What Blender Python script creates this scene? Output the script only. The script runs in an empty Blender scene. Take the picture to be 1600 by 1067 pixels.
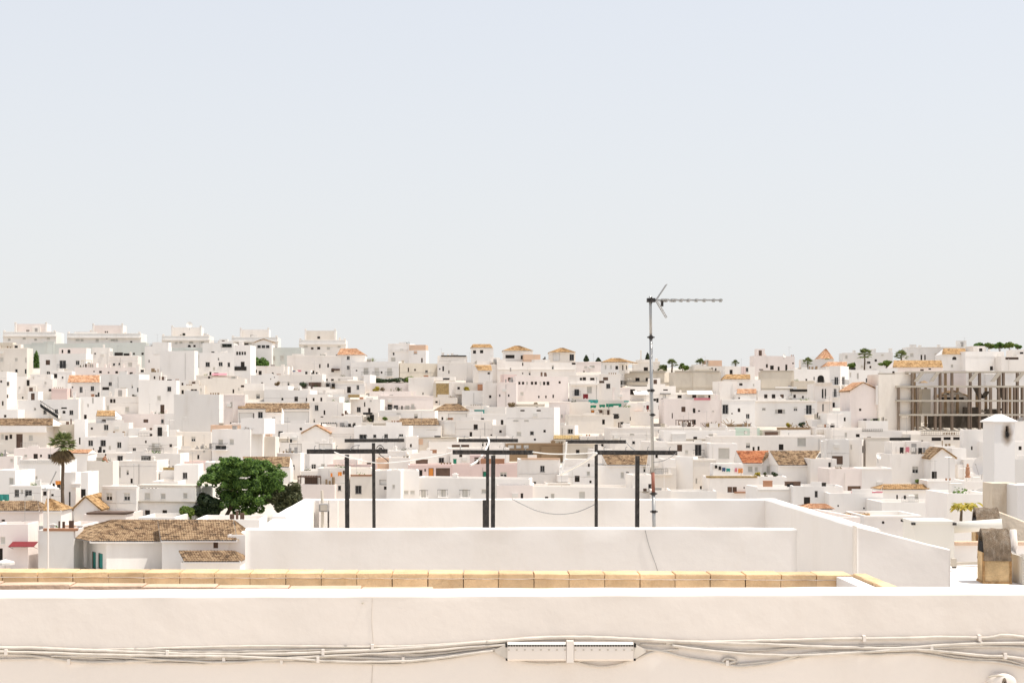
import bpy, math, random, zlib
from mathutils import Vector, Matrix

# ---------------------------------------------------------------- camera, sky, sun, exposure
SC = bpy.context.scene
F, HX, HY = 2222.0, 730.0, 640.0          # focal length, optical axis and horizon, in photo pixels
cam_d = bpy.data.cameras.new('camera'); cam = bpy.data.objects.new('camera', cam_d)
SC.collection.objects.link(cam); SC.camera = cam
cam.location = (0, 0, 0); cam.rotation_euler = (math.radians(90), 0, 0)
cam_d.sensor_width = 36.0; cam_d.lens = 36.0 * F / 1600.0
cam_d.shift_x = (800.0 - HX) / 1600.0; cam_d.shift_y = (HY - 533.5) / 1600.0
cam_d.clip_start = 0.1; cam_d.clip_end = 20000

SUN_EL, SUN_AZ = math.radians(68), math.radians(6)     # azimuth: from +X (photo right) towards the viewer
sdir = Vector((math.cos(SUN_EL) * math.cos(SUN_AZ), -math.cos(SUN_EL) * math.sin(SUN_AZ), math.sin(SUN_EL)))
wd = bpy.data.worlds.new('World'); SC.world = wd; wd.use_nodes = True
nt = wd.node_tree; bg = nt.nodes['Background']
sky = nt.nodes.new('ShaderNodeTexSky'); sky.sky_type = 'NISHITA'; sky.sun_disc = False
sky.sun_elevation = SUN_EL; sky.sun_rotation = math.atan2(sdir.x, sdir.y)
sky.altitude = 200; sky.air_density = 1.0; sky.dust_density = 2.6; sky.ozone_density = 1.0
mxs = nt.nodes.new('ShaderNodeMix'); mxs.data_type = 'RGBA'     # milky summer sky: haze washes most of the blue out, more so towards the horizon
wtc = nt.nodes.new('ShaderNodeTexCoord'); wsp = nt.nodes.new('ShaderNodeSeparateXYZ'); wmr = nt.nodes.new('ShaderNodeMapRange')
wmr.inputs[1].default_value = 0.0; wmr.inputs[2].default_value = 0.5; wmr.inputs[3].default_value = 0.97; wmr.inputs[4].default_value = 0.66
nt.links.new(wtc.outputs['Generated'], wsp.inputs[0]); nt.links.new(wsp.outputs[2], wmr.inputs[0]); nt.links.new(wmr.outputs[0], mxs.inputs[0])
mxs.inputs[7].default_value = (3.14, 3.14, 3.13, 1)
nt.links.new(sky.outputs[0], mxs.inputs[6]); nt.links.new(mxs.outputs[2], bg.inputs[0]); bg.inputs[1].default_value = 0.15
sd = bpy.data.lights.new('sun', 'SUN'); sd.energy = 2.8; sd.angle = math.radians(0.6); sd.color = (1.0, 0.95, 0.87)
so = bpy.data.objects.new('sun', sd); SC.collection.objects.link(so)
so.rotation_euler = sdir.to_track_quat('Z', 'Y').to_euler()
SC.view_settings.view_transform = 'Standard'; SC.view_settings.look = 'None'
SC.view_settings.gamma = 1.0; SC.view_settings.exposure = 0.80
SC.cycles.max_bounces = 6; SC.cycles.diffuse_bounces = 4
COL = SC.collection

# ---------------------------------------------------------------- materials
M = {}
def mat(name, col, rough=0.85, var=0.06, stain=0.0, scol=(0.3, 0.26, 0.2), scale=0.6, bump=0.0, spec=0.3, metal=0.0, tint=0.0, streak=False):
    m = bpy.data.materials.new(name); m.use_nodes = True; n = m.node_tree.nodes; l = m.node_tree.links
    b = n['Principled BSDF']; b.inputs['Roughness'].default_value = rough
    b.inputs['Specular IOR Level'].default_value = spec; b.inputs['Metallic'].default_value = metal
    tc = n.new('ShaderNodeTexCoord')
    nz = n.new('ShaderNodeTexNoise'); nz.inputs['Scale'].default_value = scale; nz.inputs['Detail'].default_value = 5
    mp = n.new('ShaderNodeMapping'); l.new(tc.outputs['Object'], mp.inputs[0]); l.new(mp.outputs[0], nz.inputs['Vector'])
    if streak: mp.inputs['Scale'].default_value = (1.0, 1.0, 0.3)
    oi = n.new('ShaderNodeObjectInfo')
    # base colour * (1 +- var noise) * (1 +- tint random per object)
    r1 = n.new('ShaderNodeMapRange'); r1.inputs[1].default_value = 0.3; r1.inputs[2].default_value = 0.7
    r1.inputs[3].default_value = 1 - var; r1.inputs[4].default_value = 1 + var; l.new(nz.outputs['Fac'], r1.inputs[0])
    r2 = n.new('ShaderNodeMapRange'); r2.inputs[3].default_value = 1 - tint; r2.inputs[4].default_value = 1 + tint * 0.5
    l.new(oi.outputs['Random'], r2.inputs[0])
    mu = n.new('ShaderNodeMath'); mu.operation = 'MULTIPLY'; l.new(r1.outputs[0], mu.inputs[0]); l.new(r2.outputs[0], mu.inputs[1])
    vm = n.new('ShaderNodeVectorMath'); vm.operation = 'SCALE'; vm.inputs[0].default_value = col; l.new(mu.outputs[0], vm.inputs['Scale'])
    out = vm.outputs[0]
    if stain > 0:
        n2 = n.new('ShaderNodeTexNoise'); n2.inputs['Scale'].default_value = scale * 1.9; n2.inputs['Detail'].default_value = 8
        n2.inputs['Roughness'].default_value = 0.68
        m2 = n.new('ShaderNodeMapping'); m2.inputs['Location'].default_value = (7.3, 2.1, 4.4)
        m2.inputs['Scale'].default_value = (1, 1, 0.28); l.new(tc.outputs['Object'], m2.inputs[0]); l.new(m2.outputs[0], n2.inputs['Vector'])
        r3 = n.new('ShaderNodeMapRange'); r3.inputs[1].default_value = 0.5; r3.inputs[2].default_value = 0.72
        r3.inputs[4].default_value = stain; l.new(n2.outputs['Fac'], r3.inputs[0])
        mx = n.new('ShaderNodeMix'); mx.data_type = 'RGBA'; l.new(r3.outputs[0], mx.inputs[0]); l.new(out, mx.inputs[6])
        mx.inputs[7].default_value = (*scol, 1); out = mx.outputs[2]
    l.new(out, b.inputs['Base Color'])
    if bump > 0:
        bp = n.new('ShaderNodeBump'); bp.inputs['Strength'].default_value = bump; bp.inputs['Distance'].default_value = 0.02
        n3 = n.new('ShaderNodeTexNoise'); n3.inputs['Scale'].default_value = scale * 7; n3.inputs['Detail'].default_value = 4
        l.new(tc.outputs['Object'], n3.inputs['Vector']); l.new(n3.outputs['Fac'], bp.inputs['Height']); l.new(bp.outputs[0], b.inputs['Normal'])
    M[name] = m
    return m
for k, c, st in (('w', (0.86, 0.805, 0.745), 0.12), ('n', (0.87, 0.83, 0.785), 0.08), ('p', (0.84, 0.75, 0.70), 0.12), ('c', (0.81, 0.745, 0.665), 0.16),
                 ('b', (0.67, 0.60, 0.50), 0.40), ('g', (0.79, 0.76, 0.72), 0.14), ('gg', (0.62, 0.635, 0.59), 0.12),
                 ('m', (0.60, 0.72, 0.61), 0.05), ('o', (0.72, 0.50, 0.36), 0.2), ('pk', (0.76, 0.60, 0.555), 0.1),
                 ('br', (0.33, 0.23, 0.14), 0.5), ('k', (0.50, 0.45, 0.375), 0.4), ('col', (0.22, 0.165, 0.125), 0.3), ('dk', (0.085, 0.07, 0.055), 0.2)):  # col: concrete columns with their shadow side put into a dark brown
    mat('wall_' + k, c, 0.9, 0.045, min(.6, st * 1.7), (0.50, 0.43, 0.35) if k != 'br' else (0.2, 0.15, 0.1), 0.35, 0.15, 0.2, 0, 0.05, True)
mat('glass', (0.018, 0.018, 0.02), 0.12, 0.3, spec=0.5, tint=0.5)
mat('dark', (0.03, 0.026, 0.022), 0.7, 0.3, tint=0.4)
mat('frame_white', (0.72, 0.69, 0.64), 0.5)
mat('frame_grey', (0.36, 0.34, 0.32), 0.5)
mat('blind', (0.62, 0.59, 0.53), 0.7, 0.1, tint=0.2)
mat('wood', (0.14, 0.085, 0.06), 0.6, 0.3, tint=0.4)
mat('iron', (0.02, 0.02, 0.02), 0.5)
mat('red', (0.19, 0.022, 0.026), 0.7, 0.15)
mat('orange', (0.75, 0.28, 0.06), 0.7, 0.15)
mat('green', (0.02, 0.22, 0.13), 0.6, 0.15)
mat('teal', (0.05, 0.30, 0.26), 0.6, 0.15)
mat('pink', (0.62, 0.22, 0.26), 0.7, 0.15)
mat('blue', (0.06, 0.10, 0.2), 0.7, 0.15)
mat('white_cloth', (0.66, 0.63, 0.58), 0.8, 0.05)
mat('roof_floor', (0.72, 0.66, 0.58), 0.9, 0.1, 0.35, (0.45, 0.33, 0.24), 0.3, 0, 0.2, 0, 0.12)
mat('reed', (0.42, 0.30, 0.14), 0.9, 0.3, 0.3, (0.2, 0.13, 0.06), 3.0)
mat('metal', (0.42, 0.41, 0.39), 0.4, 0.1, metal=0.6)
mat('bark', (0.13, 0.095, 0.065), 0.9, 0.3, scale=3)
mat('skin', (0.42, 0.20, 0.11), 0.6, 0.1)
mat('hair', (0.01, 0.008, 0.006), 0.6)
mat('trunks', (0.08, 0.14, 0.04), 0.8)
mat('terracotta', (0.42, 0.22, 0.13), 0.8, 0.2, tint=0.2)

def tilemat(name, c1, c2, c3):
    m = bpy.data.materials.new(name); m.use_nodes = True; n = m.node_tree.nodes; l = m.node_tree.links
    b = n['Principled BSDF']; b.inputs['Roughness'].default_value = 0.9; b.inputs['Specular IOR Level'].default_value = 0.2
    tc = n.new('ShaderNodeTexCoord'); v = n.new('ShaderNodeTexVoronoi'); v.inputs['Scale'].default_value = 3.2
    l.new(tc.outputs['Object'], v.inputs['Vector'])
    sp = n.new('ShaderNodeSeparateColor'); l.new(v.outputs['Color'], sp.inputs[0])
    nz = n.new('ShaderNodeTexNoise'); nz.inputs['Scale'].default_value = 0.9; nz.inputs['Detail'].default_value = 6
    l.new(tc.outputs['Object'], nz.inputs['Vector'])
    ad = n.new('ShaderNodeMath'); ad.operation = 'MULTIPLY_ADD'; l.new(sp.outputs[0], ad.inputs[0]); ad.inputs[1].default_value = 0.62
    l.new(nz.outputs['Fac'], ad.inputs[2])
    cr = n.new('ShaderNodeValToRGB'); e = cr.color_ramp.elements
    e[0].position = 0.35; e[0].color = (*c3, 1); e[1].position = 1.0; e[1].color = (*c2, 1)
    x = e.new(0.7); x.color = (*c1, 1)
    l.new(ad.outputs[0], cr.inputs[0]); l.new(cr.outputs[0], b.inputs['Base Color'])
    M[name] = m
tilemat('tile_brown', (0.20, 0.125, 0.07), (0.36, 0.25, 0.15), (0.06, 0.042, 0.028))
tilemat('tile_ochre', (0.36, 0.215, 0.095), (0.50, 0.33, 0.17), (0.13, 0.08, 0.045))
tilemat('tile_orange', (0.45, 0.235, 0.13), (0.58, 0.37, 0.23), (0.25, 0.125, 0.07))
tilemat('tile_red', (0.34, 0.115, 0.05), (0.48, 0.21, 0.10), (0.15, 0.055, 0.03))

def leafmat(name, c1, c2, trans=0.3):
    m = bpy.data.materials.new(name); m.use_nodes = True; n = m.node_tree.nodes; l = m.node_tree.links
    b = n['Principled BSDF']; b.inputs['Roughness'].default_value = 0.55; b.inputs['Specular IOR Level'].default_value = 0.3
    g = n.new('ShaderNodeNewGeometry'); cr = n.new('ShaderNodeValToRGB')
    cr.color_ramp.elements[0].color = (*c1, 1); cr.color_ramp.elements[1].color = (*c2, 1)
    l.new(g.outputs['Random Per Island'], cr.inputs[0]); l.new(cr.outputs[0], b.inputs['Base Color'])
    tr = n.new('ShaderNodeBsdfTranslucent'); l.new(cr.outputs[0], tr.inputs[0])
    mx = n.new('ShaderNodeMixShader'); mx.inputs[0].default_value = trans
    l.new(b.outputs[0], mx.inputs[1]); l.new(tr.outputs[0], mx.inputs[2]); l.new(mx.outputs[0], n['Material Output'].inputs[0])
    M[name] = m
leafmat('leaf_green', (0.018, 0.06, 0.016), (0.24, 0.38, 0.08), .45)
leafmat('leaf_olive', (0.045, 0.06, 0.024), (0.13, 0.13, 0.055))
leafmat('leaf_dark', (0.016, 0.034, 0.014), (0.06, 0.085, 0.03))
leafmat('leaf_bright', (0.07, 0.14, 0.02), (0.22, 0.27, 0.05), .4)
leafmat('leaf_palm', (0.08, 0.12, 0.035), (0.24, 0.26, 0.10), .4)
leafmat('leaf_dead', (0.16, 0.11, 0.06), (0.30, 0.22, 0.12))
leafmat('leaf_yellow', (0.20, 0.20, 0.02), (0.55, 0.40, 0.04))

# ---------------------------------------------------------------- mesh helpers
class MB:
    def __init__(s): s.v = []; s.f = []; s.m = []
    def add(s, vs, fs, mi=0):
        o = len(s.v); s.v += [tuple(p) for p in vs]; s.f += [tuple(i + o for i in q) for q in fs]; s.m += [mi] * len(fs)
    def quad(s, a, b, c, d, mi=0): s.add((a, b, c, d), ((0, 1, 2, 3),), mi)
    def box(s, x0, y0, z0, x1, y1, z1, mi=0, T=None):
        p = [Vector(q) for q in ((x0, y0, z0), (x1, y0, z0), (x1, y1, z0), (x0, y1, z0), (x0, y0, z1), (x1, y0, z1), (x1, y1, z1), (x0, y1, z1))]
        if T: p = [T(*q) for q in p]
        s.add(p, ((0, 3, 2, 1), (4, 5, 6, 7), (0, 1, 5, 4), (1, 2, 6, 5), (2, 3, 7, 6), (3, 0, 4, 7)), mi)
    def tube(s, pts, r, n=6, mi=0, cap=True):
        pts = [Vector(p) for p in pts]; rs = r if isinstance(r, (list, tuple)) else [r] * len(pts)
        rings = []
        for i, p in enumerate(pts):
            t = (pts[min(i + 1, len(pts) - 1)] - pts[max(i - 1, 0)]).normalized()
            up = Vector((0, 0, 1)) if abs(t.z) < 0.9 else Vector((0, 1, 0))
            a = t.cross(up).normalized(); b = a.cross(t)
            rings.append([p + (a * math.cos(6.28318 * k / n) + b * math.sin(6.28318 * k / n)) * rs[i] for k in range(n)])
        vs = [q for R in rings for q in R]; fs = []
        for i in range(len(pts) - 1):
            for k in range(n):
                fs.append((i * n + k, i * n + (k + 1) % n, (i + 1) * n + (k + 1) % n, (i + 1) * n + k))
        if cap: fs.append(tuple(range(n))[::-1]); fs.append(tuple((len(pts) - 1) * n + k for k in range(n)))
        s.add(vs, fs, mi)
    def obj(s, name, mats, parent=None, origin=(0, 0, 0), smooth=False):
        o = Vector(origin); me = bpy.data.meshes.new(name)
        me.from_pydata([Vector(p) - o for p in s.v], [], s.f)
        for k in ([mats] if isinstance(mats, str) else mats): me.materials.append(M[k])
        if len(me.materials) > 1: me.polygons.foreach_set('material_index', s.m)
        if smooth: me.polygons.foreach_set('use_smooth', [True] * len(me.polygons))
        me.update()
        ob = bpy.data.objects.new(name, me); COL.objects.link(ob)
        if parent: ob.parent = parent
        else: ob.location = o
        return ob
def tag(o, label=None, cat=None, group=None, kind=None):
    if label: o['label'] = label
    if cat: o['category'] = cat
    if group: o['group'] = group
    if kind: o['kind'] = kind
    return o
def thing(name, label, cat, loc, group=None):
    o = bpy.data.objects.new(name, None); COL.objects.link(o); o.location = loc
    o.empty_display_size = 0.3
    return tag(o, label, cat, group)
def px(x, y, d): return Vector(((x - HX) * d / F, d, -(y - HY) * d / F))    # photo direction -> place at distance d
def srt(*a): return random.Random(zlib.crc32(repr(a).encode()))

# ---------------------------------------------------------------- terrain: a hillside rising away from the viewer
YS = [(905, 128), (870, 142), (830, 163), (780, 195), (720, 230), (660, 272), (600, 335), (575, 372)]
def D(y):
    if y >= 905: return 128.0
    if y <= 575: return 372.0 + (575 - y) * 1.0
    for (a, da), (b, db) in zip(YS, YS[1:]):
        if b <= y <= a: return da + (db - da) * (a - y) / (a - b)
TP = [(-60, -15.6), (60, -15.6)] + [(d, -(y - HY) * d / F) for y, d in YS] + [(420, 10.2), (500, 5), (900, -20), (2500, -60), (9000, -60)]
def ter(d):
    for (a, za), (b, zb) in zip(TP, TP[1:]):
        if a <= d <= b: return za + (zb - za) * (d - a) / (b - a)
    return TP[-1][1]
mat('ground', (0.50, 0.45, 0.39), 0.95, 0.2, 0.3, (0.26, 0.22, 0.15), 0.08)
b = MB(); ys = sorted(set([p[0] for p in TP] + list(range(60, 500, 20)))); xs = [-6000, -1500, -400, -200, -100, 0, 100, 200, 400, 1500, 6000]
b.add([(x, y, ter(y)) for y in ys for x in xs], [(j * len(xs) + i, j * len(xs) + i + 1, (j + 1) * len(xs) + i + 1, (j + 1) * len(xs) + i) for j in range(len(ys) - 1) for i in range(len(xs) - 1)])
tag(b.obj('ground', 'ground'), 'pale dusty hillside the white town is built on', None, None, 'structure')

# ---------------------------------------------------------------- house builder
TILES = {'G': (0, 0, 1.0), 'A1': (0, 490, 5.926), 'A2': (260, 490, 5.926), 'A3': (520, 490, 5.926), 'A4': (780, 490, 5.926), 'A5': (1040, 490, 5.926),
         'A6': (1300, 490, 5.3333), 'B1': (0, 650, 5.926), 'B2': (260, 650, 5.926), 'B3': (520, 650, 5.926), 'B4': (780, 650, 5.926), 'B5': (1040, 650, 5.926),
         'B6': (1300, 640, 5.3333), 'C1': (0, 770, 4.0), 'C2': (1240, 770, 4.4444)}
class Face:                      # a vertical plane: origin (left bottom), u to the right, inw into the house
    def __init__(s, O, r, inw): s.O = Vector(O); s.r = Vector(r); s.i = Vector(inw)
    def P(s, u, v, k=0.0): return s.O + s.r * u + s.i * k + Vector((0, 0, v))
    def uv(s, x, y, k=0.0):      # photo direction -> point on the plane (set back by k)
        O = s.O + s.i * k; t = (x - HX) / F; u = (t * O.y - O.x) / (s.r.x - t * s.r.y)
        dd = O.y + s.r.y * u
        return u, -(y - HY) * dd / F - s.O.z
def face_holes(mb, fc, W, H, holes, v0=0.0, rec=0.16):
    us = sorted(set([0, W] + [q for h in holes for q in (h[0], h[1])])); vs = sorted(set([v0, H] + [q for h in holes for q in (h[2], h[3])]))
    for a, b_ in zip(us, us[1:]):
        for c, d_ in zip(vs, vs[1:]):
            um, vm = (a + b_) / 2, (c + d_) / 2
            if any(h[0] < um < h[1] and h[2] < vm < h[3] for h in holes): continue
            mb.quad(fc.P(a, c), fc.P(b_, c), fc.P(b_, d_), fc.P(a, d_))
    for u0, u1, w0, w1 in holes:
        mb.quad(fc.P(u0, w0), fc.P(u0, w1), fc.P(u0, w1, rec), fc.P(u0, w0, rec))
        mb.quad(fc.P(u1, w1), fc.P(u1, w0), fc.P(u1, w0, rec), fc.P(u1, w1, rec))
        mb.quad(fc.P(u0, w0), fc.P(u0, w0, rec), fc.P(u1, w0, rec), fc.P(u1, w0))
        mb.quad(fc.P(u0, w1, rec), fc.P(u0, w1), fc.P(u1, w1), fc.P(u1, w1, rec))
PAN = {'d': 'glass', 'k': 'dark', 'b': 'wood', 's': 'blind', 'h': 'glass', 'g': 'glass', 'r': 'glass', 'R': 'blind', 'a': 'dark', 'red': 'red', 'or': 'orange', 'gn': 'green', 'tl': 'teal', 'x': 'wall_g'}  # x: mostly shaded porches and recesses, their shade put into a grey pane
def window(root, org, fc, hole, kind, wallmat, rec=0.16):
    u0, u1, w0, w1 = hole; w, hh = u1 - u0, w1 - w0; t = min(0.06, w * 0.12)
    T = lambda u, k, v: fc.P(u, v, k)
    m = MB()
    fm = 'frame_white' if kind in 'hsR' else ('frame_grey' if kind in 'dgra' and (int(u0 * 97) % 3) else ('frame_white' if kind in 'dgra' else ('frame_grey' if kind == 'x' else 'wood')))
    k0, k1 = rec - 0.07, rec - 0.003
    m.box(u0 + .004, k0, w0 + .004, u0 + t, k1, w1 - .004, T=T); m.box(u1 - t, k0, w0 + .004, u1 - .004, k1, w1 - .004, T=T)
    m.box(u0 + t, k0, w0 + .004, u1 - t, k1, w0 + t, T=T); m.box(u0 + t, k0, w1 - t, u1 - t, k1, w1 - .004, T=T)
    if kind in 'dgrh' and w > 0.55: m.box((u0 + u1) / 2 - t * .4, k0 + .01, w0 + t, (u0 + u1) / 2 + t * .4, k1, w1 - t, T=T)
    if kind in 'dhsg' and hh < w * 1.7: m.box(u0 - .05, -0.07, w0 - .07, u1 + .05, rec - .02, w0 - .003, T=T)
    ob = m.obj('window', fm, root, org)
    m = MB(); m.box(u0, rec, w0, u1, rec + 0.04, w1, T=T); m.obj('pane', PAN[kind], ob, org)
    if kind == 'h':
        f_ = 0.45; m = MB(); n = max(3, int(hh * f_ / 0.12))
        for i in range(n):
            a = w1 - t - hh * f_ * i / n; m.box(u0 + t, rec - .05, a - hh * f_ / n * .85, u1 - t, rec - .02, a, T=T)
        m.obj('blind', 'blind', ob, org)
    if kind == 's':
        m = MB(); n = max(4, int(hh / 0.16))
        for i in range(n):
            a = w1 - t - (hh - 2 * t) * i / n; m.box(u0 + t, rec - .05, a - (hh - 2 * t) / n * .85, u1 - t, rec - .02, a, T=T)
        m.obj('blind', 'blind', ob, org)
    if kind == 'g':
        m = MB(); n = max(3, int(w / 0.22))
        for i in range(n + 1): m.box(u0 + w * i / n - .012, -.05, w0 - .02, u0 + w * i / n + .012, -.026, w1 + .02, T=T)
        for i in range(3): m.box(u0 - .02, -.054, w0 + hh * (i + .5) / 3 - .012, u1 + .02, -.03, w0 + hh * (i + .5) / 3 + .012, T=T)
        m.obj('grille', 'iron', ob, org)
    if kind in 'rR':
        e = 0.35; m = MB(); m.box(u0 - e, -0.75, w0 - .16, u1 + e, -.003, w0 - .02, T=T)
        bal = m.obj('balcony', wallmat, root, org); m = MB()
        n = max(6, int((w + 2 * e) / 0.2)); ht = 0.95
        for i in range(n + 1): u = u0 - e + .03 + (w + 2 * e - .06) * i / n; m.box(u - .012, -.73, w0 - .02, u + .012, -.706, w0 + ht, T=T)
        m.box(u0 - e, -.74, w0 + ht, u1 + e, -.69, w0 + ht + .05, T=T)
        for u in (u0 - e + .02, u1 + e - .05): m.box(u, -.69, w0 + ht, u + .03, -.02, w0 + ht + .04, T=T); m.box(u, -.69, w0 + .4, u + .03, -.02, w0 + .43, T=T)
        m.obj('railing', 'iron', bal, org)
    if kind == 'a':
        m = MB(); n = 8; r_ = w / 2; cu = (u0 + u1) / 2; cv = w1 - r_
        for sgn in (-1, 1):
            arc = [(cu + sgn * r_ * math.cos(a), cv + r_ * math.sin(a)) for a in [math.pi / 2 * i / n for i in range(n + 1)]]
            for p, q in zip(arc, arc[1:]):
                m.quad(fc.P(p[0], p[1], .01), fc.P(q[0], q[1], .01), fc.P(q[0], w1, .01), fc.P(p[0], w1, .01))
        m.obj('arch', wallmat, ob, org)
def tiles(mb, bl, br, tl, tr, pitch=0.24, row=0.42, amp=0.055):
    bl, br, tl, tr = map(Vector, (bl, br, tl, tr))
    wmax = max((br - bl).length, (tr - tl).length); ln = ((tl + tr) / 2 - (bl + br) / 2).length
    n = max(3, int(wmax / pitch)); rows = max(2, min(24, int(ln / row)))
    nrm = (br - bl).cross(tl - bl).normalized()
    if nrm.z < 0: nrm = -nrm
    S = 4; vs = []
    for j in range(rows):
        for e in (0, 1):
            t = (j + e) / rows; A = bl.lerp(tl, t); B = br.lerp(tr, t); lift = 0.035 * (1 - e)
            for i in range(n * S + 1):
                p = A.lerp(B, i / (n * S)); ph = (i % S) / S
                vs.append(p + nrm * (amp * math.sin(math.pi * ph) * 1.3 + lift + 0.05))
    L = n * S + 1; fs = []
    for j in range(2 * rows - 1):
        for i in range(L - 1): fs.append((j * L + i, j * L + i + 1, (j + 1) * L + i + 1, (j + 1) * L + i))
    mb.add(vs, fs)
HOUSES = {}
def roofslab(mb, pts, th=0.1):
    pts = [Vector(p) for p in pts]; n = len(pts); lo = [p - Vector((0, 0, th)) for p in pts]
    mb.add(pts + lo, [tuple(range(n)), tuple(range(2 * n - 1, n - 1, -1))] + [(i, i + n, (i + 1) % n + n, (i + 1) % n) for i in range(n)])
def h(label, T, x0, y0, x1, y1, c='w', W='', s=None, hut=(), tr=None, gb=None, yaw=None, dp=None, d=None, X=(), cl=1, name='house', group=None):
    ox, oy, sc = TILES[T]; gx = lambda x: ox + x / sc; gy = lambda y: oy + y / sc
    R = srt(label, x0, y0)
    a0, a1, b0, b1 = gx(x0), gx(x1), gy(y0), gy(y1)
    if d is None: d = D(b1)
    z0 = ter(d) - 1.5; side = None
    if s:
        xs_ = gx(s[1]); va_ = math.atan((xs_ - HX) / F)
        th = (math.radians(-18) if s[0] == 'r' else math.radians(18)) - va_
        C = px(xs_, 640, d); r_ = Vector((math.cos(th), math.sin(th), 0)); i_ = Vector((-math.sin(th), math.cos(th), 0))
        wf = max(1.0, abs(Face(C, r_, i_).uv(a0 if s[0] == 'r' else a1, 640)[0]))
        dp = max(2.0, min(14, abs(Face(C, i_, r_).uv(a1 if s[0] == 'r' else a0, 640)[0])))
    else:
        th = math.radians(R.uniform(-8, 8) if yaw is None else yaw)
        if tr or gb: th = math.radians(yaw or 0)
        wf = (a1 - a0) * d / F / math.cos(th); dp = dp or R.uniform(4.5, 6.5)
    r = Vector((math.cos(th), math.sin(th), 0)); inw = Vector((-math.sin(th), math.cos(th), 0))
    if s: O = (C - r * wf) if s[0] == 'r' else C
    else: O = px((a0 + a1) / 2, 640, d) - r * wf / 2
    O.z = z0; fc = Face(O, r, inw)
    H = -(b0 - HY) * d / F - z0
    org = fc.P(wf / 2, 1.5, 0); root = thing(name, label, 'house', org, group); wm = 'wall_' + c
    if s:
        side = Face(O + r * wf, inw, -r) if s[0] == 'r' else Face(O + inw * dp, -inw, r)
    # hut blocks
    blocks = [(fc, wf, H, 0.0, dp, wm, (a0, b0, a1, b1), 'wall')]
    for q in hut:
        hx0, hy0, hx1, hy1 = gx(q[0]), gx(0), gx(q[2]), 0
        sb = q[5] if len(q) > 5 else 1.4
        f2 = Face(fc.P(0, 0, sb), r, inw); ua, va = f2.uv(gx(q[0]), gy(q[1])); ub, _ = f2.uv(gx(q[2]), gy(q[1]))
        f2 = Face(fc.P(ua, 0, sb), r, inw)
        blocks.append((f2, ub - ua, va, H - 0.75, max(1.5, min(dp - sb - .4, 4.5)), 'wall_' + (q[4] if len(q) > 4 else c), (gx(q[0]), gy(q[1]), gx(q[2]), gy(q[3])), 'upper_storey'))
    wins = []
    for q in (W.split(';') if W else ()):
        p = q.split(','); wins.append((gx(float(p[0])), gy(float(p[1])), float(p[2]) / sc, float(p[3]) / sc, p[4].strip() if len(p) > 4 else 'd'))
    holes = {i: [] for i in range(len(blocks))}; sideholes = []
    for (cx, cy, w, hh, kd) in wins:
        bi = 0
        for i, B in enumerate(blocks[1:], 1):
            X0, Y0, X1, Y1 = B[6]
            if X0 <= cx <= X1 and Y0 <= cy <= Y1: bi = i
        if side and bi == 0 and ((s[0] == 'r' and cx > gx(s[1])) or (s[0] == 'l' and cx < gx(s[1]))): f_, tgt, WW, HH, lo = side, sideholes, dp, H, 0
        else: f_, tgt, WW, HH, lo = blocks[bi][0], holes[bi], blocks[bi][1], blocks[bi][2], blocks[bi][3]
        ua, va = f_.uv(cx - w / 2, cy + hh / 2); ub, vb = f_.uv(cx + w / 2, cy - hh / 2)
        ua, ub, va, vb = max(ua, .1), min(ub, WW - .1), max(va, lo + .1), min(vb, HH - .15)
        if ub - ua < .2 or vb - va < .2: continue
        if any(ua < g[1] and ub > g[0] and va < g[3] and vb > g[2] for g, _ in tgt): continue
        tgt.append(((ua, ub, va, vb), kd))
    if cl >= .3 and wf > 4:
        vis = -(b1 - HY) * d / F - z0          # lowest part of the front that shows
        for j in range(int(wf / 3.2 * R.uniform(.3, 1) * 1.5)):
            ua = R.uniform(.5, wf - 1.3); va = R.uniform(max(.6, vis + .3), max(H - 1.5, vis + .5)); w_, h_ = R.choice(((.45, .5), (.5, .9), (.7, .9), (.35, .7), (.8, 1.0)))
            q = (ua, ua + w_, va, va + h_)
            if va + h_ > H - .5 or any(q[0] - .3 < g[1] and q[1] + .3 > g[0] and q[2] - .3 < g[3] and q[3] + .3 > g[2] for g, _ in holes[0]): continue
            holes[0].append((q, R.choice('kkkkdsgh')))
    for i, (f2, W2, H2, v0, dp2, wm2, rect, nm) in enumerate(blocks):
        m = MB(); hs_ = [q[0] for q in holes[i]]
        face_holes(m, f2, W2, H2, hs_, v0)
        P = f2.P
        fl = (i == 0 and not tr and not gb) or i > 0
        pt = .22; ph = 0.7 if i == 0 else 0.25
        if W2 < 1.2 or dp2 < 1.2: pt = .1
        # sides and back
        if side and i == 0:
            face_holes(m, side, dp, H, [q[0] for q in sideholes])
        if not (side and i == 0 and s[0] == 'l'): m.quad(P(0, v0, dp2), P(0, v0), P(0, H2), P(0, H2, dp2))
        if not (side and i == 0 and s[0] == 'r'): m.quad(P(W2, v0), P(W2, v0, dp2), P(W2, H2, dp2), P(W2, H2))
        m.quad(P(W2, v0, dp2), P(0, v0, dp2), P(0, H2, dp2), P(W2, H2, dp2))
        if fl:
            o4 = [(0, 0), (W2, 0), (W2, dp2), (0, dp2)]; i4 = [(pt, pt), (W2 - pt, pt), (W2 - pt, dp2 - pt), (pt, dp2 - pt)]
            for j in range(4):
                a, b_, c_, d_ = o4[j], o4[(j + 1) % 4], i4[(j + 1) % 4], i4[j]
                m.quad(P(a[0], H2, a[1]), P(b_[0], H2, b_[1]), P(c_[0], H2, c_[1]), P(d_[0], H2, d_[1]))
                m.quad(P(d_[0], H2, d_[1]), P(c_[0], H2, c_[1]), P(c_[0], H2 - ph, c_[1]), P(d_[0], H2 - ph, d_[1]))
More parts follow.
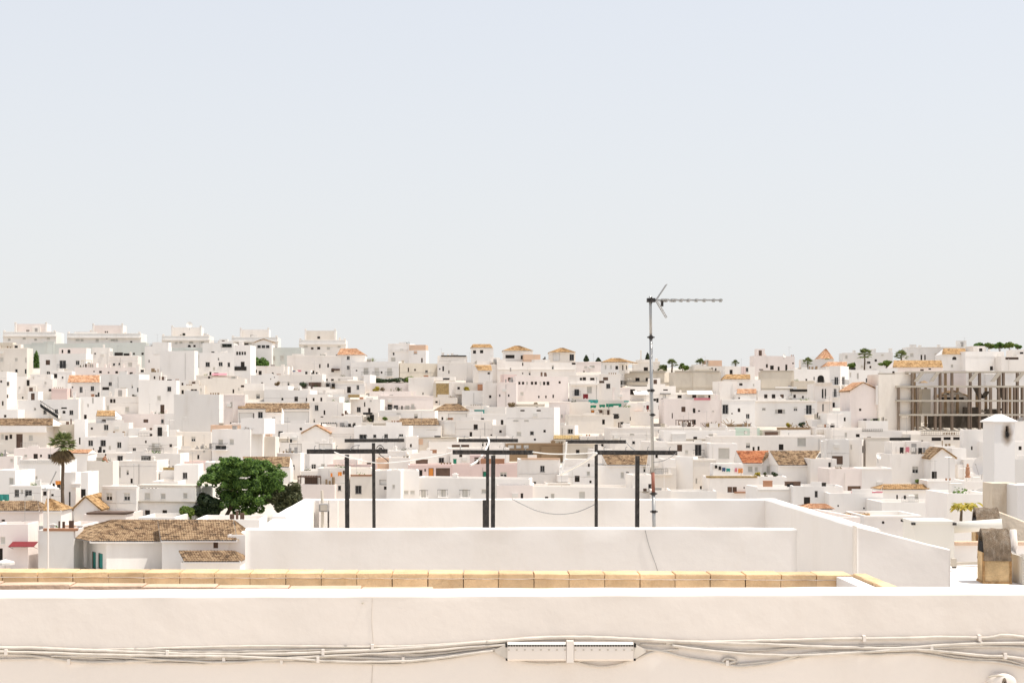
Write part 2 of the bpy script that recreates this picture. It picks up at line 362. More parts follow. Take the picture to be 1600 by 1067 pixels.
            m2 = MB(); m2.quad(*[P(q[0], H2 - ph + .01, q[1]) for q in i4]); m2.obj('roof', 'roof_floor', root, org)
        if i == 0 and gb:
            ua, va = f2.uv(gx(gb[0]), gy(gb[1]))
            m.add([P(0, H2), P(W2, H2), P(ua, va)], [(0, 1, 2)]); m.add([P(0, H2, dp2), P(W2, H2, dp2), P(ua, va, dp2)], [(2, 1, 0)])
            cm = gb[2] if len(gb) > 2 else 'tile_ochre'; dz = Vector((0, 0, .06))
            m2 = MB(); e = .25
            L0, L1, A0, A1_ = P(-e, H2 - e * (va - H2) / max(ua, .5), -e), P(-e, H2 - e * (va - H2) / max(ua, .5), dp2), P(ua, va, -e), P(ua, va, dp2)
            R0, R1 = P(W2 + e, H2 - e * (va - H2) / max(W2 - ua, .5), -e), P(W2 + e, H2 - e * (va - H2) / max(W2 - ua, .5), dp2)
            roofslab(m2, [q + dz for q in (L0, A0, A1_, L1)], .1); roofslab(m2, [q + dz for q in (A0, R0, R1, A1_)], .1)
            rf = m2.obj('roof', 'tile_ochre', root, org)
            m2 = MB(); tiles(m2, L1 + dz, L0 + dz, A1_ + dz, A0 + dz); tiles(m2, R0 + dz, R1 + dz, A0 + dz, A1_ + dz)
            tag(m2.obj('roof_tiles', cm, rf, org), kind='stuff')
        if i == 0 and tr:
            tx0, tx1, ty, bx0, bx1, by, cm = tr[:7]; e = .35; kr = dp2 * .5
            def q3(x, y, k): u, v = f2.uv(gx(x), gy(y), k); return P(u, v, k)
            bl, br, tl, tr_ = q3(bx0, by, -e), q3(bx1, by, -e), q3(tx0, ty, kr), q3(tx1, ty, kr)
            ub0, ub1 = f2.uv(gx(bx0), 640)[0], f2.uv(gx(bx1), 640)[0]
            bkl, bkr = P(ub0, H2 - .1, dp2 + e), P(ub1, H2 - .1, dp2 + e)
            m2 = MB(); roofslab(m2, (bl, br, tr_, tl), .12); roofslab(m2, (bkl, tl, tr_, bkr), .12)
            m2.add([bl, tl, bkl], [(0, 1, 2)]); m2.add([br, bkr, tr_], [(0, 1, 2)])
            rf = m2.obj('roof', 'wall_' + c if c != 'b' else 'wall_w', root, org)
            m2 = MB(); tiles(m2, bl, br, tl, tr_, 0.24 if d < 240 else .3)
            if tx0 > bx0 + 12: tiles(m2, bkl, bl, tl, tl + (bl - tl) * .001, .3)
            if tx1 < bx1 - 12: tiles(m2, br, bkr, tr_, tr_ + (br - tr_) * .001, .3)
            tiles(m2, bkr, bkl, tr_, tl, .3)
            tag(m2.obj('roof_tiles', cm, rf, org), kind='stuff')
        if i == 0 and fl:        # hand-built parapets: the top line is never quite level
            tl_ = R.uniform(-.02, .02)
            m.v = [(x_, y_, z_ + tl_ * ((Vector((x_, y_, 0)) - Vector((O.x, O.y, 0))).dot(r) - wf / 2)) if z_ - z0 > H - .02 else (x_, y_, z_) for x_, y_, z_ in m.v]
        m.obj(nm, wm2, root, org)
        for q, kd in holes[i]: window(root, org, f2, q, kd, wm2)
    if side:
        for q, kd in sideholes: window(root, org, side, q, kd, wm)
    TT = lambda u, k, v: fc.P(u, v, k)
    for q in X:
        if q[0] == 'aw':
            ua, va = fc.uv(gx(q[1]), gy(q[2])); ub, vb = fc.uv(gx(q[3]), gy(q[4])); m = MB()
            roofslab(m, [fc.P(ua, va, -.01), fc.P(ub, va, -.01), fc.P(ub, vb, -1.3), fc.P(ua, vb, -1.3)][::-1], .05)
            for u in (ua + .04, ub - .04): m.tube([fc.P(u, vb - .03, -1.25), fc.P(u, (va + vb) / 2 - .5, -.01)], .02, 5)
            m.obj('awning', q[5], root, org)
        elif q[0] == 'pn':
            ua, va = fc.uv(gx(q[1]), gy(q[2])); ub, vb = fc.uv(gx(q[3]), gy(q[4])); m = MB(); n = max(2, int((ub - ua) / .5))
            for i in range(n): m.box(ua + (ub - ua) * i / n, -.08 - .03 * (i % 2), vb, ua + (ub - ua) * (i + 1) / n - .02, -.003, va, T=TT)
            m.obj('screen', q[5], root, org)
        elif q[0] == 'ch':
            ua, va = fc.uv(gx(q[1]), gy(q[2]), 1.0); w = q[3] if len(q) > 3 else .5; m = MB()
            m.box(ua - w / 2, .8, H - .75, ua + w / 2, .8 + w, va - .15, T=TT); m.box(ua - w / 2 - .07, .73, va - .15, ua + w / 2 + .07, .87 + w, va - .05, T=TT)
            m.box(ua - w * .3, .8 + w * .2, va - .05, ua + w * .3, .8 + w * .8, va, T=TT); m.obj('chimney', wm, root, org)
        elif q[0] == 'bx':
            k = q[6] if len(q) > 6 else .9; dpt = q[7] if len(q) > 7 else 1.2
            ua, va = fc.uv(gx(q[1]), gy(q[2]), k); ub, vb = fc.uv(gx(q[3]), gy(q[4]), k); m = MB()
            m.box(ua, k, (max(vb, H - .75) if vb < H + .6 else vb) if va > H + .02 and k >= 0 else vb, ub, k + dpt, va, T=TT); m.box(ua - .06, k - .06, va, ub + .06, k + dpt + .06, va + .06, T=TT)
            m.obj('roof_shed', q[5], root, org)
        elif q[0] == 'rl':
            ua, va = fc.uv(gx(q[1]), gy(q[2])); ub, vb = fc.uv(gx(q[3]), gy(q[4])); m = MB(); n = max(3, int((ub - ua) / .3))
            mm = q[5] if len(q) > 5 else 'iron'
            for i in range(n + 1): u = ua + (ub - ua) * i / n; m.box(u - .015, -.09, vb, u + .015, -.06, va, T=TT)
            for v in (vb, (va + vb) / 2, va): m.box(ua, -.095, v - .02, ub, -.055, v + .02, T=TT)
            m.obj('railing', mm, root, org)
        elif q[0] == 'pg':      # pergola: posts and a slatted top on the roof
            ua, va = fc.uv(gx(q[1]), gy(q[2]), .3); ub, vb = fc.uv(gx(q[3]), gy(q[4]), .3); m = MB()
            for u in (ua, ub - .1):
                for k in (.3, 2.0): m.box(u, k, min(vb, H - .75), u + .1, k + .1, va - .1, T=TT)
            n = max(4, int((ub - ua) / .35))
            for i in range(n): u = ua + (ub - ua) * i / n; m.box(u, .1, va - .1, u + .16, 2.3, va, T=TT)
            m.box(ua, .1, va - .2, ub, .2, va - .1, T=TT)
            m.obj('pergola', q[5] if len(q) > 5 else 'iron', root, org)
        elif q[0] == 'st':      # outside stair running along the front
            ua, va = fc.uv(gx(q[1]), gy(q[2])); ub, vb = fc.uv(gx(q[3]), gy(q[4])); m = MB(); n = 12
            for i in range(n):
                u = ua + (ub - ua) * i / n; v = va + (vb - va) * i / n; w = abs(ub - ua) / n
                m.box(min(u, u + w), -1.0, v - .35, u + w, -.003, v, T=TT)
            st = m.obj('stairs', wm, root, org); m = MB()
            m.tube([fc.P(ua, va + .9, -1.0), fc.P(ub, vb + .9, -1.0)], .05, 5); m.add([fc.P(ua, va - .3, -1.03), fc.P(ub, vb - .3, -1.03), fc.P(ub, vb + .35, -1.03), fc.P(ua, va + .35, -1.03), fc.P(ua, va - .3, -1.01), fc.P(ub, vb - .3, -1.01), fc.P(ub, vb + .35, -1.01), fc.P(ua, va + .35, -1.01)], [(0, 1, 2, 3), (7, 6, 5, 4), (3, 2, 6, 7), (0, 4, 5, 1)])
            for i in range(n + 1): u = ua + (ub - ua) * i / n; v = va + (vb - va) * i / n; m.box(u - .02, -1.02, v, u + .02, -.98, v + .9, T=TT)
            m.obj('railing', 'iron', st, org)
    # shallow bays of a different height and tint that break up wide fronts
    if not tr and not gb and not s and wf > 8 and cl != 0.6 and name == 'house':
        for j in range(int(wf / 7)):
            w = R.uniform(2.0, 4.5); u = R.uniform(0, max(.1, wf - w)); hb_ = H + R.uniform(-1.2, .55)
            if any(u - .1 < g[1] and u + w + .1 > g[0] for g, _ in holes[0]) or u + w > wf: continue
            m = MB(); kk = R.uniform(.12, .4); m.box(u, -kk, 0, u + w, .3, hb_, T=TT); m.box(u - .05, -kk - .05, hb_, u + w + .05, .35, hb_ + .09, T=TT)
            m.obj('bay', R.choice(('wall_w', 'wall_n', 'wall_p', 'wall_c', 'wall_g', wm)) if c in 'wnpg' else wm, root, org)
    cl = max(cl, .45) if name == 'house' else cl
    # small roof and facade fittings
    if cl and not tr and not gb and wf > 2.5:
        for j in range(int(wf / 9 * R.random() * 3.2 * cl)):
            u = R.uniform(.5, wf - .8); k = R.uniform(.4, dp - 1); w = R.choice((.4, .5, .7)); hg = R.uniform(.2, .9); m = MB()
            m.box(u, k, H - .72, u + w, k + w, H + hg, T=TT); m.box(u - .06, k - .06, H + hg, u + w + .06, k + w + .06, H + hg + .08, T=TT)
            m.box(u + w * .2, k + w * .2, H + hg + .08, u + w * .8, k + w * .8, H + hg + .22, T=TT)
            m.obj('chimney', wm, root, org)
        if R.random() < .6 * cl:
            u = R.uniform(.4, wf - .4); k = R.uniform(.3, dp - .5); hg = R.uniform(1.6, 3.2); m = MB()
            m.tube([fc.P(u, H - .72, k), fc.P(u, H + hg, k)], .022, 5)
            an = R.uniform(0, 3.14); dv = Vector((math.cos(an), math.sin(an), 0)); pv = Vector((-dv.y, dv.x, 0)); c0 = fc.P(u, H + hg - .1, k)
            m.tube([c0 - dv * .3, c0 + dv * .9], .014, 4)
            for j in range(6): e_ = c0 + dv * (-.25 + .22 * j); m.tube([e_ - pv * .22, e_ + pv * .22], .01, 4)
            m.obj('antenna', 'metal', root, org)
        if R.random() < .35 * cl:
            u = R.uniform(.2, wf - .3); m = MB(); m.tube([fc.P(u, 0.5, -.06), fc.P(u, H - .5, -.06)], .04, 6); m.obj('drainpipe', R.choice(('frame_white', 'wall_g', 'metal')), root, org)
        if R.random() < .3 * cl:
            v = H - R.uniform(.6, 2.2); m = MB(); m.tube([fc.P(wf * i / 6, v + (.06 if i % 2 else 0), -.03) for i in range(7)], .016, 4); m.obj('cable', 'frame_grey', root, org)
        if R.random() < .55 * cl and wf > 5:
            u = R.uniform(.3, wf * .6); w = R.uniform(1.2, wf * .4); e = R.uniform(.25, .7); m = MB(); m.box(u, .02, H - .02, u + w, .2, H + e, T=TT); m.obj('raised_parapet', wm, root, org)
        if R.random() < .4 * cl:
            u = R.uniform(.4, wf - 1.6); k = R.uniform(.5, max(.6, dp - 2)); w = R.uniform(.6, 1.2); e = R.uniform(.1, .7); m = MB(); m.box(u, k, H - .7, u + w, k + w * .7, H + e, T=TT); m.box(u - .04, k - .04, H + e, u + w + .04, k + w * .7 + .04, H + e + .05, T=TT); m.obj('roof_tank', R.choice(('frame_grey', 'wall_g', 'wall_k', 'terracotta', 'dark')), root, org)
        if R.random() < .3 * cl and wf > 4:
            u = R.uniform(.2, wf * .5); w = R.uniform(1.5, wf * .45); n_ = int(w / .25) + 1; m = MB(); hh_ = R.uniform(.5, .9)
            for j in range(n_ + 1): m.box(u + w * j / n_ - .012, .08, H, u + w * j / n_ + .012, .104, H + hh_, T=TT)
            for v in (H + .08, H + hh_): m.box(u - .02, .075, v - .015, u + w + .02, .11, v + .015, T=TT)
            m.obj('roof_railing', R.choice(('iron', 'frame_grey', 'frame_white', 'wood')), root, org)
        if R.random() < .16 * cl:
            u = R.uniform(.4, wf - .6); k = R.uniform(.3, .8); m = MB()
            for j in range(R.randint(2, 5)):
                uu = min(wf - .3, u + j * .45); m.tube([fc.P(uu, H - .05, k), fc.P(uu, H + .28, k)], [.10, .15], 7)
            m.obj('flowerpot', R.choice(('terracotta', 'wall_br', 'wall_k')), root, org)
        if R.random() < .3 * cl:
            u = R.uniform(.3, wf - 1.2); m = MB(); k = R.uniform(.35, .9); w = R.uniform(.6, 1.8)
            for j in range(60):
                p_ = fc.P(u + R.random() * w, H + R.uniform(-.1, .55) * R.random(), k + R.uniform(-.2, .2)); q_ = [Vector((R.uniform(-.14, .14), R.uniform(-.14, .14), R.uniform(-.14, .14))) for _ in range(3)]; m.add([p_ + q_[0], p_ + q_[1], p_ + q_[2]], [(0, 1, 2)])
            m.obj('planter_greenery', R.choice(('leaf_dark', 'leaf_olive', 'leaf_green', 'leaf_dead', 'leaf_bright')), root, org)
        if R.random() < .3 * cl:
            u = R.uniform(.4, wf - 1.0); m = MB()
            for j in range(R.randint(2, 4)):
                uu = min(wf - .4, u + j * R.uniform(.3, .8)); e = R.uniform(.3, 1.0); m.box(uu, .5, H - .6, uu + R.uniform(.08, .5), .7, H + e, T=TT)
            m.obj('roof_lumber', R.choice(('dark', 'wood', 'wall_br', 'wall_k', 'frame_grey')), root, org)
        if R.random() < .22 * cl and wf > 6 and dp > 4:
            u = R.uniform(.4, wf - 3); m = MB(); hh_ = R.uniform(1.0, 1.9); m.box(u, 1.6, H - .7, u + 2.2, 3.6, H + hh_, T=TT); hb = m.obj('stair_hut', wm, root, org)
            m = MB(); m.box(u + .7, 1.57, H - .68, u + 1.45, 1.597, H + hh_ - .35, T=TT); m.obj('door', R.choice(('wood', 'dark', 'frame_grey')), hb, org)
        if R.random() < .25 * cl:
            u = R.uniform(.4, wf - 1.2); v = R.uniform(H - 2.6, H - 1.2); m = MB(); m.box(u, -.32, v, u + .8, -.02, v + .55, T=TT); m.obj('air_conditioner', 'frame_white', root, org)
        if R.random() < .5 * cl:
            e = .06; m = MB(); m.box(-e, -e, H - .22, wf + e, -.002, H - .06, T=TT); m.obj('cornice', wm, root, org)
    HOUSES[label] = root
    return fc
# ---------------------------------------------------------------- the town, house by house (measured on the photograph, placed on the hillside)
# --- ridge on the left: five stepped blocks over two long grey-green blocks
def ridge(label, T, lo, up, win, cu='p'):
    w = lo[2] - lo[0]; extra = ';'.join('%d,%d,%d,20,%s' % (lo[0] + w * f, lo[1] + 62, q, k) for f, q, k in ((.14, 36, 's'), (.4, 30, 's'), (.62, 40, 's'), (.86, 30, 's')))
    h(label, T, lo[0], lo[1], lo[2], lo[1] + 250, 'w', win + ';' + extra, hut=((up[0], up[1], up[2], lo[1] + 8, cu, 2.0),), d=393, dp=9, yaw=2, cl=0.6,
      X=(('ch', lo[0] + 10, lo[1] - 14, .5), ('ch', lo[2] - 10, lo[1] - 14, .5), ('ch', up[0] + 8, up[1] - 16, .45), ('ch', up[2] - 8, up[1] - 16, .45),
         ('bx', lo[0] + 4, lo[1] + 4, lo[2] - 4, lo[1] + 38, 'wall_g', -.12, .13), ('bx', lo[0] - 6, lo[1] + 40, lo[2] + 6, lo[1] + 48, 'wall_w', -.5, .5)), group='stepped apartment blocks along the skyline')
ridge('stepped skyline block with pink top floor at the left end of the ridge', 'A1', (30, 168, 515), (135, 95, 435), '55,195,20,20,k;235,197,20,20,k;85,240,26,22,s;330,240,26,22,s;250,158,14,16,k;266,158,10,16,k')
ridge('second stepped skyline block from the left, wide, with pink top floor', 'A1', (625, 182, 1300), (855, 107, 1140), '760,245,26,22,s;900,245,26,22,s;1080,245,26,22,s;1215,262,20,16,k;975,170,12,16,k;993,170,12,16,k')
ridge('third stepped skyline block, with a round dish on its cream top floor', 'A2', (-40, 205, 395), (45, 127, 325), '90,272,26,20,s;212,300,30,24,a;260,300,22,20,k;162,192,26,22,k', 'w')
ridge('fourth stepped skyline block, above the arcaded white tower', 'A2', (605, 217, 1030), (680, 147, 950), '792,207,26,22,k;795,247,26,22,k;795,308,30,30,g', 'w')
ridge('rightmost stepped skyline block, next to the orange hipped roof', 'A2', (1230, 243, 1660), (1280, 157, 1570), '1410,222,26,22,k;1350,322,24,20,k;1410,320,28,24,k;1500,320,30,26,s', 'c')
h('long grey-green apartment block under the two leftmost stepped skyline blocks', 'A1', 100, 275, 1345, 470, 'gg', '840,375,30,40,s;1240,372,18,20,k;1320,372,22,22,k', d=381, yaw=2, cl=0)
h('long grey-green block behind the small dark tree and arcaded tower', 'A2', 0, 315, 1250, 500, 'gg', '990,415,36,46,s;1070,412,36,46,s;560,420,30,40,s;300,400,30,40,s', d=381, yaw=-2, cl=0)
h('pale pavilion with dark low gable beneath the fourth stepped skyline block', 'A2', 825, 262, 975, 470, 'n', '858,305,30,26,g;898,305,30,26,g;938,305,30,26,g', gb=(900, 238, 'tile_brown'), d=378)
h('small grey penthouse with planted terrace left of the arcaded tower', 'A2', 335, 272, 625, 470, 'g', '560,295,90,30,g', d=377, X=(('rl', 505, 282, 600, 312, 'leaf_dark'),))
# --- A1
h('beige flat house at the far left edge with a tan roof hut', 'A1', -60, 318, 305, 590, 'c', '150,425,28,32,s;250,430,38,48,s;15,425,34,42,s;152,530,20,30,g;245,535,36,46,d', hut=((-40, 268, 118, 322, 'b'),), s=('r', 250))
h('white house with a teal balcony door and a pink roof storey', 'A1', 365, 372, 800, 590, 'g', '443,452,40,46,b;580,470,62,76,r;718,455,36,42,d;448,552,36,36,d;543,540,26,12,k;578,350,16,32,k;594,350,1,1,k;638,350,28,36,a', hut=((545, 318, 800, 380, 'p'),))
h('plain white tower house with one tiny window, beneath the second skyline block', 'A1', 855, 315, 1012, 520, 'w', '880,370,18,18,d', yaw=6)
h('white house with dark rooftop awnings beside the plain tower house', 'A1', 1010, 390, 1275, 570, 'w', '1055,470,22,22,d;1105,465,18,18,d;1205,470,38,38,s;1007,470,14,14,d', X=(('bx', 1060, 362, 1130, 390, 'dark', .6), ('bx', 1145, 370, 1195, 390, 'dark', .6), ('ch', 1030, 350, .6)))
h('bluish white house with one double window at the foot of the third skyline block', 'A1', 1335, 302, 1490, 575, 'n', '1440,358,32,42,d', yaw=-16, cl=0.5)
h('very large windowless bright white wall below the third skyline block', 'A1', 1480, 345, 1836, 640, 'n', '1560,615,60,14,k', yaw=-14, hut=((1410, 265, 1560, 350, 'n', .5),), cl=0, s=('r', 1800))
h('low pinkish house with a row of tiny dark windows, top left', 'A1', 690, 498, 1270, 610, 'p', '930,540,26,22,k;1005,545,16,14,k;1080,543,26,22,k;1165,545,22,26,k;1112,543,24,18,s;870,535,14,12,k', X=(('pg', 750, 430, 850, 500, 'wall_b'),))
h('small white house with a dark arched opening on its upper front', 'A1', 1262, 542, 1490, 640, 'w', '1335,585,48,38,a;1430,592,16,26,k', X=(('ch', 1275, 470, .7),))
h('bright blank white house below the teal-balconied house', 'A1', 468, 532, 662, 720, 'n', '', yaw=8)
h('white house under a pinkish pantile roof with dark eaves line', 'A1', 660, 640, 925, 790, 'n', '665,682,26,14,k;750,705,30,58,d;855,693,32,42,d;700,700,30,6,s', tr=(640, 925, 572, 625, 925, 640, 'tile_orange'), yaw=0)
h('bluish house with a wide triple window left of the big gable wall', 'A1', 920, 562, 1295, 820, 'g', '1020,650,30,34,d;978,693,64,28,k;1145,712,64,58,h;1280,705,26,42,d', yaw=-12)
h('large blank white house with one tall brown door, left part of town', 'A1', 1285, 615, 1630, 950, 'n', '1503,885,38,84,b', yaw=4, X=(('ch', 1380, 690, .3),))
h('tall white house at the left edge with three slit windows', 'A1', -60, 535, 158, 905, 'w', '70,650,30,36,g;70,765,16,32,k;25,830,16,42,k;10,628,18,22,k', s=('r', 62))
h('narrow white house with a small pale window beside the slit-windowed one', 'A1', 155, 582, 248, 800, 'w', '180,685,16,20,s', yaw=5)
h('white house with a dark doorway and small square windows, upper left', 'A1', 245, 605, 482, 800, 'w', '260,650,28,72,k;355,592,30,26,k;463,708,26,22,k;420,640,20,20,s', hut=((280, 560, 470, 612),))
h('pink blank wall house left of the narrow windowed strip house', 'A1', 478, 692, 620, 812, 'pk', '', cl=0)
h('cream terrace house with reddish parapet line, upper left', 'A1', 150, 740, 480, 812, 'c', '210,778,14,20,k;340,755,60,12,s', cl=0.6)
h('white house with a dark outside stair running diagonally down its front', 'A1', 150, 797, 742, 990, 'n', '415,912,32,42,d;520,905,32,42,d;592,912,28,26,k;660,915,36,42,d;592,874,54,14,k;396,885,16,30,k', X=(('st', 395, 850, 560, 958),), yaw=-10, cl=0.5)
h('bright white strip house between the stair house and the orange-roofed one', 'A1', 738, 770, 950, 990, 'n', '790,960,26,50,k;860,802,14,60,s;815,850,14,30,s', yaw=9, X=(('ch', 690, 720, .5), ('ch', 940, 790, .4)))
h('white house with two side-by-side dark windows below the triple window', 'A1', 925, 765, 1295, 945, 'w', '1030,808,24,36,k;1058,808,22,36,k', yaw=3)
h('little house with a single orange pantile roof left of the pinkish terrace', 'A1', 888, 952, 1068, 1150, 'n', '962,988,34,16,b;985,1045,46,52,d', tr=(900, 1065, 900, 888, 1068, 952, 'tile_ochre'))
h('pinkish terrace house with small brown window, below the tall brown door', 'A1', 1110, 928, 1640, 1095, 'p', '1350,993,44,30,b;1503,995,26,36,d;1460,1050,18,32,k;1497,1050,12,30,s;1135,1000,20,16,k')
# --- B1
h('old stained farmhouse with long brown tile roof at the left edge', 'B1', -60, 92, 432, 355, 'c', '60,200,28,42,k;22,190,26,50,s;100,190,26,40,k;285,200,38,52,s;180,240,60,150,b;420,150,10,10,k', tr=(-60, 492, 25, -60, 490, 92, 'tile_brown'), dp=8, X=(('bx', -60, 92, 425, 150, 'wall_n', -.5, .5),))
h('unrendered beige stained wall behind the tall fan palm', 'B1', 428, 78, 700, 320, 'b', '690,185,10,10,k', yaw=6, cl=0)
h('slim white tower house right of the palm crown', 'B1', 690, 30, 785, 330, 'n', '738,230,14,64,k;690,185,14,14,k', yaw=10)
h('white terrace with one dark square window, above the three-window house', 'B1', 780, 62, 1190, 205, 'w', '982,105,44,54,d;850,115,20,20,k', X=(('bx', 800, 70, 930, 130, 'wall_g', .5),))
h('white house with three evenly spaced square windows right of the palm', 'B1', 778, 190, 1200, 362, 'n', '838,250,46,56,d;955,250,46,56,g;1103,268,42,56,d', yaw=-5, cl=0.5)
h('small bright white box house beside the three-window house', 'B1', 1192, 112, 1330, 205, 'n', '', yaw=8, cl=0)
h('white house with a grey railed balcony above the sunbather', 'B1', 1195, 190, 1640, 370, 'w', '1245,230,62,10,k;1350,237,16,24,k;1243,320,32,52,d;1445,290,80,80,R', yaw=2)
h('pinkish house at the left edge below the stained farmhouse', 'B1', -60, 372, 168, 560, 'p', '115,410,40,30,s', s=('r', 130))
h('plain bluish white house at left edge above the teal shade cloth', 'B1', -60, 500, 150, 760, 'n', '105,600,40,60,s', yaw=-14, cl=0.4)
h('wide white terrace house left of the palm trunk with a pale garage door', 'B1', 160, 408, 570, 655, 'n', '305,595,84,84,s', yaw=-12, X=(('ch', 182, 370, .5), ('rl', 190, 405, 560, 440, 'frame_white')))
h('white house with two dark terrace doors beside a white parasol', 'B1', 80, 642, 385, 800, 'n', '155,712,42,66,d;262,712,66,62,d;203,700,20,40,s', yaw=-6)
h('low white house with parasol terrace left of the palm trunk', 'B1', 380, 680, 600, 800, 'n', '415,715,34,40,k;485,730,24,20,k', cl=0)
h('house with long brown tile roof low on the left edge', 'B1', -60, 880, 365, 1010, 'p', '30,965,32,18,k;210,985,26,26,k', tr=(-60, 348, 790, -60, 365, 880, 'tile_brown'))
h('white gatehouse with small tan hipped tile roof left of the palm foot', 'B1', 400, 878, 565, 1075, 'n', '', tr=(430, 465, 768, 395, 572, 880, 'tile_ochre'))
h('white house with orange flat roof edge right behind the palm trunk', 'B1', 600, 345, 812, 540, 'n', '668,412,14,60,k;690,412,14,56,k', tr=(640, 860, 312, 600, 815, 348, 'tile_orange'))
h('tall white townhouse with pilasters and slit windows right of the palm trunk', 'B1', 595, 520, 745, 1010, 'n', '645,770,16,140,d;695,745,16,140,d;775,560,8,40,k;630,930,24,100,s', s=('r', 700), X=(('bx', 660, 630, 740, 660, 'wall_n', -.4, .4),))
h('white slice of house with dark shaded terrace behind the small gable', 'B1', 740, 520, 815, 860, 'n', '778,560,14,40,k;768,715,50,80,k', yaw=0, cl=0)
h('beige blank wall house under the sunbather', 'B1', 805, 415, 1100, 760, 'c', '', s=('r', 1045), cl=0)
h('white flat house with plain front right of the beige blank wall', 'B1', 1090, 412, 1455, 645, 'w', '1110,520,16,100,s;1425,610,20,14,s', yaw=-7)
h('small white house with pots on its terrace above the sandy roofed wing', 'B1', 1440, 500, 1640, 640, 'n', '1470,560,30,60,s', X=(('bx', 1510, 480, 1620, 500, 'reed', .3),))
h('grey-white long house with two half-closed blinds', 'B1', 935, 655, 1268, 1000, 'g', '1010,745,58,72,h;1175,745,58,72,h;1000,885,60,16,s;1110,880,40,16,s', yaw=-9, cl=0, X=(('bx', 945, 650, 1260, 672, 'wall_n', -.1, .5),))
h('grey-white long wing with sandy roof edge and two dark ground windows', 'B1', 1262, 668, 1815, 1000, 'g', '1365,740,52,62,s;1510,740,46,52,s;1715,735,40,50,s;1365,893,48,48,k;1525,897,44,56,k', yaw=-9, cl=0, X=(('bx', 1270, 640, 1810, 668, 'roof_floor', .2, 2.0), ('bx', 1265, 790, 1810, 802, 'wall_k', -.3, .35)))  # long wall_k band: the cornice's shadow line put into a darker colour
h('little white house with a pointed gable facing the viewer and tan tile roof', 'B1', 682, 858, 925, 1030, 'n', '790,828,30,24,k', gb=(795, 748, 'tile_ochre'), dp=7, X=())
h('pinkish flat shed with a thin dark roof edge below the small gable', 'B1', 770, 908, 1168, 1060, 'p', '890,1012,58,32,g', X=(('bx', 800, 898, 1165, 912, 'wood', -.4, 3),), cl=0)
# --- C1 (nearest houses at the left)
h('white house with a small dark red awning at the lower left edge', 'C1', -40, 195, 242, 500, 'p', '5,385,24,80,k;18,295,30,44,s', X=(('aw', 80, 303, 238, 326, 'red'),), s=('r', 175))
h('grey-white blank house between the red awning and the hip-roofed house', 'C1', 238, 232, 462, 500, 'g', '', yaw=-2, dp=3, X=(('bx', 270, 226, 478, 238, 'terracotta', -.1, .5), ('ch', 330, 190, .4)), cl=0)
h('white house with small salmon terrace wall below the palm foot', 'C1', 395, 200, 520, 330, 'p', '500,225,34,40,k', X=(('pn', 400, 200, 475, 240, 'wall_o'),), cl=0)
h('white corner house with hipped brown tile roof and arched green windows', 'C1', 470, 305, 1022, 520, 'n', '585,420,28,100,tl;626,425,32,90,tl', tr=(705, 1000, 172, 560, 1022, 305, 'tile_brown'), s=('l', 665), cl=0)
h('long white wing with brown tile roof and one brown shutter window', 'C1', 1012, 296, 1428, 520, 'n', '1348,322,30,46,b', tr=(985, 1458, 172, 1005, 1482, 300, 'tile_brown'), dp=8, cl=0, yaw=0)
h('small white annex with dark brown tile lean-to below the long wing', 'C1', 1130, 432, 1500, 540, 'n', '', tr=(1115, 1455, 365, 1150, 1505, 432, 'tile_brown'), dp=4, cl=0, d=126)
h('white end wall right of the long tiled wing, by the terrace corner', 'C1', 1420, 262, 1560, 520, 'n', '', yaw=-10, cl=0)
h('low white garden wall house under the large green tree', 'C1', 1225, 165, 1620, 300, 'n', '', cl=0, yaw=0)
h('white parapet house right of the palm, in front of the dark ground windows', 'C1', 862, 152, 1095, 250, 'n', '', cl=0)
# --- A2 / B2
h('white house with three small dark windows left of the arcaded tower', 'A2', 305, 362, 632, 600, 'n', '382,470,40,42,d;502,468,38,40,d;578,472,24,40,d', yaw=3, X=(('ch', 460, 350, .6), ('ch', 540, 352, .5)))
h('white tower with four little arches and a black balcony', 'A2', 628, 292, 778, 660, 'n', '655,367,20,34,a;679,367,20,34,a;703,367,20,34,a;727,367,20,34,a;706,472,36,54,k', yaw=-4, X=(('rl', 630, 490, 742, 526), ('pn', 632, 492, 740, 524, 'dark'), ('ch', 690, 255, .9)), cl=0)
h('cream terrace house with a faded red awning below the three small windows', 'A2', 280, 572, 655, 680, 'c', '395,590,20,24,k;620,590,40,30,s', X=(('aw', 425, 552, 560, 568, 'pink'),))
h('small salmon brick shed by the dark tree on the ridge', 'A2', 922, 488, 1022, 580, 'o', '', cl=0, yaw=5)
h('plain cream wide wall right of the dark ridge tree', 'A2', 1115, 388, 1390, 560, 'w', '', cl=0, yaw=-5)
h('white house with two slit windows next to a brown awning, on the ridge', 'A2', 1383, 388, 1620, 600, 'w', '1420,485,14,36,k;1497,480,16,36,k', X=(('bx', 1530, 512, 1600, 526, 'wood', -.9, 1),))
h('bluish wall house speckled with small vents below the dark ridge tree', 'A2', 775, 568, 1045, 690, 'n', '885,640,18,10,k;965,605,10,10,k;1000,590,10,10,k;830,600,8,8,k;800,600,8,8,k', yaw=-14, cl=0)
h('white terrace hung with pink laundry right of the salmon shed', 'A2', 1038, 562, 1445, 700, 'w', '1125,545,22,32,k', X=(('ch', 1075, 470, .7), ('ch', 1155, 480, .5)))
h('white terrace house with planted pergola and dark openings, upper middle left', 'A2', 1105, 695, 1640, 770, 'w', '1145,650,18,30,k', hut=((1230, 632, 1600, 700, 'c', 1.6),), X=(('pg', 1310, 612, 1452, 700, 'white_cloth'), ('bx', 1315, 640, 1430, 695, 'wood', 1.0, .4), ('bx', 1478, 650, 1506, 705, 'dark', 1.2, .2), ('bx', 1530, 650, 1560, 715, 'dark', 1.2, .2)))
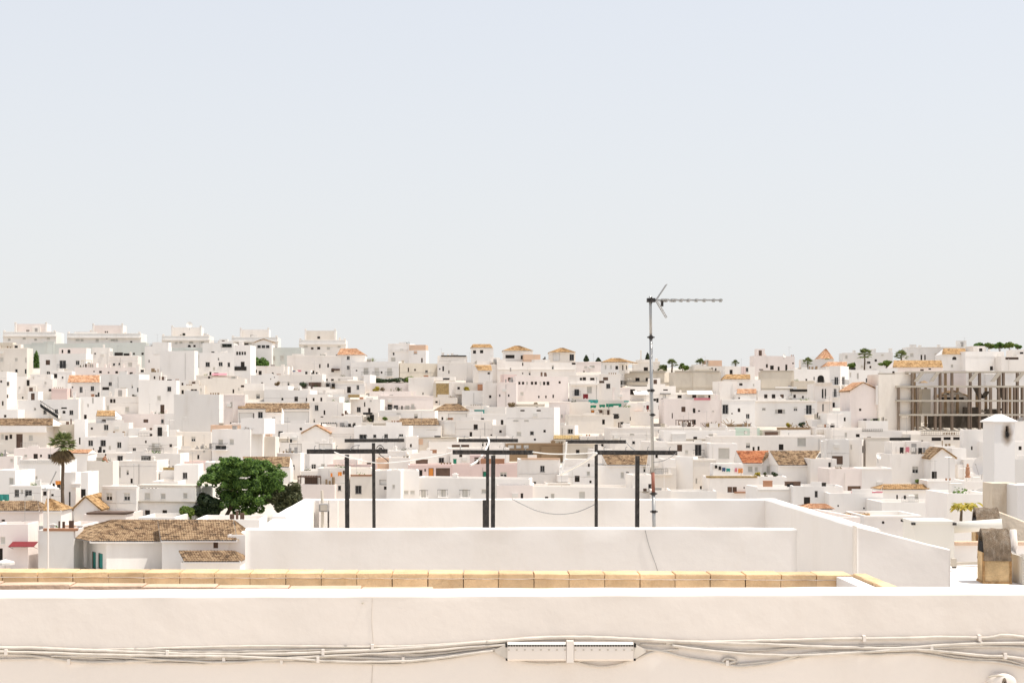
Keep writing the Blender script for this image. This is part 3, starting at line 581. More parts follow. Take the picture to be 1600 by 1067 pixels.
h('cream house with two narrow dark doors above the pantiled porch house', 'A2', 335, 602, 725, 760, 'c', '620,718,16,36,k;705,672,32,20,k;670,700,12,30,s', yaw=4)
h('beige parapet house with a grey outlined wall, upper middle left', 'A2', 718, 712, 908, 810, 'c', '', cl=0.4, yaw=6, hut=((720, 645, 900, 715, 'w'),))
h('white flat house with a round black vent right of the beige parapet', 'A2', 900, 705, 1332, 840, 'n', '1073,790,22,26,a;1305,795,28,32,k', yaw=-9, hut=((905, 670, 1130, 712, 'n'),))
h('cream terrace with a dark double door over the tallest blank wall', 'A2', 70, 665, 350, 770, 'c', '150,725,22,36,k;240,722,28,46,k;270,722,26,46,k;320,705,20,30,s', yaw=5)
h('tallest blank off-white wall house left of the pantiled porch house', 'A2', 70, 747, 530, 1115, 'g', '', s=('r', 488), cl=0, X=(('ch', 215, 790, .3),))
h('pinkish white house with slit window next to the pantiled porch house', 'A2', 522, 748, 725, 1030, 'p', '600,845,22,54,s;515,890,16,60,k;595,1010,16,10,k', yaw=2)
h('house with long mottled pantile roof and a shaded porch', 'A2', 662, 885, 1328, 1040, 'n', '870,938,44,60,d;735,960,130,90,x;1195,955,250,100,x;808,950,10,60,k', tr=(665, 1325, 832, 662, 1328, 885, 'tile_brown'), dp=6, cl=0)
h('white porch block with dark door projecting under the mottled pantile roof', 'A2', 922, 918, 1068, 1045, 'n', '992,985,32,54,d', d=256, tr=(915, 1070, 870, 918, 1070, 916, 'tile_brown'), dp=3, cl=0)
h('white house with two windows one above the other right of the porch house', 'A2', 1325, 822, 1640, 1040, 'w', '1390,872,34,50,d;1463,915,16,42,k;1440,955,26,10,k', hut=((1480, 770, 1600, 830),))
h('pale narrow wall house left of the tallest blank wall', 'A2', -20, 925, 75, 1100, 'n', '', yaw=-12, cl=0)
h('white house with sloping parapet and brown window below the porch house', 'B2', 600, 70, 905, 200, 'n', '845,95,32,52,d', yaw=4, cl=0, hut=((700, 40, 900, 75),))
h('low salmon roof edge house right of the tallest blank wall', 'B2', 410, 85, 700, 200, 'o', '', cl=0, d=250, yaw=3)
h('white house with orange pantile gable left of the black pergola', 'B2', 1262, 155, 1505, 350, 'n', '', gb=(1385, 88, 'tile_orange'), dp=6)
h('small white annex left of the orange gable house', 'B2', 1050, 155, 1270, 350, 'n', '1095,140,20,20,k', yaw=2, hut=((905, 130, 960, 165, 'o'),), cl=0)
h('white house with grey shaded porch opening below the orange gable', 'B2', 1050, 247, 1545, 365, 'n', '1195,292,115,84,x;1470,282,118,54,x', cl=0, yaw=0, X=(('bx', 1035, 210, 1130, 240, 'wall_b', .5),))
h('cream house with one half-blind window under the tallest blank wall', 'B2', 92, 148, 415, 325, 'c', '250,212,40,46,h;132,245,58,120,s', yaw=2, cl=0.5)
h('cream house with a lower half-blind window left of the blue-white block', 'B2', 95, 305, 415, 430, 'c', '192,385,36,52,h;350,320,20,30,s', yaw=5, X=(('ch', 285, 285, .6),))
h('large blue-white block with a railed window above the big green tree', 'B2', 412, 122, 785, 440, 'n', '502,240,44,50,s;503,290,100,36,r;605,237,38,50,s;500,395,30,42,d;607,395,32,42,d', yaw=-15, cl=0, hut=((690, 20, 905, 130, 'n', .5),))
h('beige blank block right of the blue-white block above the tree', 'B2', 778, 190, 1035, 400, 'c', '', cl=0, s=('r', 1008))
h('house with brown pantile roof peeping over the big green tree', 'B2', 700, 475, 1148, 640, 'n', '', tr=(705, 1148, 380, 750, 1140, 475, 'tile_brown'), dp=6)
h('white house with one small window between tree and white cube house', 'B2', 1025, 342, 1270, 600, 'w', '1178,475,18,46,d;1010,330,30,30,k', s=('r', 1240))
h('white cube house with two windows and shadow line behind the left posts', 'B2', 1262, 348, 1545, 530, 'n', '1365,470,44,52,d;1450,465,34,46,h;1495,475,14,14,k;1335,460,12,30,k', s=('l', 1325), cl=0)
h('pinkish terrace house with a wooden covered seat behind the terrace corner', 'B2', 1238, 632, 1560, 800, 'p', '1497,605,42,32,d', hut=((1435, 505, 1570, 640, 'p', 1.6),), X=(('pg', 1215, 552, 1432, 640, 'wood'), ('bx', 1280, 570, 1400, 635, 'wood', 1.4, .3)), cl=0)
h('pink terrace house left of the big green tree', 'B2', 70, 420, 365, 520, 'pk', '', cl=0, yaw=4)
h('white house with one dark window left of the big green tree', 'B2', 72, 450, 295, 660, 'n', '172,550,44,58,d', yaw=2, cl=0)
h('low white house behind the tree crown with a yellow-lit parapet', 'B2', 360, 425, 700, 600, 'n', '', cl=0)
# --- A3
h('white house with orange hipped roof and two stacked windows on the ridge', 'A3', 40, 382, 300, 600, 'n', '143,410,28,36,d;143,500,28,38,d;55,375,18,16,k', tr=(75, 215, 325, 40, 302, 385, 'tile_orange'), dp=6)
h('white house with three pale balcony windows above the hedge', 'A3', 165, 445, 612, 620, 'n', '307,540,46,74,R;407,540,42,74,R;525,540,46,74,R;220,527,14,14,k', yaw=-13, cl=0.5)
h('white top-floor block with roof posts right of the agave plants', 'A3', 510, 277, 715, 500, 'n', '640,340,32,22,h;560,430,40,50,s', yaw=-12, d=371, X=(('bx', 530, 335, 690, 355, 'wall_n', -.2, .3),))
h('house with an orange brick parapet beside the white top-floor block', 'A3', 705, 340, 862, 500, 'n', '765,358,32,28,d;825,432,14,42,k', hut=((708, 290, 860, 342, 'o', .1),), d=368, cl=0)
h('unpainted beige wall house above the hedge', 'A3', 608, 458, 975, 625, 'b', '868,535,24,22,d;700,520,12,40,k', s=('l', 622), cl=0.5, X=(('ch', 650, 430, .5),))
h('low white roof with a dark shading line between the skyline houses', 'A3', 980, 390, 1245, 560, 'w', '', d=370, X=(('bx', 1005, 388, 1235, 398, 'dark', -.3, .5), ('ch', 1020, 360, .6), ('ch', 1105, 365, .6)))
h('white house with a narrow dark door below the dark shading line', 'A3', 968, 452, 1310, 620, 'w', '1022,510,16,46,k;990,512,14,14,k;1075,540,10,30,k')
h('small square skyline house with ochre roof and two dark windows', 'A3', 1278, 318, 1488, 520, 'n', '1312,355,28,30,k;1378,352,30,30,k', tr=(1300, 1455, 285, 1278, 1480, 318, 'tile_ochre'), d=369, dp=5)
h('white house with a tan lean-to roof below the small square skyline house', 'A3', 1300, 470, 1640, 640, 'w', '1445,550,26,24,k;1533,520,24,80,k', yaw=3, X=(('bx', 1480, 455, 1500, 480, 'wall_k', .3),), hut=((1315, 440, 1600, 475, 'w', 2),))
h('little tan lean-to tile roof annex on the ridge, centre', 'A3', 1350, 532, 1478, 640, 'n', '1445,552,24,20,k', tr=(1312, 1465, 478, 1345, 1475, 530, 'tile_ochre'), dp=4, cl=0, d=331)
h('white house with eaves line and two dark windows left of the plant terrace', 'A3', -20, 632, 295, 760, 'n', '150,705,36,58,k;232,683,26,44,d', yaw=2, X=(('bx', -10, 624, 285, 634, 'wall_c', -.3, .4),))
h('narrow white strip house above the plant terrace', 'A3', 285, 565, 345, 740, 'n', '', yaw=-10, cl=0)
h('pink-white terrace house with yellow-green potted plants, upper centre', 'A3', 340, 718, 725, 780, 'p', '', hut=((345, 642, 722, 722, 'p', 2.2),), cl=0.3)
h('white house with a flat canopy right of the potted plant terrace', 'A3', 700, 590, 940, 775, 'w', '835,740,10,20,k', hut=((830, 585, 1130, 640, 'w', .4),), X=(('bx', 1020, 600, 1080, 612, 'dark', .35, .06),))
h('house with a brown reed screen across its terrace, upper centre', 'A3', 930, 640, 1135, 800, 'b', '', X=(('pn', 958, 648, 1132, 770, 'reed'), ('pn', 1128, 722, 1192, 805, 'wall_br')), cl=0.4)
h('white terrace house with a brick pier and lime plant, upper centre', 'A3', 1195, 712, 1395, 870, 'n', '1165,690,24,24,k', hut=((1135, 640, 1400, 715, 'c', 1.5),), X=(('bx', 1340, 658, 1388, 712, 'terracotta', .5, .4),), cl=0)
h('white house with two tiny windows right of the brick pier terrace', 'A3', 1388, 645, 1640, 880, 'w', '1457,768,22,26,k;1540,755,16,32,k;1450,855,30,10,s')
h('pinkish terrace house with dark folded shutters, centre left', 'A3', 425, 758, 930, 905, 'p', '530,865,46,52,k;585,868,40,40,g;690,868,40,40,s;740,860,30,50,s', X=(('rl', 440, 865, 770, 890, 'frame_grey'),))
h('plain white house left below the eaves-line house', 'A3', -20, 822, 165, 960, 'n', '', yaw=6, hut=((0, 745, 160, 830, 'g'),), X=(('bx', 145, 752, 248, 776, 'reed', .4),))
h('white house with one slit window left of the folded shutters', 'A3', 155, 792, 440, 950, 'w', '295,840,12,42,k;350,800,20,30,s')
h('little house with brown pyramid pantile roof in the centre', 'A3', 940, 905, 1265, 1010, 'n', '1155,955,170,64,x;960,950,10,40,k', tr=(1045, 1160, 838, 925, 1268, 905, 'tile_brown'), dp=7)
h('white house with a straight brown pantile roof left of the centre pyramid roof', 'A3', 605, 1038, 1000, 1165, 'n', '', tr=(628, 965, 972, 605, 978, 1036, 'tile_brown'), dp=6, cl=0)
h('white flat house with teal tarp on its roof right of the pyramid roof', 'A3', 1258, 925, 1640, 1060, 'n', '1385,975,30,20,k', X=(('bx', 1310, 892, 1402, 924, 'teal', .5, .3), ('ch', 1280, 890, .5)), hut=((1400, 862, 1600, 935, 'w'),))
h('pale wide flat house in front of the folded shutters terrace', 'A3', 420, 895, 945, 1050, 'n', '610,925,40,10,s', yaw=-6)
h('cream terrace crowded with pots left of the straight brown roof', 'A3', 262, 1005, 620, 1110, 'c', '330,975,30,40,s;380,975,50,40,s', hut=((262, 950, 620, 1010, 'c', 2.2),), X=(('rl', 330, 1015, 600, 1032, 'wall_b'),))
h('white roof with antenna clutter above the black pergolas', 'A3', -20, 945, 270, 1110, 'w', '195,965,30,10,k', X=(('bx', 280, 918, 360, 934, 'dark', .4), ('bx', 55, 1012, 130, 1024, 'dark', .3)))
# --- B3
h('white house with two black pergola frames behind the left posts', 'B3', -120, 100, 210, 330, 'w', '', X=(('pg', 85, 92, 205, 165, 'iron'), ('pg', -110, 60, 40, 140, 'iron')), yaw=4, hut=((-60, 140, 65, 240, 'b', .3),), cl=0)
h('white house with a row of four small windows under the pantile roof', 'B3', 195, 92, 705, 355, 'n', '280,190,68,42,g;388,185,30,30,d;493,185,36,38,d;632,178,42,26,d;577,322,38,30,d;440,300,32,20,k;490,235,30,20,s', yaw=-4, cl=0.4)
h('cream house with a stepped parapet line, centre', 'B3', 698, 95, 1005, 215, 'c', '', X=(('bx', 705, 128, 965, 138, 'wall_k', -.15, .2),), cl=0.4)
h('blank white house right of the straight brown pantile roof', 'B3', 965, 35, 1510, 225, 'w', '1475,175,34,12,k', s=('r', 1480), X=(('bx', 1030, 60, 1130, 170, 'wall_g', -.2, .25),))
h('cream terrace house with salmon wall end, centre', 'B3', 760, 205, 1150, 350, 'c', '', X=(('pn', 765, 208, 836, 262, 'wall_o'), ('bx', 760, 198, 1140, 206, 'wall_k', -.2, .3)), cl=0)
h('white house with a band of brown windows left of the middle posts', 'B3', 890, 238, 1290, 360, 'w', '1140,287,76,46,b;1225,287,76,46,b', cl=0.3, yaw=5)
h('white house above the brown retaining wall, centre', 'B3', 1280, 195, 1640, 330, 'w', '1530,243,20,10,k', cl=0.5)
h('pink house with a red door and dark shuttered windows, centre', 'B3', 705, 448, 1112, 590, 'pk', '808,525,44,56,k;910,522,48,84,or;1020,520,130,80,b;760,500,16,24,k;855,500,14,24,k', cl=0, X=(('bx', 770, 405, 880, 440, 'wood', .5),))
h('long pink house with green door behind the middle posts', 'B3', 1105, 445, 1735, 590, 'pk', '1410,540,40,56,gn;1580,540,62,46,h;1145,485,10,18,k;1262,485,10,18,k;1515,485,12,18,k;1655,550,90,46,h', cl=0, X=(('rl', 1150, 398, 1330, 440, 'frame_white'), ('bx', 1115, 400, 1145, 440, 'green', .3, .3), ('bx', 1370, 398, 1590, 440, 'terracotta', .4, .5)))
h('white long house with pale shuttered windows and black iron balconies', 'B3', 790, 575, 1820, 790, 'n', '840,715,42,70,R;1022,712,46,66,R;1225,712,50,72,R;1405,695,60,40,s;1640,700,50,60,s', yaw=-7, cl=0)
h('white house with two grey shuttered windows left of the iron balconies', 'B3', 610, 505, 800, 790, 'n', '680,705,42,36,s;738,705,42,36,s;660,580,10,60,s', yaw=4, cl=0.5)
h('low white house over the pink house, centre', 'B3', 700, 345, 1120, 470, 'w', '', X=(('bx', 975, 435, 1100, 455, 'frame_grey', .1, .3),))
h('salmon roof wall right of the second left post', 'B3', 405, 395, 530, 520, 'o', '', cl=0, yaw=4)
h('white stepped house right of the salmon roof wall', 'B3', 520, 385, 715, 530, 'w', '560,525,40,40,k', cl=0.4)
h('beige house with a dark-framed window between the left posts', 'B3', 160, 555, 365, 790, 'c', '237,680,54,76,g', cl=0, yaw=2, X=(('bx', 165, 545, 360, 556, 'terracotta', -.1, .3),))
h('white house with one small window left of the first post', 'B3', -140, 480, 130, 790, 'w', '62,665,30,46,d', cl=0.3)
h('pale house with a grey recessed opening right of the second post', 'B3', 355, 505, 530, 790, 'w', '475,612,86,48,x;490,665,34,30,k', cl=0)
h('reddish roof terrace house behind the left posts', 'B3', -110, 445, 410, 520, 'pk', '338,440,40,40,k', hut=((-60, 400, 230, 450, 'p', 1.5),), cl=0)
h('white house with cluttered brown roof behind the left crossbars', 'B3', -120, 345, 420, 470, 'w', '335,445,40,30,k', X=(('bx', -60, 335, 170, 380, 'wall_br', .6),), cl=0.5)
# --- A4
h('skyline house with low ochre pyramid roof and a dark triple window', 'A4', 38, 346, 312, 560, 'n', '100,398,84,32,k', tr=(150, 185, 300, 30, 315, 346, 'tile_ochre'), d=367, dp=6)
h('skyline house with ochre pyramid roof and a shaded loggia', 'A4', 468, 360, 705, 560, 'c', '530,400,64,72,x;672,405,42,58,d', tr=(570, 592, 320, 462, 708, 360, 'tile_ochre'), d=367, dp=6)
h('white house with crumbling orange brick parapet between two pyramid roofs', 'A4', 300, 425, 470, 600, 'w', '', d=364, hut=((228, 378, 382, 428, 'o', .1),), cl=0)
h('very wide white terraced house under the two pyramid-roofed houses', 'A4', -20, 448, 715, 640, 'w', '218,465,12,36,k;218,553,10,16,k;690,462,36,20,k;430,560,16,14,s', X=(('bx', -10, 515, 700, 522, 'wall_g', -.15, .2),), cl=0.5)
h('pink flat house between small cypresses on the skyline', 'A4', 715, 445, 955, 600, 'p', '800,495,30,20,s;860,490,50,20,s', d=362, cl=0.5)
h('white corner house with orange hipped roof left of the antenna mast', 'A4', 942, 452, 1195, 690, 'n', '1090,500,30,34,k;985,495,14,38,s;1035,495,14,38,s;1145,500,12,48,k;1130,640,36,44,r;1180,500,10,40,k', tr=(1040, 1110, 415, 940, 1195, 452, 'tile_ochre'), s=('r', 1105), dp=6)
h('cream top-floor block with one black window behind the mast', 'A4', 1245, 445, 1488, 640, 'c', '1358,513,40,34,k', d=352, hut=((1300, 425, 1420, 450, 'w'),), X=(('ch', 1312, 340, .3), ('ch', 1240, 500, .4)))
h('aged beige long house with three black square windows by the mast', 'A4', 1148, 545, 1615, 690, 'b', '1280,610,40,34,k;1375,610,40,34,k;1447,610,40,34,k;1585,612,14,30,k', s=('r', 1530), X=(('bx', 1205, 535, 1540, 548, 'wall_k', -.3, .4), ('bx', 1155, 640, 1600, 662, 'wall_b', -.6, .6)), cl=0)
h('white house with black openings and a white awning beside the mast', 'A4', 1185, 672, 1640, 820, 'w', '1235,725,46,52,k;1388,712,36,20,k;1540,706,44,12,k;1530,765,30,30,x', X=(('aw', 1238, 715, 1372, 752, 'white_cloth'), ('bx', 1495, 738, 1588, 748, 'frame_grey', -.4, .4)))
h('pinkish house with a line of eight small black windows', 'A4', 150, 580, 640, 830, 'p', '187,643,20,26,k;221,643,22,26,k;257,643,18,26,s;304,643,22,28,k;339,643,22,28,k;381,643,18,30,s;416,645,22,32,k;452,645,26,34,k;367,770,14,22,k;433,770,14,24,k;500,765,14,30,k;210,740,30,30,s', yaw=2, cl=0.3)
h('small bright pink block with one brown window, left of the eight windows', 'A4', 45, 562, 162, 700, 'pk', '93,608,24,34,b', cl=0)
h('pinkish white house with two tiny windows left of the eight-window house', 'A4', -20, 635, 160, 900, 'p', '88,758,14,22,k;5,758,12,22,k', yaw=-4)
h('white house with black twin windows and a balcony above the green tarps', 'A4', 650, 568, 925, 830, 'w', '757,605,22,24,k;788,603,32,30,k;862,605,42,24,k;718,730,46,62,r;835,705,46,62,s', yaw=-4, X=(('bx', 655, 648, 915, 660, 'wall_n', -.6, .6),), cl=0)
h('white house with brown window and brown balcony left of the mast', 'A4', 915, 560, 1120, 830, 'w', '985,603,46,30,b;945,632,56,22,b;960,690,100,8,s', cl=0.4)
h('pinkish house with a single black window above the teal awning', 'A4', 1050, 682, 1212, 830, 'p', '1078,735,30,30,k', cl=0, yaw=5)
h('cream terrace house under the green tarps left of the mast', 'A4', 835, 880, 1065, 1010, 'c', '865,905,30,24,or;1010,905,20,34,red;1045,905,20,34,red;935,905,40,30,b', hut=((845, 800, 1190, 885, 'c', 2.2),), cl=0)
h('cream blank house left of the green tarps', 'A4', 622, 818, 845, 1050, 'c', '', cl=0.6, yaw=5)
h('white house with two red shuttered windows right of the mast', 'A4', 1330, 822, 1570, 980, 'n', '1375,868,26,40,red;1488,868,26,40,red;1345,860,14,14,s', cl=0.3)
h('white roof terrace with peach tiles just left of the mast', 'A4', 1150, 905, 1425, 1040, 'w', '', X=(('bx', 1255, 905, 1340, 935, 'wall_o', .5, .8), ('pg', 1180, 1020, 1400, 1080, 'wood')), hut=((1180, 830, 1330, 910, 'w'),), cl=1)
h('large pale house with four faint slit windows, centre', 'A4', 65, 865, 505, 1225, 'n', '215,897,40,14,k;365,897,40,14,k;155,990,46,14,s;252,990,42,14,s;183,1112,42,36,s;303,1105,30,32,g;420,1087,22,24,k;330,1165,20,18,k', yaw=-14, cl=0, X=(('bx', 130, 840, 420, 862, 'wall_b', .8, .4),))
h('white house with two small dark windows above the reed roof', 'B4', 495, 85, 728, 230, 'n', '520,135,38,24,k;658,142,44,44,g', s=('r', 700), cl=0)
h('cream terrace house behind the black tank left of the mast', 'A4', 640, 935, 1060, 1120, 'c', '', X=(('bx', 1058, 930, 1105, 1040, 'dark', .2, .5), ('bx', 1125, 1005, 1150, 1050, 'dark', .2, .5)), cl=0.5)
# --- B4
h('brown retaining wall house with blind arches behind the middle posts', 'B4', 60, 255, 600, 420, 'br', '110,280,60,40,x;180,280,50,40,x;250,280,50,40,x', cl=0, yaw=0)
h('low shed with a golden reed roof, centre', 'B4', 505, 215, 775, 300, 'c', '560,235,70,34,s', tr=(505, 770, 180, 500, 778, 217, 'reed'), dp=4, cl=0)
h('aged pinkish house with one dark window beside the third post pair', 'B4', 590, 258, 900, 440, 'b', '727,335,34,48,k', yaw=-4, cl=0.2, X=(('bx', 600, 250, 890, 260, 'wall_c', -.15, .4),))
h('white flat house with a thin window left of the mast', 'B4', 1025, 105, 1430, 380, 'w', '1345,285,12,46,k;1230,170,40,16,s', cl=1)
h('white house with a tiny dark window right of the reed roof', 'B4', 765, 185, 1035, 330, 'w', '955,270,22,26,k;1000,210,14,10,k', cl=0.8, X=(('rl', 905, 110, 995, 180, 'frame_white'),))
h('house with mottled brown pantile roof below the right front crossbar', 'B4', 895, 455, 1400, 680, 'n', '1140,545,32,54,s;1188,547,28,64,d;1345,490,22,60,h', tr=(950, 1378, 360, 1000, 1365, 455, 'tile_brown'), dp=7, cl=0)
h('white house with one dark window right of the long pink house', 'B4', 180, 400, 565, 680, 'w', '400,487,42,58,d;330,628,28,48,d;340,575,8,40,s', X=(('bx', 205, 392, 560, 402, 'wall_o', -.1, .4),), cl=0.5)
h('bright white house with two tiny windows left of the right back post', 'B4', 555, 470, 905, 690, 'n', '830,455,18,30,k;845,608,20,24,k;825,530,30,36,s', yaw=-8, cl=0.3, hut=((600, 400, 900, 480, 'w', .8),))
h('white rooftop platform carrying a boxy water tank', 'B4', 440, 620, 660, 700, 'w', '', X=(('bx', 545, 548, 640, 610, 'wall_n', .5, 1.2),), cl=0)
h('low cream house along the back parapet, left of the right posts', 'B4', -20, 640, 310, 800, 'p', '', cl=0.3)
h('wide low cream house directly behind the back parapet', 'B4', 290, 655, 1260, 800, 'w', '', X=(('bx', 450, 625, 660, 640, 'wall_c', .5, .5), ('bx', 1160, 700, 1380, 708, 'wall_k', .2, .3)), cl=0.5)
h('white house with two little windows beside the foot of the mast', 'B4', 1235, 545, 1435, 800, 'w', '1395,648,30,44,d;1350,690,34,42,b;1300,620,10,10,k', cl=0.4)
h('beige house with a wide dark railed opening right of the mast', 'B4', 1425, 475, 1640, 720, 'c', '1495,508,110,56,x;1580,508,24,56,k', cl=0, X=(('rl', 1440, 485, 1560, 540, 'frame_grey'), ('bx', 1430, 540, 1600, 552, 'wall_c', -.3, .3)))
# --- A5
h('low cream skyline house with a small orange roof block', 'A5', 265, 485, 560, 640, 'c', '415,517,26,16,k;465,520,14,30,k', d=348, hut=((380, 432, 522, 488, 'o', .8), (280, 470, 380, 490, 'w', .5)), X=(('ch', 385, 425, .5),))
h('big aged beige blank wall right of the antenna mast', 'A5', 75, 540, 515, 740, 'b', '', cl=0, yaw=3, X=(('bx', 90, 530, 500, 545, 'wall_k', -.2, .5), ('bx', 80, 680, 510, 692, 'wall_b', -.2, .3)))
h('white house with a pink pier and grey window on the skyline', 'A5', 545, 488, 830, 620, 'w', '607,540,28,42,k;752,518,28,36,d', X=(('pn', 700, 490, 742, 560, 'wall_pk'),), d=338)
h('large grey-pink flat block rising on the right skyline', 'A5', 815, 392, 1195, 600, 'p', '985,500,34,40,k;1047,510,18,38,k;1118,500,20,58,k;885,518,40,10,k;1180,460,14,14,k', d=352, cl=1)
h('big unpainted beige concrete block below the grey-pink flat block', 'A5', 870, 535, 1190, 720, 'b', '', cl=0, s=('l', 885), X=(('bx', 880, 528, 1185, 538, 'wall_k', -.1, .3),))
h('low beige wing with dark drip line right of the concrete block', 'A5', 1185, 622, 1380, 725, 'b', '', cl=0, yaw=2)
h('white house with a tan tile roof strip and two black slots', 'A5', 540, 612, 880, 750, 'n', '603,652,38,24,k;697,655,32,22,k;815,660,12,20,s', tr=(560, 782, 565, 543, 785, 610, 'tile_ochre'), dp=5, cl=0)
h('small white house with a bright orange lean-to roof', 'A5', 655, 745, 842, 830, 'n', '690,782,34,14,k;750,775,40,20,x', tr=(665, 840, 700, 655, 842, 745, 'tile_orange'), dp=4, cl=0)
h('plain white house left of the tan tile roof strip', 'A5', 500, 625, 665, 815, 'w', '', yaw=5, cl=0.6)
h('white house with an arched balcony window near the street corner', 'A5', 1185, 515, 1545, 650, 'n', '1437,605,62,70,a;1375,600,10,30,k', X=(('rl', 1400, 615, 1470, 640),), cl=0.5)
h('white terrace house with four dark windows and a dark awning', 'A5', 845, 705, 1390, 815, 'n', '928,765,32,36,k;1000,765,34,38,k;1078,765,34,34,b;1195,765,24,32,k;1358,770,12,40,s', X=(('bx', 1160, 702, 1375, 722, 'dark', -.6, .8), ('bx', 885, 692, 1180, 703, 'wall_k', -.1, .3)), cl=0.4)
h('tall street-corner house with long balcony windows', 'A5', 1375, 650, 1545, 1000, 'w', '1455,740,20,90,d;1480,740,14,90,d;1395,865,14,70,d;1458,870,14,70,d;1410,960,16,90,d', X=(('bx', 1385, 640, 1540, 655, 'wall_c', -.3, .4), ('bx', 1385, 815, 1540, 822, 'wall_c', -.2, .3)), cl=0)
h('white house with pale glazed bay and one small window, right centre', 'A5', 520, 792, 832, 1062, 'n', '553,885,54,88,g;680,893,24,34,k;615,925,14,12,k', cl=0.5, X=(('ch', 770, 800, .4),))
h('wide white house with a double shuttered window and iron balcony', 'A5', 818, 802, 1398, 1050, 'n', '910,882,32,24,h;1060,905,44,38,k;1025,905,24,40,s;1095,905,24,40,s;1203,880,36,38,h;1327,888,56,88,r', yaw=-3, X=(('bx', 830, 812, 1390, 822, 'wall_c', -.15, .3),), cl=0)
h('pinkish wide house with one brown-framed window right of the mast', 'A5', -20, 792, 540, 1062, 'p', '165,885,38,48,b;310,900,18,12,k;440,902,22,10,s;62,945,10,50,k', yaw=2, X=(('bx', 265, 783, 415, 800, 'pink', -.1, .2),), cl=0.6)
h('white top terrace with white canopy and two dark windows right of the mast', 'A5', -20, 742, 540, 815, 'w', '130,768,38,28,k;265,765,38,28,k;405,768,20,28,k;330,768,60,20,s;300,768,20,20,b', X=(('aw', 195, 712, 430, 748, 'white_cloth'),), cl=0.6)
h('little chapel tower with a pink pyramid roof on the right skyline', 'A5', 1425, 418, 1560, 600, 'c', '', tr=(1480, 1486, 328, 1428, 1556, 420, 'tile_orange'), d=355, dp=5, cl=0)
h('grey-white block below the pyramid tower', 'A5', 1260, 425, 1530, 620, 'g', '', d=350, cl=0.4)
h('white house with orange tile edge at the right skyline', 'A5', 1485, 490, 1640, 660, 'n', '1533,506,30,14,k', tr=(1500, 1680, 450, 1485, 1680, 490, 'tile_orange'), d=341, dp=5, cl=0)
h('street-corner white block with stacked iron balconies', 'A6', -20, 435, 140, 800, 'n', '35,560,34,66,r;95,560,26,66,r;25,660,24,70,r;95,650,20,70,d;60,650,10,70,s;12,760,24,40,k', s=('r', 70), cl=0)
# --- B5
h('small mint green house with two windows', 'B5', 645, 108, 872, 205, 'm', '742,152,30,30,k;823,148,32,48,s', cl=0, yaw=0)
h('wide white terrace house left of the mint green house', 'B5', -20, 135, 650, 260, 'n', '', X=(('bx', 590, 130, 648, 180, 'wall_n', .3, 1), ('bx', 70, 216, 405, 224, 'wall_k', -.1, .2)), cl=0.8)
h('very large blank white house above the orange and brown pantile roofs', 'B5', 420, 185, 1470, 340, 'w', '1260,240,80,80,s', yaw=-2, cl=0.8, X=(('ch', 1310, 225, .5), ('ch', 1405, 260, .5)))
h('white house with a red-brown roof edge and bamboo clutter, right centre', 'B5', 1045, 128, 1345, 210, 'n', '', X=(('bx', 1050, 108, 1335, 128, 'wall_br', .3, 1.5),), cl=0.4)
h('cluttered brown shed right of the mint green house', 'B5', 905, 130, 1060, 215, 'b', '992,125,30,24,k;900,130,40,40,k', X=(('bx', 920, 150, 1040, 180, 'wood', -.3, .3),), cl=0.3)
h('white house with one dark window and grey railing, right centre', 'B5', 1385, 105, 1640, 215, 'w', '1545,108,42,50,k', hut=((1490, 75, 1640, 150, 'w', .6),), X=(('rl', 1400, 130, 1550, 178, 'wall_b'),), cl=0.6)
h('white house with a tall black balcony door right of the posts', 'B5', -20, 245, 420, 395, 'w', '130,295,46,62,b;302,315,62,105,r;195,330,30,30,s', cl=0.4, yaw=2)
h('white house with a big pale shutter left of the orange roof', 'B5', 405, 255, 665, 430, 'n', '540,345,104,100,s', cl=0.2, yaw=-3)
h('house with a bright red-orange hipped pantile roof', 'B5', 712, 440, 895, 580, 'n', '785,490,44,52,s;840,490,30,40,s', tr=(652, 955, 325, 715, 892, 440, 'tile_red'), dp=7, cl=0)
h('white gable wall house between the orange and brown roofs', 'B5', 885, 440, 1055, 580, 'n', '960,495,50,70,s', gb=(968, 345, 'tile_brown'), cl=0, d=214)
h('white house with a long mottled brown pantile roof, right', 'B5', 1048, 458, 1350, 640, 'n', '', tr=(962, 1432, 325, 1045, 1350, 458, 'tile_brown'), dp=8, cl=0)
h('plain white house with one dark window overlapping the brown roof end', 'B5', 1342, 395, 1585, 660, 'w', '1520,455,28,58,d', cl=0.4, yaw=2)
h('grey sunless wall house at right behind the brown roof', 'B5', 1448, 232, 1700, 400, 'g', '1560,390,120,40,k', cl=0, yaw=-14)
h('bluish white house with a slit window right of the posts', 'B5', 85, 378, 280, 720, 'n', '275,440,12,58,k', s=('r', 258), cl=0)
h('cream house beside the laundry line, with two tiny windows', 'B5', 255, 400, 470, 720, 'c', '285,600,14,50,s;327,665,18,38,k;352,668,14,30,k', cl=0.3, yaw=5)
h('pale house with a wide pale door behind the right end of the crossbar', 'B5', -20, 400, 95, 720, 'w', '40,640,50,80,s', cl=0)
h('white terrace house with dark laundry and a red tile strip', 'B5', 400, 562, 865, 790, 'w', '595,680,44,52,b;640,680,40,52,b;728,662,14,14,k', X=(('bx', 640, 704, 1000, 712, 'terracotta', -.3, .4), ('bx', 380, 558, 850, 572, 'reed', -.1, .4)), cl=0.2, hut=((440, 440, 720, 570, 'n', 2),))
h('white terrace with potted plants below the red-orange roof', 'B5', 850, 560, 1120, 690, 'n', '', cl=0.2)
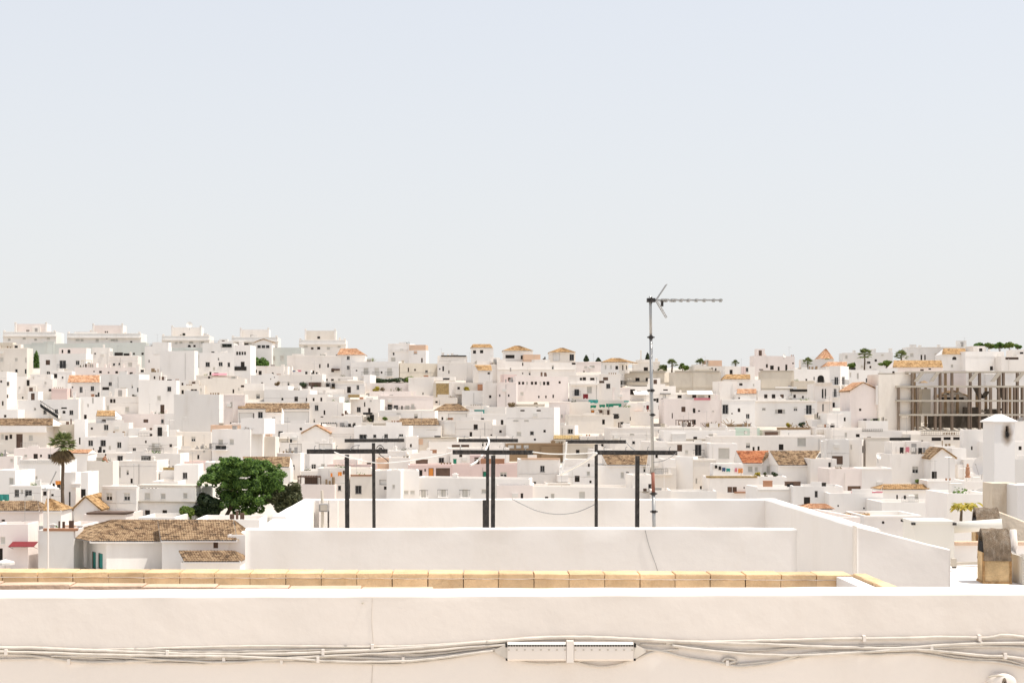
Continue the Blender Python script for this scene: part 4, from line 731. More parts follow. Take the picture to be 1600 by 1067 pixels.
h('wide low white house below the potted plant terrace', 'B5', 840, 655, 1330, 900, 'n', '', X=(('bx', 860, 680, 1190, 690, 'wall_g', -.1, .2), ('bx', 1115, 610, 1250, 645, 'wood', .6, .6)), cl=0.3)
h('white house with one narrow dark window near the terrace corner', 'B5', 1180, 650, 1640, 920, 'n', '1395,722,30,62,d', yaw=-5, cl=0.3)
h('grey-topped low house directly behind the back parapet, right of the mast', 'B5', 20, 695, 470, 820, 'g', '', cl=0)
# --- A6 / B6
h('far white apartment slab behind the single palm on the right skyline', 'A6', 95, 325, 500, 560, 'g', '420,345,22,14,s;365,390,20,20,k;305,408,30,20,k;120,360,20,30,s;320,445,16,20,k;250,440,20,20,s', d=362, yaw=-6, X=(('ch', 185, 305, .7), ('ch', 335, 295, .7), ('ch', 487, 288, .8)), cl=0)
h('long far white apartment slab on the right skyline behind the orange roof', 'A6', 630, 278, 1275, 560, 'g', '745,365,14,44,k;775,365,12,44,k;665,345,30,30,s;870,350,30,40,s', d=362, yaw=-6, X=(('ch', 733, 262, .7), ('ch', 890, 258, .7), ('ch', 1060, 250, .8)), cl=0)
h('white house on the ridge with orange tile roof and fan window', 'A6', 915, 342, 1118, 560, 'n', '1020,372,36,28,a;1000,435,20,24,s', tr=(925, 1110, 292, 915, 1118, 342, 'tile_ochre'), d=352, dp=5, cl=0)
h('white blank block with a black corner window on the right skyline', 'A6', 1105, 315, 1440, 560, 'n', '1240,303,28,28,k', d=350, hut=((1180, 270, 1275, 320, 'w', 1),), cl=0.6)
h('white and pink house at the right end of the skyline', 'A6', 1415, 358, 1660, 560, 'w', '1580,335,30,30,k;1500,372,110,22,b', d=345, hut=((1500, 300, 1660, 362, 'w', 1),), cl=0.4)
h('row house with crumbling orange roof line above the concrete frame', 'A6', 505, 450, 925, 600, 'p', '815,455,22,24,k;750,470,30,14,b', tr=(515, 912, 392, 505, 925, 450, 'tile_ochre'), d=340, dp=5, cl=0)
h('small white house with pinkish top left of the concrete frame', 'A6', 375, 455, 545, 590, 'n', '512,488,20,16,k', cl=0.3, d=338)
h('white house by the single palm trunk', 'A6', 140, 470, 395, 680, 'n', '215,520,16,50,s;365,545,30,40,g;150,510,20,40,s', cl=0.3)
h('grey house with a gable end left of the concrete frame', 'A6', 150, 642, 395, 980, 'p', '275,900,30,48,k;235,800,20,20,k', gb=(258, 575, 'tile_orange'), dp=7, cl=0)
h('large blank cream party wall beside the concrete frame', 'A6', 385, 505, 665, 985, 'c', '', cl=0, yaw=5, X=(('bx', 390, 498, 640, 512, 'wall_k', .05, .4), ('bx', 370, 600, 392, 760, 'wall_n', .2, .4)))
h('white back wall house seen through the concrete frame', 'A6', 655, 490, 1660, 860, 'n', '', cl=0, d=272, yaw=0)
h('sunlit cream rear wing inside the construction plot', 'A6', 900, 690, 1140, 840, 'c', '1000,700,200,30,k', cl=0, d=267.5, yaw=0, dp=3, gb=(1010, 645, 'tile_brown'))
h('low white house with sloping dark stair near the street corner', 'A6', -40, 830, 95, 1010, 'n', '5,945,30,60,k', cl=0, yaw=3)
h('white box house left of the red tarp', 'B6', 286, 92, 468, 225, 'n', '', cl=0.5, yaw=0, X=(('bx', 345, 76, 380, 92, 'dark', .3, .3),))
h('wide low white house under the red tarp', 'B6', 0, 172, 740, 300, 'w', '215,215,32,26,k;115,210,20,40,s', cl=0.6, hut=((0, 150, 250, 176, 'w', 2),), X=(('rl', 250, 160, 420, 180),))
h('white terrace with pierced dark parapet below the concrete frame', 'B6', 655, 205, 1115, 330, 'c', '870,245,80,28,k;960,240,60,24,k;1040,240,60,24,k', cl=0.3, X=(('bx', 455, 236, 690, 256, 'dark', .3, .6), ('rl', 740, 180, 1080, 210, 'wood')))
h('pinkish white house with a thin dark window, right', 'B6', 125, 250, 296, 510, 'w', '258,330,16,60,k;160,310,14,40,s', s=('r', 250), cl=0.3)
h('cream wall house with a small dish below the red tarp', 'B6', 285, 262, 492, 510, 'c', '', cl=0.3, X=(('bx', 280, 236, 480, 262, 'roof_floor', .2, 2),), yaw=-6)
h('white house with a laundry terrace and one half-blind window', 'B6', 478, 370, 830, 625, 'w', '695,500,52,58,h', cl=0.2, yaw=3, hut=((500, 268, 820, 380, 'w', 2),))
h('small white house with a low dark-edged gable, right', 'B6', 825, 398, 1025, 610, 'n', '930,385,28,32,k;852,545,44,62,k', gb=(915, 322, 'tile_brown'), cl=0, d=205)
h('bright white house right of the low dark-edged gable', 'B6', 1000, 320, 1120, 610, 'n', '', cl=0, yaw=4)
h('bluish white house with double window under the concrete frame', 'B6', 1105, 168, 1360, 440, 'n', '1265,315,54,68,d;1165,320,14,30,k;1262,380,160,64,b', yaw=-14, cl=0)
h('white roof terrace with dishes left of the sooty chimney', 'B6', 1100, 412, 1365, 620, 'n', '', cl=0, yaw=0, X=(('bx', 1318, 418, 1345, 560, 'wall_g', .5, .5),), hut=((1050, 570, 1120, 600, 'n', .2),))
h('white house right of the sooty chimney with one dark window', 'B6', 1525, 95, 1680, 420, 'n', '1585,335,50,68,d', yaw=-12, cl=0.3)
h('grey low wall house behind the sooty chimney at the right edge', 'B6', 1525, 412, 1680, 640, 'g', '', cl=0, yaw=-14)
h('pink flat house at right behind the terrace corner', 'B6', -20, 492, 262, 720, 'p', '28,640,14,40,k;185,660,110,50,b', cl=0.5)
h('grey low house with dark opening under the pinkish house, right', 'B6', -40, 250, 140, 510, 'g', '45,420,90,70,b', cl=0.3, yaw=-10)
h('white cube house with a small black door, right', 'B6', 250, 488, 498, 720, 'n', '400,680,28,40,k', cl=0.2, yaw=-3)
h('long white house with pink roof line right of the terrace wall', 'B6', -20, 695, 425, 905, 'n', '52,800,14,14,k;117,830,12,14,k;267,820,14,14,k', cl=0.2, X=(('bx', 170, 686, 420, 698, 'pink', .1, .6),))
h('white house with two thin dark windows and tan tiles, right', 'B6', 415, 668, 825, 800, 'n', '543,735,14,52,k;608,738,22,52,d;700,730,40,60,s', cl=0, tr=(430, 800, 625, 415, 815, 668, 'tile_ochre'), dp=5)
h('plain low white house in front of the tan tiles, right', 'B6', 415, 772, 985, 960, 'n', '485,862,90,12,b', cl=0.4)
h('white terrace with rusty pots and aerials left of the lower dish', 'B6', 800, 590, 1100, 800, 'n', '', cl=1, X=(('bx', 825, 700, 965, 725, 'wall_br', .2, .4), ('bx', 865, 755, 965, 785, 'wall_br', .1, .4)))
h('white terrace wall behind the banana plant', 'B6', 960, 700, 1360, 1000, 'n', '', cl=0, yaw=0, d=110)
h('small house with striped brown tiles beside the right terrace wall', 'B6', 60, 935, 330, 1010, 'n', '', tr=(60, 318, 872, 150, 310, 940, 'tile_ochre'), cl=0, d=120, dp=4)
h('orange-roofed annex just over the right terrace wall', 'B5', 1300, 860, 1560, 960, 'n', '', tr=(1330, 1480, 818, 1300, 1560, 865, 'tile_orange'), cl=0, d=140, dp=4)
# --- smaller houses that close the gaps between the rows
def hg(label, x0, y0, x1, y1, c='w', W='', **k): return h(label, 'G', x0, y0, x1, y1, c, W, **k)
hg('low white wall house with planter just under the dark ridge tree', 388, 572, 450, 588, 'w', '400,580,3,5,k', cl=.5)
hg('narrow house with terrace left of the hedge on the ridge', 498, 588, 552, 600, 'w', '510,594,4,5,k;530,594,4,5,s', cl=1)
hg('low white roof left of the faded red awning', 270, 594, 308, 606, 'n', '285,600,3,4,k', cl=.4)
hg('slim white house right of the hedge', 706, 596, 724, 634, 'w', '714,612,3,5,k', cl=0)
hg('low terrace wall right of the planted pergola', 480, 616, 512, 634, 'w', '490,624,3,5,k;502,624,3,6,k', cl=1)
hg('low cream roof left of the brown reed screen', 670, 621, 714, 636, 'c', '682,628,4,3,k', cl=1)
hg('slim pale house left of the cream blank house in the centre', 858, 628, 890, 670, 'p', '868,646,4,6,k;878,650,3,5,s', cl=.5)
hg('low white house between pyramid roof and teal tarp', 728, 634, 760, 652, 'w', '745,642,4,4,k', cl=.6)
hg('slim cream house left of the mast with grey window', 954, 636, 984, 672, 'c', '966,650,4,6,h', cl=1)
hg('small white house at the left edge above the stained farmhouse', -8, 640, 28, 660, 'n', '8,650,4,4,k', cl=.4)
hg('slim house beside the street steps, right', 1312, 642, 1330, 674, 'g', '1320,655,3,6,k', cl=0)
hg('white terrace behind the mast with folded deck chairs', 1018, 667, 1098, 684, 'w', '1030,674,4,5,k;1050,676,3,5,k', cl=2, X=(('pg', 1060, 656, 1084, 668, 'wood'),))
hg('white terrace with reed mats right of the deck chairs', 1092, 667, 1182, 684, 'w', '1110,674,4,4,k;1140,674,6,4,s', cl=2, X=(('bx', 1104, 662, 1124, 667, 'reed', .4, .8), ('bx', 1136, 663, 1160, 667, 'wall_br', .6, .6)))
hg('low white roof house under the iron balcony, right', 1268, 655, 1298, 674, 'n', '', cl=.6)
hg('long low white wall under the porch house', 410, 662, 500, 688, 'n', '425,672,3,5,k;470,670,4,4,k', cl=.6)
hg('small house right of the large pale slit-window house', 770, 664, 796, 690, 'w', '782,674,4,4,k', cl=.4)
hg('low cream house left of the small box house', 218, 672, 276, 690, 'w', '236,680,4,5,k;256,680,3,5,s', cl=1)
hg('slim white house between two posts in the centre', 634, 682, 654, 714, 'w', '642,696,3,5,k', cl=0)
hg('white house behind the mast at crossbar height', 1016, 690, 1042, 736, 'w', '1026,712,4,7,k', cl=.3)
hg('low white house below the pierced dark parapet', 1446, 697, 1492, 722, 'n', '1462,708,4,5,k', cl=.6)
hg('long pinkish terrace wall behind the palm crown', 22, 700, 104, 724, 'p', '40,712,5,4,s;64,712,3,4,k', cl=1)
hg('long white roof terrace where the sunbather sits', 132, 707, 208, 728, 'w', '', cl=.4, dp=3)
hg('low white house with brown strip right of the sunbather', 196, 708, 282, 742, 'w', '262,722,5,6,k;226,722,4,5,s', cl=1)
hg('white house behind the middle crossbar ends', 704, 700, 796, 730, 'w', '720,712,5,4,k;772,712,5,5,s', cl=1)
hg('small white house right of the third back crossbar', 926, 702, 958, 732, 'w', '946,716,3,5,k', cl=.3)
hg('low white house below the four small windows', 584, 704, 644, 722, 'n', '', cl=1)
hg('low cream house behind the first post', 536, 732, 584, 750, 'c', '', cl=.5)
hg('white house with pergola by the tree top right', 470, 735, 500, 762, 'w', '484,748,4,4,k', cl=.4)
hg('slim white house right of the second post', 604, 735, 626, 790, 'n', '615,760,4,6,s', cl=0)
hg('low sandy roof house below the beige blank wall', 238, 752, 278, 770, 'w', '', cl=.4)
hg('white terrace below the upper dish, right', 1500, 752, 1560, 782, 'n', '1520,768,4,5,k', cl=1)
hg('small white house behind the back parapet at the mast', 1018, 766, 1048, 792, 'w', '', cl=0)
hg('white house with dark doorway right of the small gable', 130, 775, 160, 800, 'n', '148,786,6,9,k', cl=0)
hg('white house low at right over the terrace wall', 1350, 805, 1440, 840, 'n', '1380,816,4,4,k', d=118, cl=.3)
hg('white house beside the hip-roofed corner house', 124, 826, 146, 860, 'n', '', cl=0)
hg('white slab house behind the sooty chimney', 1540, 690, 1600, 770, 'n', '1594,700,5,6,k', cl=0, d=225)

# plain houses on the low ground right behind the terrace, out of sight from here
R = srt('low ground')
for row, d_ in enumerate((48, 66, 86, 108, 132, 158)):
    for j in range(9):
        x_ = -d_ * .34 + d_ * .80 * (j + R.random() * .3) / 9; w_ = d_ * .075; zt_ = -(798 - HY) * d_ / F - R.uniform(.2, 2.2)
        if zt_ < ter(d_) + 2.2: continue
        a_ = HX + x_ / d_ * F; b_ = a_ + w_ / d_ * F
        if b_ < 400 or a_ > 1330: continue
        h('plain white flat-roofed house out of sight below the terrace', 'G', a_, HY - zt_ / d_ * F, b_, 900, R.choice('wnpcg'), '', d=d_, cl=0, dp=7, name='town_house', group='houses hidden below the terrace')
# ---------------------------------------------------------------- the concrete frame under construction
def q7(x, y): return 1380 + x / 7.273, 570 + y / 7.273
fr = thing('concrete_frame', 'unfinished grey concrete building frame of columns and slabs, right', 'building', px(1500, 672, 261))
FO = fr.location.copy()
def fbox(name, x0, y0, x1, y1, k0, k1, mt='wall_k', par=None):
    a = q7(x0, y0); b_ = q7(x1, y1); d0 = 261.0
    p, q = px(a[0], a[1], d0), px(b_[0], b_[1], d0); m = MB(); m.box(p.x, d0 + k0, q.z, q.x, d0 + k1, p.z); return m.obj(name, mt, par or fr, FO)
for i, (ya, yb, xa) in enumerate(((72, 90, 265), (236, 258, 150), (398, 418, 150), (558, 578, 180), (742, 760, 330))):
    fbox('slab', xa, ya, 1700, yb, 0, 1.0); fbox('slab', xa + 40, ya - 2, 1700, yb - 6, 5.0, 5.9)
    for x in (xa + 10, 480, 790, 1100, 1400): fbox('beam', x, ya + 2, x + 26, yb - 2, 1.0, 5.0)
R = srt('frame')
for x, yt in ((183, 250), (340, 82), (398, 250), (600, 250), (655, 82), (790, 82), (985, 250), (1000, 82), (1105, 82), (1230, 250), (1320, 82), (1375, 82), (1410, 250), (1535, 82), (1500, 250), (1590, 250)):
    fbox('column', x - 11, yt, x + 11, 752, .12, .8, 'wall_col')  # dark brown here is the columns' shadow side put into the colour
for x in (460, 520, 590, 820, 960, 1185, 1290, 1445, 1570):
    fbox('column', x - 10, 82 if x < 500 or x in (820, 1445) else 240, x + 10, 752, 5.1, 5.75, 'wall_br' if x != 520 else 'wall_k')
for xa, xb in ((450, 370), (625, 548), (1068, 985), (1328, 1245), (1595, 1510)):
    a = q7(xa, 88); b_ = q7(xb, 192); p, q = px(*a, 260.8), px(*b_, 260.8); m = MB(); w = Vector((.35, 0, 0))
    m.add([p - w, p + w, q + w, q - w] + [v + Vector((0, .5, 0)) for v in (p - w, p + w, q + w, q - w)], [(0, 1, 2, 3), (7, 6, 5, 4), (0, 4, 5, 1), (1, 5, 6, 2), (2, 6, 7, 3), (3, 7, 4, 0)])
    m.obj('brace', 'wall_k', fr, FO)
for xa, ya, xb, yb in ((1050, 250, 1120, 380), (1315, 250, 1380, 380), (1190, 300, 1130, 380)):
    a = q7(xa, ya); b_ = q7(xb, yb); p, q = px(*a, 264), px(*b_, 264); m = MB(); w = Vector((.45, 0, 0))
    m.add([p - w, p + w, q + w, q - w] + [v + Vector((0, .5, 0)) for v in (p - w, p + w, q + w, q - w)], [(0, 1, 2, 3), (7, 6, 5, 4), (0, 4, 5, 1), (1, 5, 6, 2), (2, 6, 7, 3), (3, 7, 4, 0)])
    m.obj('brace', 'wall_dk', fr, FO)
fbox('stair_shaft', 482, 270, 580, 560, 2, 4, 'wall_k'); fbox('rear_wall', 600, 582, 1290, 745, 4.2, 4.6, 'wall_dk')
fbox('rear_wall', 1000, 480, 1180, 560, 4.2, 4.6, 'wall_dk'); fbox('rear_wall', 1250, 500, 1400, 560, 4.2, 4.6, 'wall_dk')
for i, (x, y) in enumerate(((720, 340), (850, 335), (1110, 540), (1330, 520), (450, 205))):
    m = MB(); a = q7(x, y); p = px(*a, 263); n = 9
    rr = [Vector((R.uniform(.4, .9) * math.cos(k * 6.283 / n) * 1.4, R.uniform(.4, .8) * math.sin(k * 6.283 / n), 0)) for k in range(n)]
    m.add([p + v for v in rr] + [p + Vector((R.uniform(-.3, .3), 0, R.uniform(.4, .7)))], [(k, (k + 1) % n, n) for k in range(n)])
    tag(m.obj('rubble_heap', 'wall_br' if i == 4 else 'wall_dk', None, p), ('dark sheet heap on the frame slab above the sunlit rear wing', 'black tarpaulin heap beside the second column row', 'dark rubble heap low in the concrete frame', 'dark scrub heap right of the bent braces', 'brown brick heap on the top slab of the frame')[i], 'heap')

# ---------------------------------------------------------------- vegetation
def leafcloud(name, mt, blobs, par, org, n, size, seed, flat=.6):
    R = srt(seed, name); m = MB(); tot = sum(b_[3] * b_[4] * b_[5] for b_ in blobs) ** 1.0
    for (cx, cy, cz, rx, ry, rz) in blobs:
        k = max(20, int(n * rx * ry * rz / tot))
        for i in range(k):
            while True:
                v = Vector((R.uniform(-1, 1), R.uniform(-1, 1), R.uniform(-1, 1)))
                if .0 < v.length < 1: break
            v = v.normalized() * (v.length ** .35) * (1 + .16 * math.sin(7 * v.x + 3 * v.z + cx) * math.cos(6 * v.y + 4 * v.z))
            p = Vector((cx + v.x * rx, cy + v.y * ry, cz + v.z * rz)); s = size * R.uniform(.6, 1.3)
            nn = (v * .8 + Vector((R.uniform(-1, 1), R.uniform(-1, 1), R.uniform(-.3, 1.1)))).normalized()
            a = nn.orthogonal().normalized(); a.rotate(Matrix.Rotation(R.uniform(0, 6.28), 3, nn)); b_ = nn.cross(a)
            m.add([p - a * s * .5, p - b_ * s * flat * .5, p + a * s * .5, p + b_ * s * flat * .5], [(0, 1, 2, 3)])
    return m.obj(name, mt, par, org)
def clumps(R, c, rx, ry, rz, n, k=.38):
    out = []
    for i in range(n):
        t = R.uniform(0, 6.283); ph = math.acos(R.uniform(-.35, 1)); q = R.uniform(.45, .8)
        s = R.uniform(.75, 1.25) * k
        out.append((c.x + rx * q * math.sin(ph) * math.cos(t), c.y + ry * q * math.sin(ph) * math.sin(t), c.z + rz * q * math.cos(ph), rx * s, ry * s, rz * s))
    return out
def tree(label, x, ybase, xc, yc, wpx, hpx, d, mt, n=6000, size=.3, ncl=14, name='broadleaf_tree', cat='tree', k=.4, ry=None, blobs=None):
    base = px(x, ybase, d); base.z = min(base.z, ter(d) + .05) if cat == 'tree' and ybase > 590 else base.z
    t = thing(name, label, cat, base); R = srt(label); c = px(xc, yc, d); rx = wpx * d / F / 2; rz = hpx * d / F / 2
    m = MB(); r0 = max(.08, rx * .07)
    m.tube([base, base.lerp(c, .5) + Vector((r0, 0, 0)), c], [r0, r0 * .75, r0 * .4], 8)
    for i in range(7):
        e = c + Vector((R.uniform(-.7, .7) * rx, R.uniform(-.6, .6) * rx, R.uniform(-.3, .6) * rz)); s_ = base.lerp(c, R.uniform(.45, .9)); m.tube([s_, s_.lerp(e, .5) + Vector((0, 0, .2)), e], [r0 * .45, r0 * .3, r0 * .1], 6)
    m.obj('trunk', 'bark', t, base)
    bl = blobs or clumps(R, c, rx, ry or rx * .8, rz, ncl, k)
    leafcloud('crown', mt, bl, t, base, n, size, label); return t
def P3(x, y, d): return px(x, y, d)
d = 172.0; sc_ = d / F
R = srt('bigtree'); bl = []
for (x, y, rx, rz) in ((318, 752, 10, 8), (335, 740, 22, 12), (428, 735, 16, 12), (438, 750, 12, 14), (415, 750, 26, 20), (355, 735, 24, 12), (370, 724, 26, 9), (345, 742, 24, 13), (325, 748, 14, 9), (372, 733, 26, 13), (402, 730, 24, 12), (425, 742, 18, 13), (360, 765, 22, 18), (385, 772, 24, 22), (408, 760, 22, 18), (432, 758, 12, 12), (350, 752, 20, 12), (380, 748, 30, 16), (395, 790, 16, 12), (375, 800, 12, 8), (340, 734, 14, 8), (388, 724, 18, 7), (360, 790, 18, 12), (345, 780, 16, 12), (400, 782, 18, 14), (420, 776, 14, 14)):
    for j in range(9):
        p = px(x + R.uniform(-.8, .8) * rx, y + R.uniform(-.7, .7) * rz, d + R.uniform(-3.5, 3.5)); f_ = R.uniform(.2, .48)
        bl.append((p.x, p.y, p.z, rx * sc_ * f_, rx * sc_ * f_, rz * sc_ * f_ * 1.1))
tree('big dense dark green broadleaf tree left of the terrace', 350, 812, 372, 755, 110, 60, d, 'leaf_green', 46000, .30, blobs=bl)
def scrub(label, spots, d, mt, n, size, name='shrub', cat='shrub', x=None, y=None):
    bl = []; R = srt(label)
    for (a, b_, rx, rz) in spots:
        for j in range(5):
            p = px(a + R.uniform(-.5, .5) * rx, b_ + R.uniform(-.5, .5) * rz, d + R.uniform(-1, 1) * rx * d / F * .5); f_ = R.uniform(.4, .65); bl.append((p.x, p.y, p.z, rx * d / F * f_, rx * d / F * f_, rz * d / F * f_))
    s = spots[0]; base = px(x or s[0], y or (s[1] + s[3]), d); t = thing(name, label, cat, base); m = MB()
    for j in range(5):
        q = bl[R.randrange(len(bl))]; e = Vector(q[:3]); m.tube([base + Vector((.1 * j, 0, 0)), base.lerp(e, .5), e], [.09, .06, .03], 5)
    m.obj('stem', 'bark', t, base); leafcloud('foliage', mt, bl, t, base, n, size, label); return t
scrub('olive green bushy shrub at the right of the big tree', ((448, 772, 22, 20), (460, 765, 12, 12), (440, 790, 18, 12), (425, 775, 14, 16)), 171, 'leaf_olive', 7000, .32, y=812)
scrub('dark shrub thicket left under the big tree', ((325, 790, 20, 16), (308, 798, 16, 12), (340, 798, 14, 12)), 170, 'leaf_dark', 6000, .32, y=814)
scrub('olive brown tall shrub at left of the big tree', ((312, 780, 14, 12), (302, 788, 10, 10)), 171.5, 'leaf_olive', 3000, .3, y=812)
scrub('bright yellow-green shrub behind the tiled roof, left of the big tree', ((291, 802, 13, 11), (284, 808, 8, 7)), 168, 'leaf_bright', 2600, .28, y=816)
scrub('small green shrub at the foot of the big tree', ((384, 803, 9, 7),), 169, 'leaf_bright', 700, .3, y=812)
def palm(label, x, yb, yc, d, rpx, skirt=0, mt='leaf_palm', nf=30):
    base = px(x, yb, d); c = px(x, yc, d); t = thing('palm_tree', label, 'palm', base); R = srt(label); L = rpx * d / F
    m = MB(); n = 10; m.tube([base.lerp(c, i / n) + Vector((.04 * math.sin(i), 0, 0)) for i in range(n + 1)], [.22 - .006 * i + (.02 if i % 2 else 0) for i in range(n + 1)], 8); m.obj('trunk', 'bark', t, base)
    def fronds(nm, mat_, cnt, e0, e1, lf):
        m = MB()
        for i in range(cnt):
            az = 6.283 * i / cnt + R.uniform(-.2, .2); el = R.uniform(e0, e1); l = L * lf * R.uniform(.8, 1.1)
            dv = Vector((math.cos(az) * math.cos(el), math.sin(az) * math.cos(el), math.sin(el))); sd = dv.cross(Vector((0, 0, 1))).normalized(); up = sd.cross(dv)
            p1 = c + dv * l * .5; m.tube([c, p1], .025, 4)
            for j in range(9):
                a = (j - 4) / 4 * 1.15; tip = p1 + (dv * math.cos(a) + sd * math.sin(a)) * l * .55 - Vector((0, 0, l * (.10 + .10 * abs(a)))); w = (sd * math.cos(a) - dv * math.sin(a)) * l * .06
                mid = p1.lerp(tip, .55) + up * l * .03
                m.add([p1, mid - w, tip, mid + w], [(0, 1, 2, 3)])
        return m.obj(nm, mat_, t, base)
    fronds('crown', mt, nf, -.3, 1.45, 1.0)
    if skirt: fronds('dead_fronds', 'leaf_dead', 26, -1.45, -.7, 1.15)
    return t
palm('tall slim fan palm with a shaggy dead skirt at the left', 98, 822, 694, 166, 25, 1, nf=34)
palm('single palm with tall dark trunk on the right skyline', 1351, 596, 555, 345, 13)
palm('palm crown beside the orange roofs on the right skyline', 1408, 580, 557, 349, 12)
palm('palm just right of the antenna mast on the skyline', 1050, 590, 569, 351, 10)
palm('palm left of the small orange roof block on the skyline', 1094, 582, 567, 351, 9)
palm('small palm left of the grey-pink block on the skyline', 1149, 580, 568, 351, 7)
palm('palm below the pyramid roofed chapel tower', 1262, 580, 566, 345, 9)
tree('round green tree crown right of the skyline palm by the mast', 1067, 592, 1067, 574, 18, 14, 350, 'leaf_bright', 900, .45, 6)
tree('small dark tree behind the mast on the skyline', 1036, 595, 1036, 578, 22, 16, 352, 'leaf_palm', 900, .45, 6)
tree('round dark green tree beside the arcaded white tower', 406, 590, 406, 571, 31, 26, 374, 'leaf_green', 2600, .5, 9)
tree('dark narrow tree between two beige houses at top left', 57, 592, 57, 568, 9, 34, 372, 'leaf_green', 1200, .5, 7)
tree('pale green tree left of the single skyline palm', 1331, 596, 1331, 573, 16, 14, 347, 'leaf_bright', 800, .45, 6)
tree('small green tree right of the single skyline palm', 1385, 590, 1385, 569, 24, 11, 347, 'leaf_bright', 1000, .45, 7)
tree('pale olive tree at the foot of the right street block', 1330, 612, 1330, 604, 12, 13, 330, 'leaf_olive', 500, .4, 5)
for i, (x, y, w, hh) in enumerate(((1531, 540, 18, 10), (1545, 541, 16, 12), (1562, 541, 20, 13), (1577, 540, 18, 14), (1590, 542, 14, 10))):
    tree(('first', 'second', 'third', 'fourth', 'last')[i] + ' round tree from the left in the row on the far right skyline', x, 562, x, y, w, hh, 372, 'leaf_bright' if i % 2 else 'leaf_green', 900, .5, 6)
scrub('dark clipped hedge along the ridge terrace, centre left', ((590, 595, 10, 4), (605, 595, 12, 4), (622, 594, 12, 4), (640, 593, 12, 5), (655, 594, 8, 5)), 331, 'leaf_dark', 3000, .4, 'hedge', 'hedge', y=600)
scrub('bright green bush at the right end of the ridge hedge', ((642, 592, 10, 5),), 330.5, 'leaf_bright', 700, .4, y=599)
scrub('trailing green plant beside the top-left dark openings', ((136, 570, 6, 4),), 352, 'leaf_bright', 400, .4, y=576)
def agave(label, x, y, d, rpx, mt='leaf_palm'):
    base = px(x, y, d); t = thing('agave_plant', label, 'plant', base); R = srt(label); L = rpx * d / F; m = MB()
    for i in range(14):
        az = R.uniform(0, 6.283); el = R.uniform(.2, 1.3); dv = Vector((math.cos(az) * math.cos(el), math.sin(az) * math.cos(el), math.sin(el))); sd = dv.cross(Vector((0, 0, 1))).normalized() * L * .09
        m.add([base - sd, base + sd, base + dv * L * .6 + sd * .8, base + dv * L, base + dv * L * .6 - sd * .8], [(0, 1, 2, 3, 4)])
    m.obj('leaves', mt, t, base)
    m = MB(); m.tube([base - Vector((0, 0, L * .5)), base + Vector((0, 0, .1))], [.12, .1], 6); m.obj('stem', 'bark', t, base)
agave('spiky agave left of the white top-floor block', 573, 566, 366, 9, 'leaf_bright'); agave('spiky agave close to the orange hipped roof', 582, 565, 366, 8)
def cypress(label, x, yb, yt, d):
    base = px(x, yb, d); tp = px(x, yt, d); t = thing('cypress_tree', label, 'tree', base); hgt = tp.z - base.z
    m = MB(); m.tube([base, tp], [.12, .03], 6); m.obj('trunk', 'bark', t, base)
    leafcloud('crown', 'leaf_dark', [(base.x, base.y, base.z + hgt * f, r_, r_, hgt * .2) for f, r_ in ((.3, .7), (.5, .6), (.7, .42), (.85, .25))], t, base, 700, .4, label)
cypress('tiny cypress left of the other on the centre skyline', 916, 566, 555, 368); cypress('tiny cypress beside the pink flat skyline house', 935, 567, 559, 368)
cypress('small araucaria above the cream top-floor block by the mast', 1012, 570, 551, 368)
# potted and terrace plants
for i, (x, y, d_, r_, mt, lb) in enumerate(((587, 608, 313.6, 6, 'leaf_yellow', 'yellow-green potted plant on the pink-white terrace, upper centre'), (598, 608, 313.6, 4, 'leaf_dead', 'dry brown potted plant beside the yellow-green one'),
        (622, 608, 313.6, 4, 'leaf_olive', 'dark potted plant on the pink-white terrace, upper centre'), (729, 608, 297.2, 6, 'leaf_yellow', 'lime plant spilling over the brick pier terrace'), (777, 643, 267.5, 5, 'leaf_dark', 'dark round plant on the white roof by the teal tarp'),
        (475, 602, 315.2, 7, 'leaf_dark', 'dark leafy plant left of the white pergola'), (492, 603, 315.2, 5, 'leaf_olive', 'olive plant under the white pergola'), (433, 599, 322, 5, 'leaf_dead', 'tan dry plant on the terrace left of the pergola'),
        (800, 632, 247.4, 6, 'leaf_dead', 'dry plants along the roof edge of the pale slit-window house'), (838, 632, 247.4, 5, 'leaf_dead', 'dry plant at the right end of the slit-window roof edge'), (1183, 741, 205, 5, 'leaf_yellow', 'yellow-green pot plant below the red-orange roof'),
        (1210, 741, 205, 5, 'leaf_dark', 'dark pot plant at the right end below the red-orange roof'), (1195, 740, 205, 4, 'leaf_olive', 'olive pot plant between two others below the red-orange roof'), (1253, 662, 256, 6, 'leaf_dark', 'dark plant among bamboo poles, right centre'), (1231, 664, 256, 5, 'leaf_yellow', 'yellow plant among bamboo poles, right centre'),
        (85, 824, 160, 6, 'leaf_green', 'green plant in the yard left of the palm foot'), (600, 655, 261.5, 5, 'leaf_bright', 'green pots on the crowded cream terrace'), (577, 655, 261.5, 5, 'leaf_olive', 'olive pots on the crowded cream terrace'), (1433, 751, 205, 4, 'leaf_bright', 'green plant on the wall top below the low dark-edged gable'))):
    scrub(lb, ((x, y, r_, r_ * .7),), d_, mt, 260, r_ * d_ / F * .45, 'potted_plant', 'plant', y=y + r_)

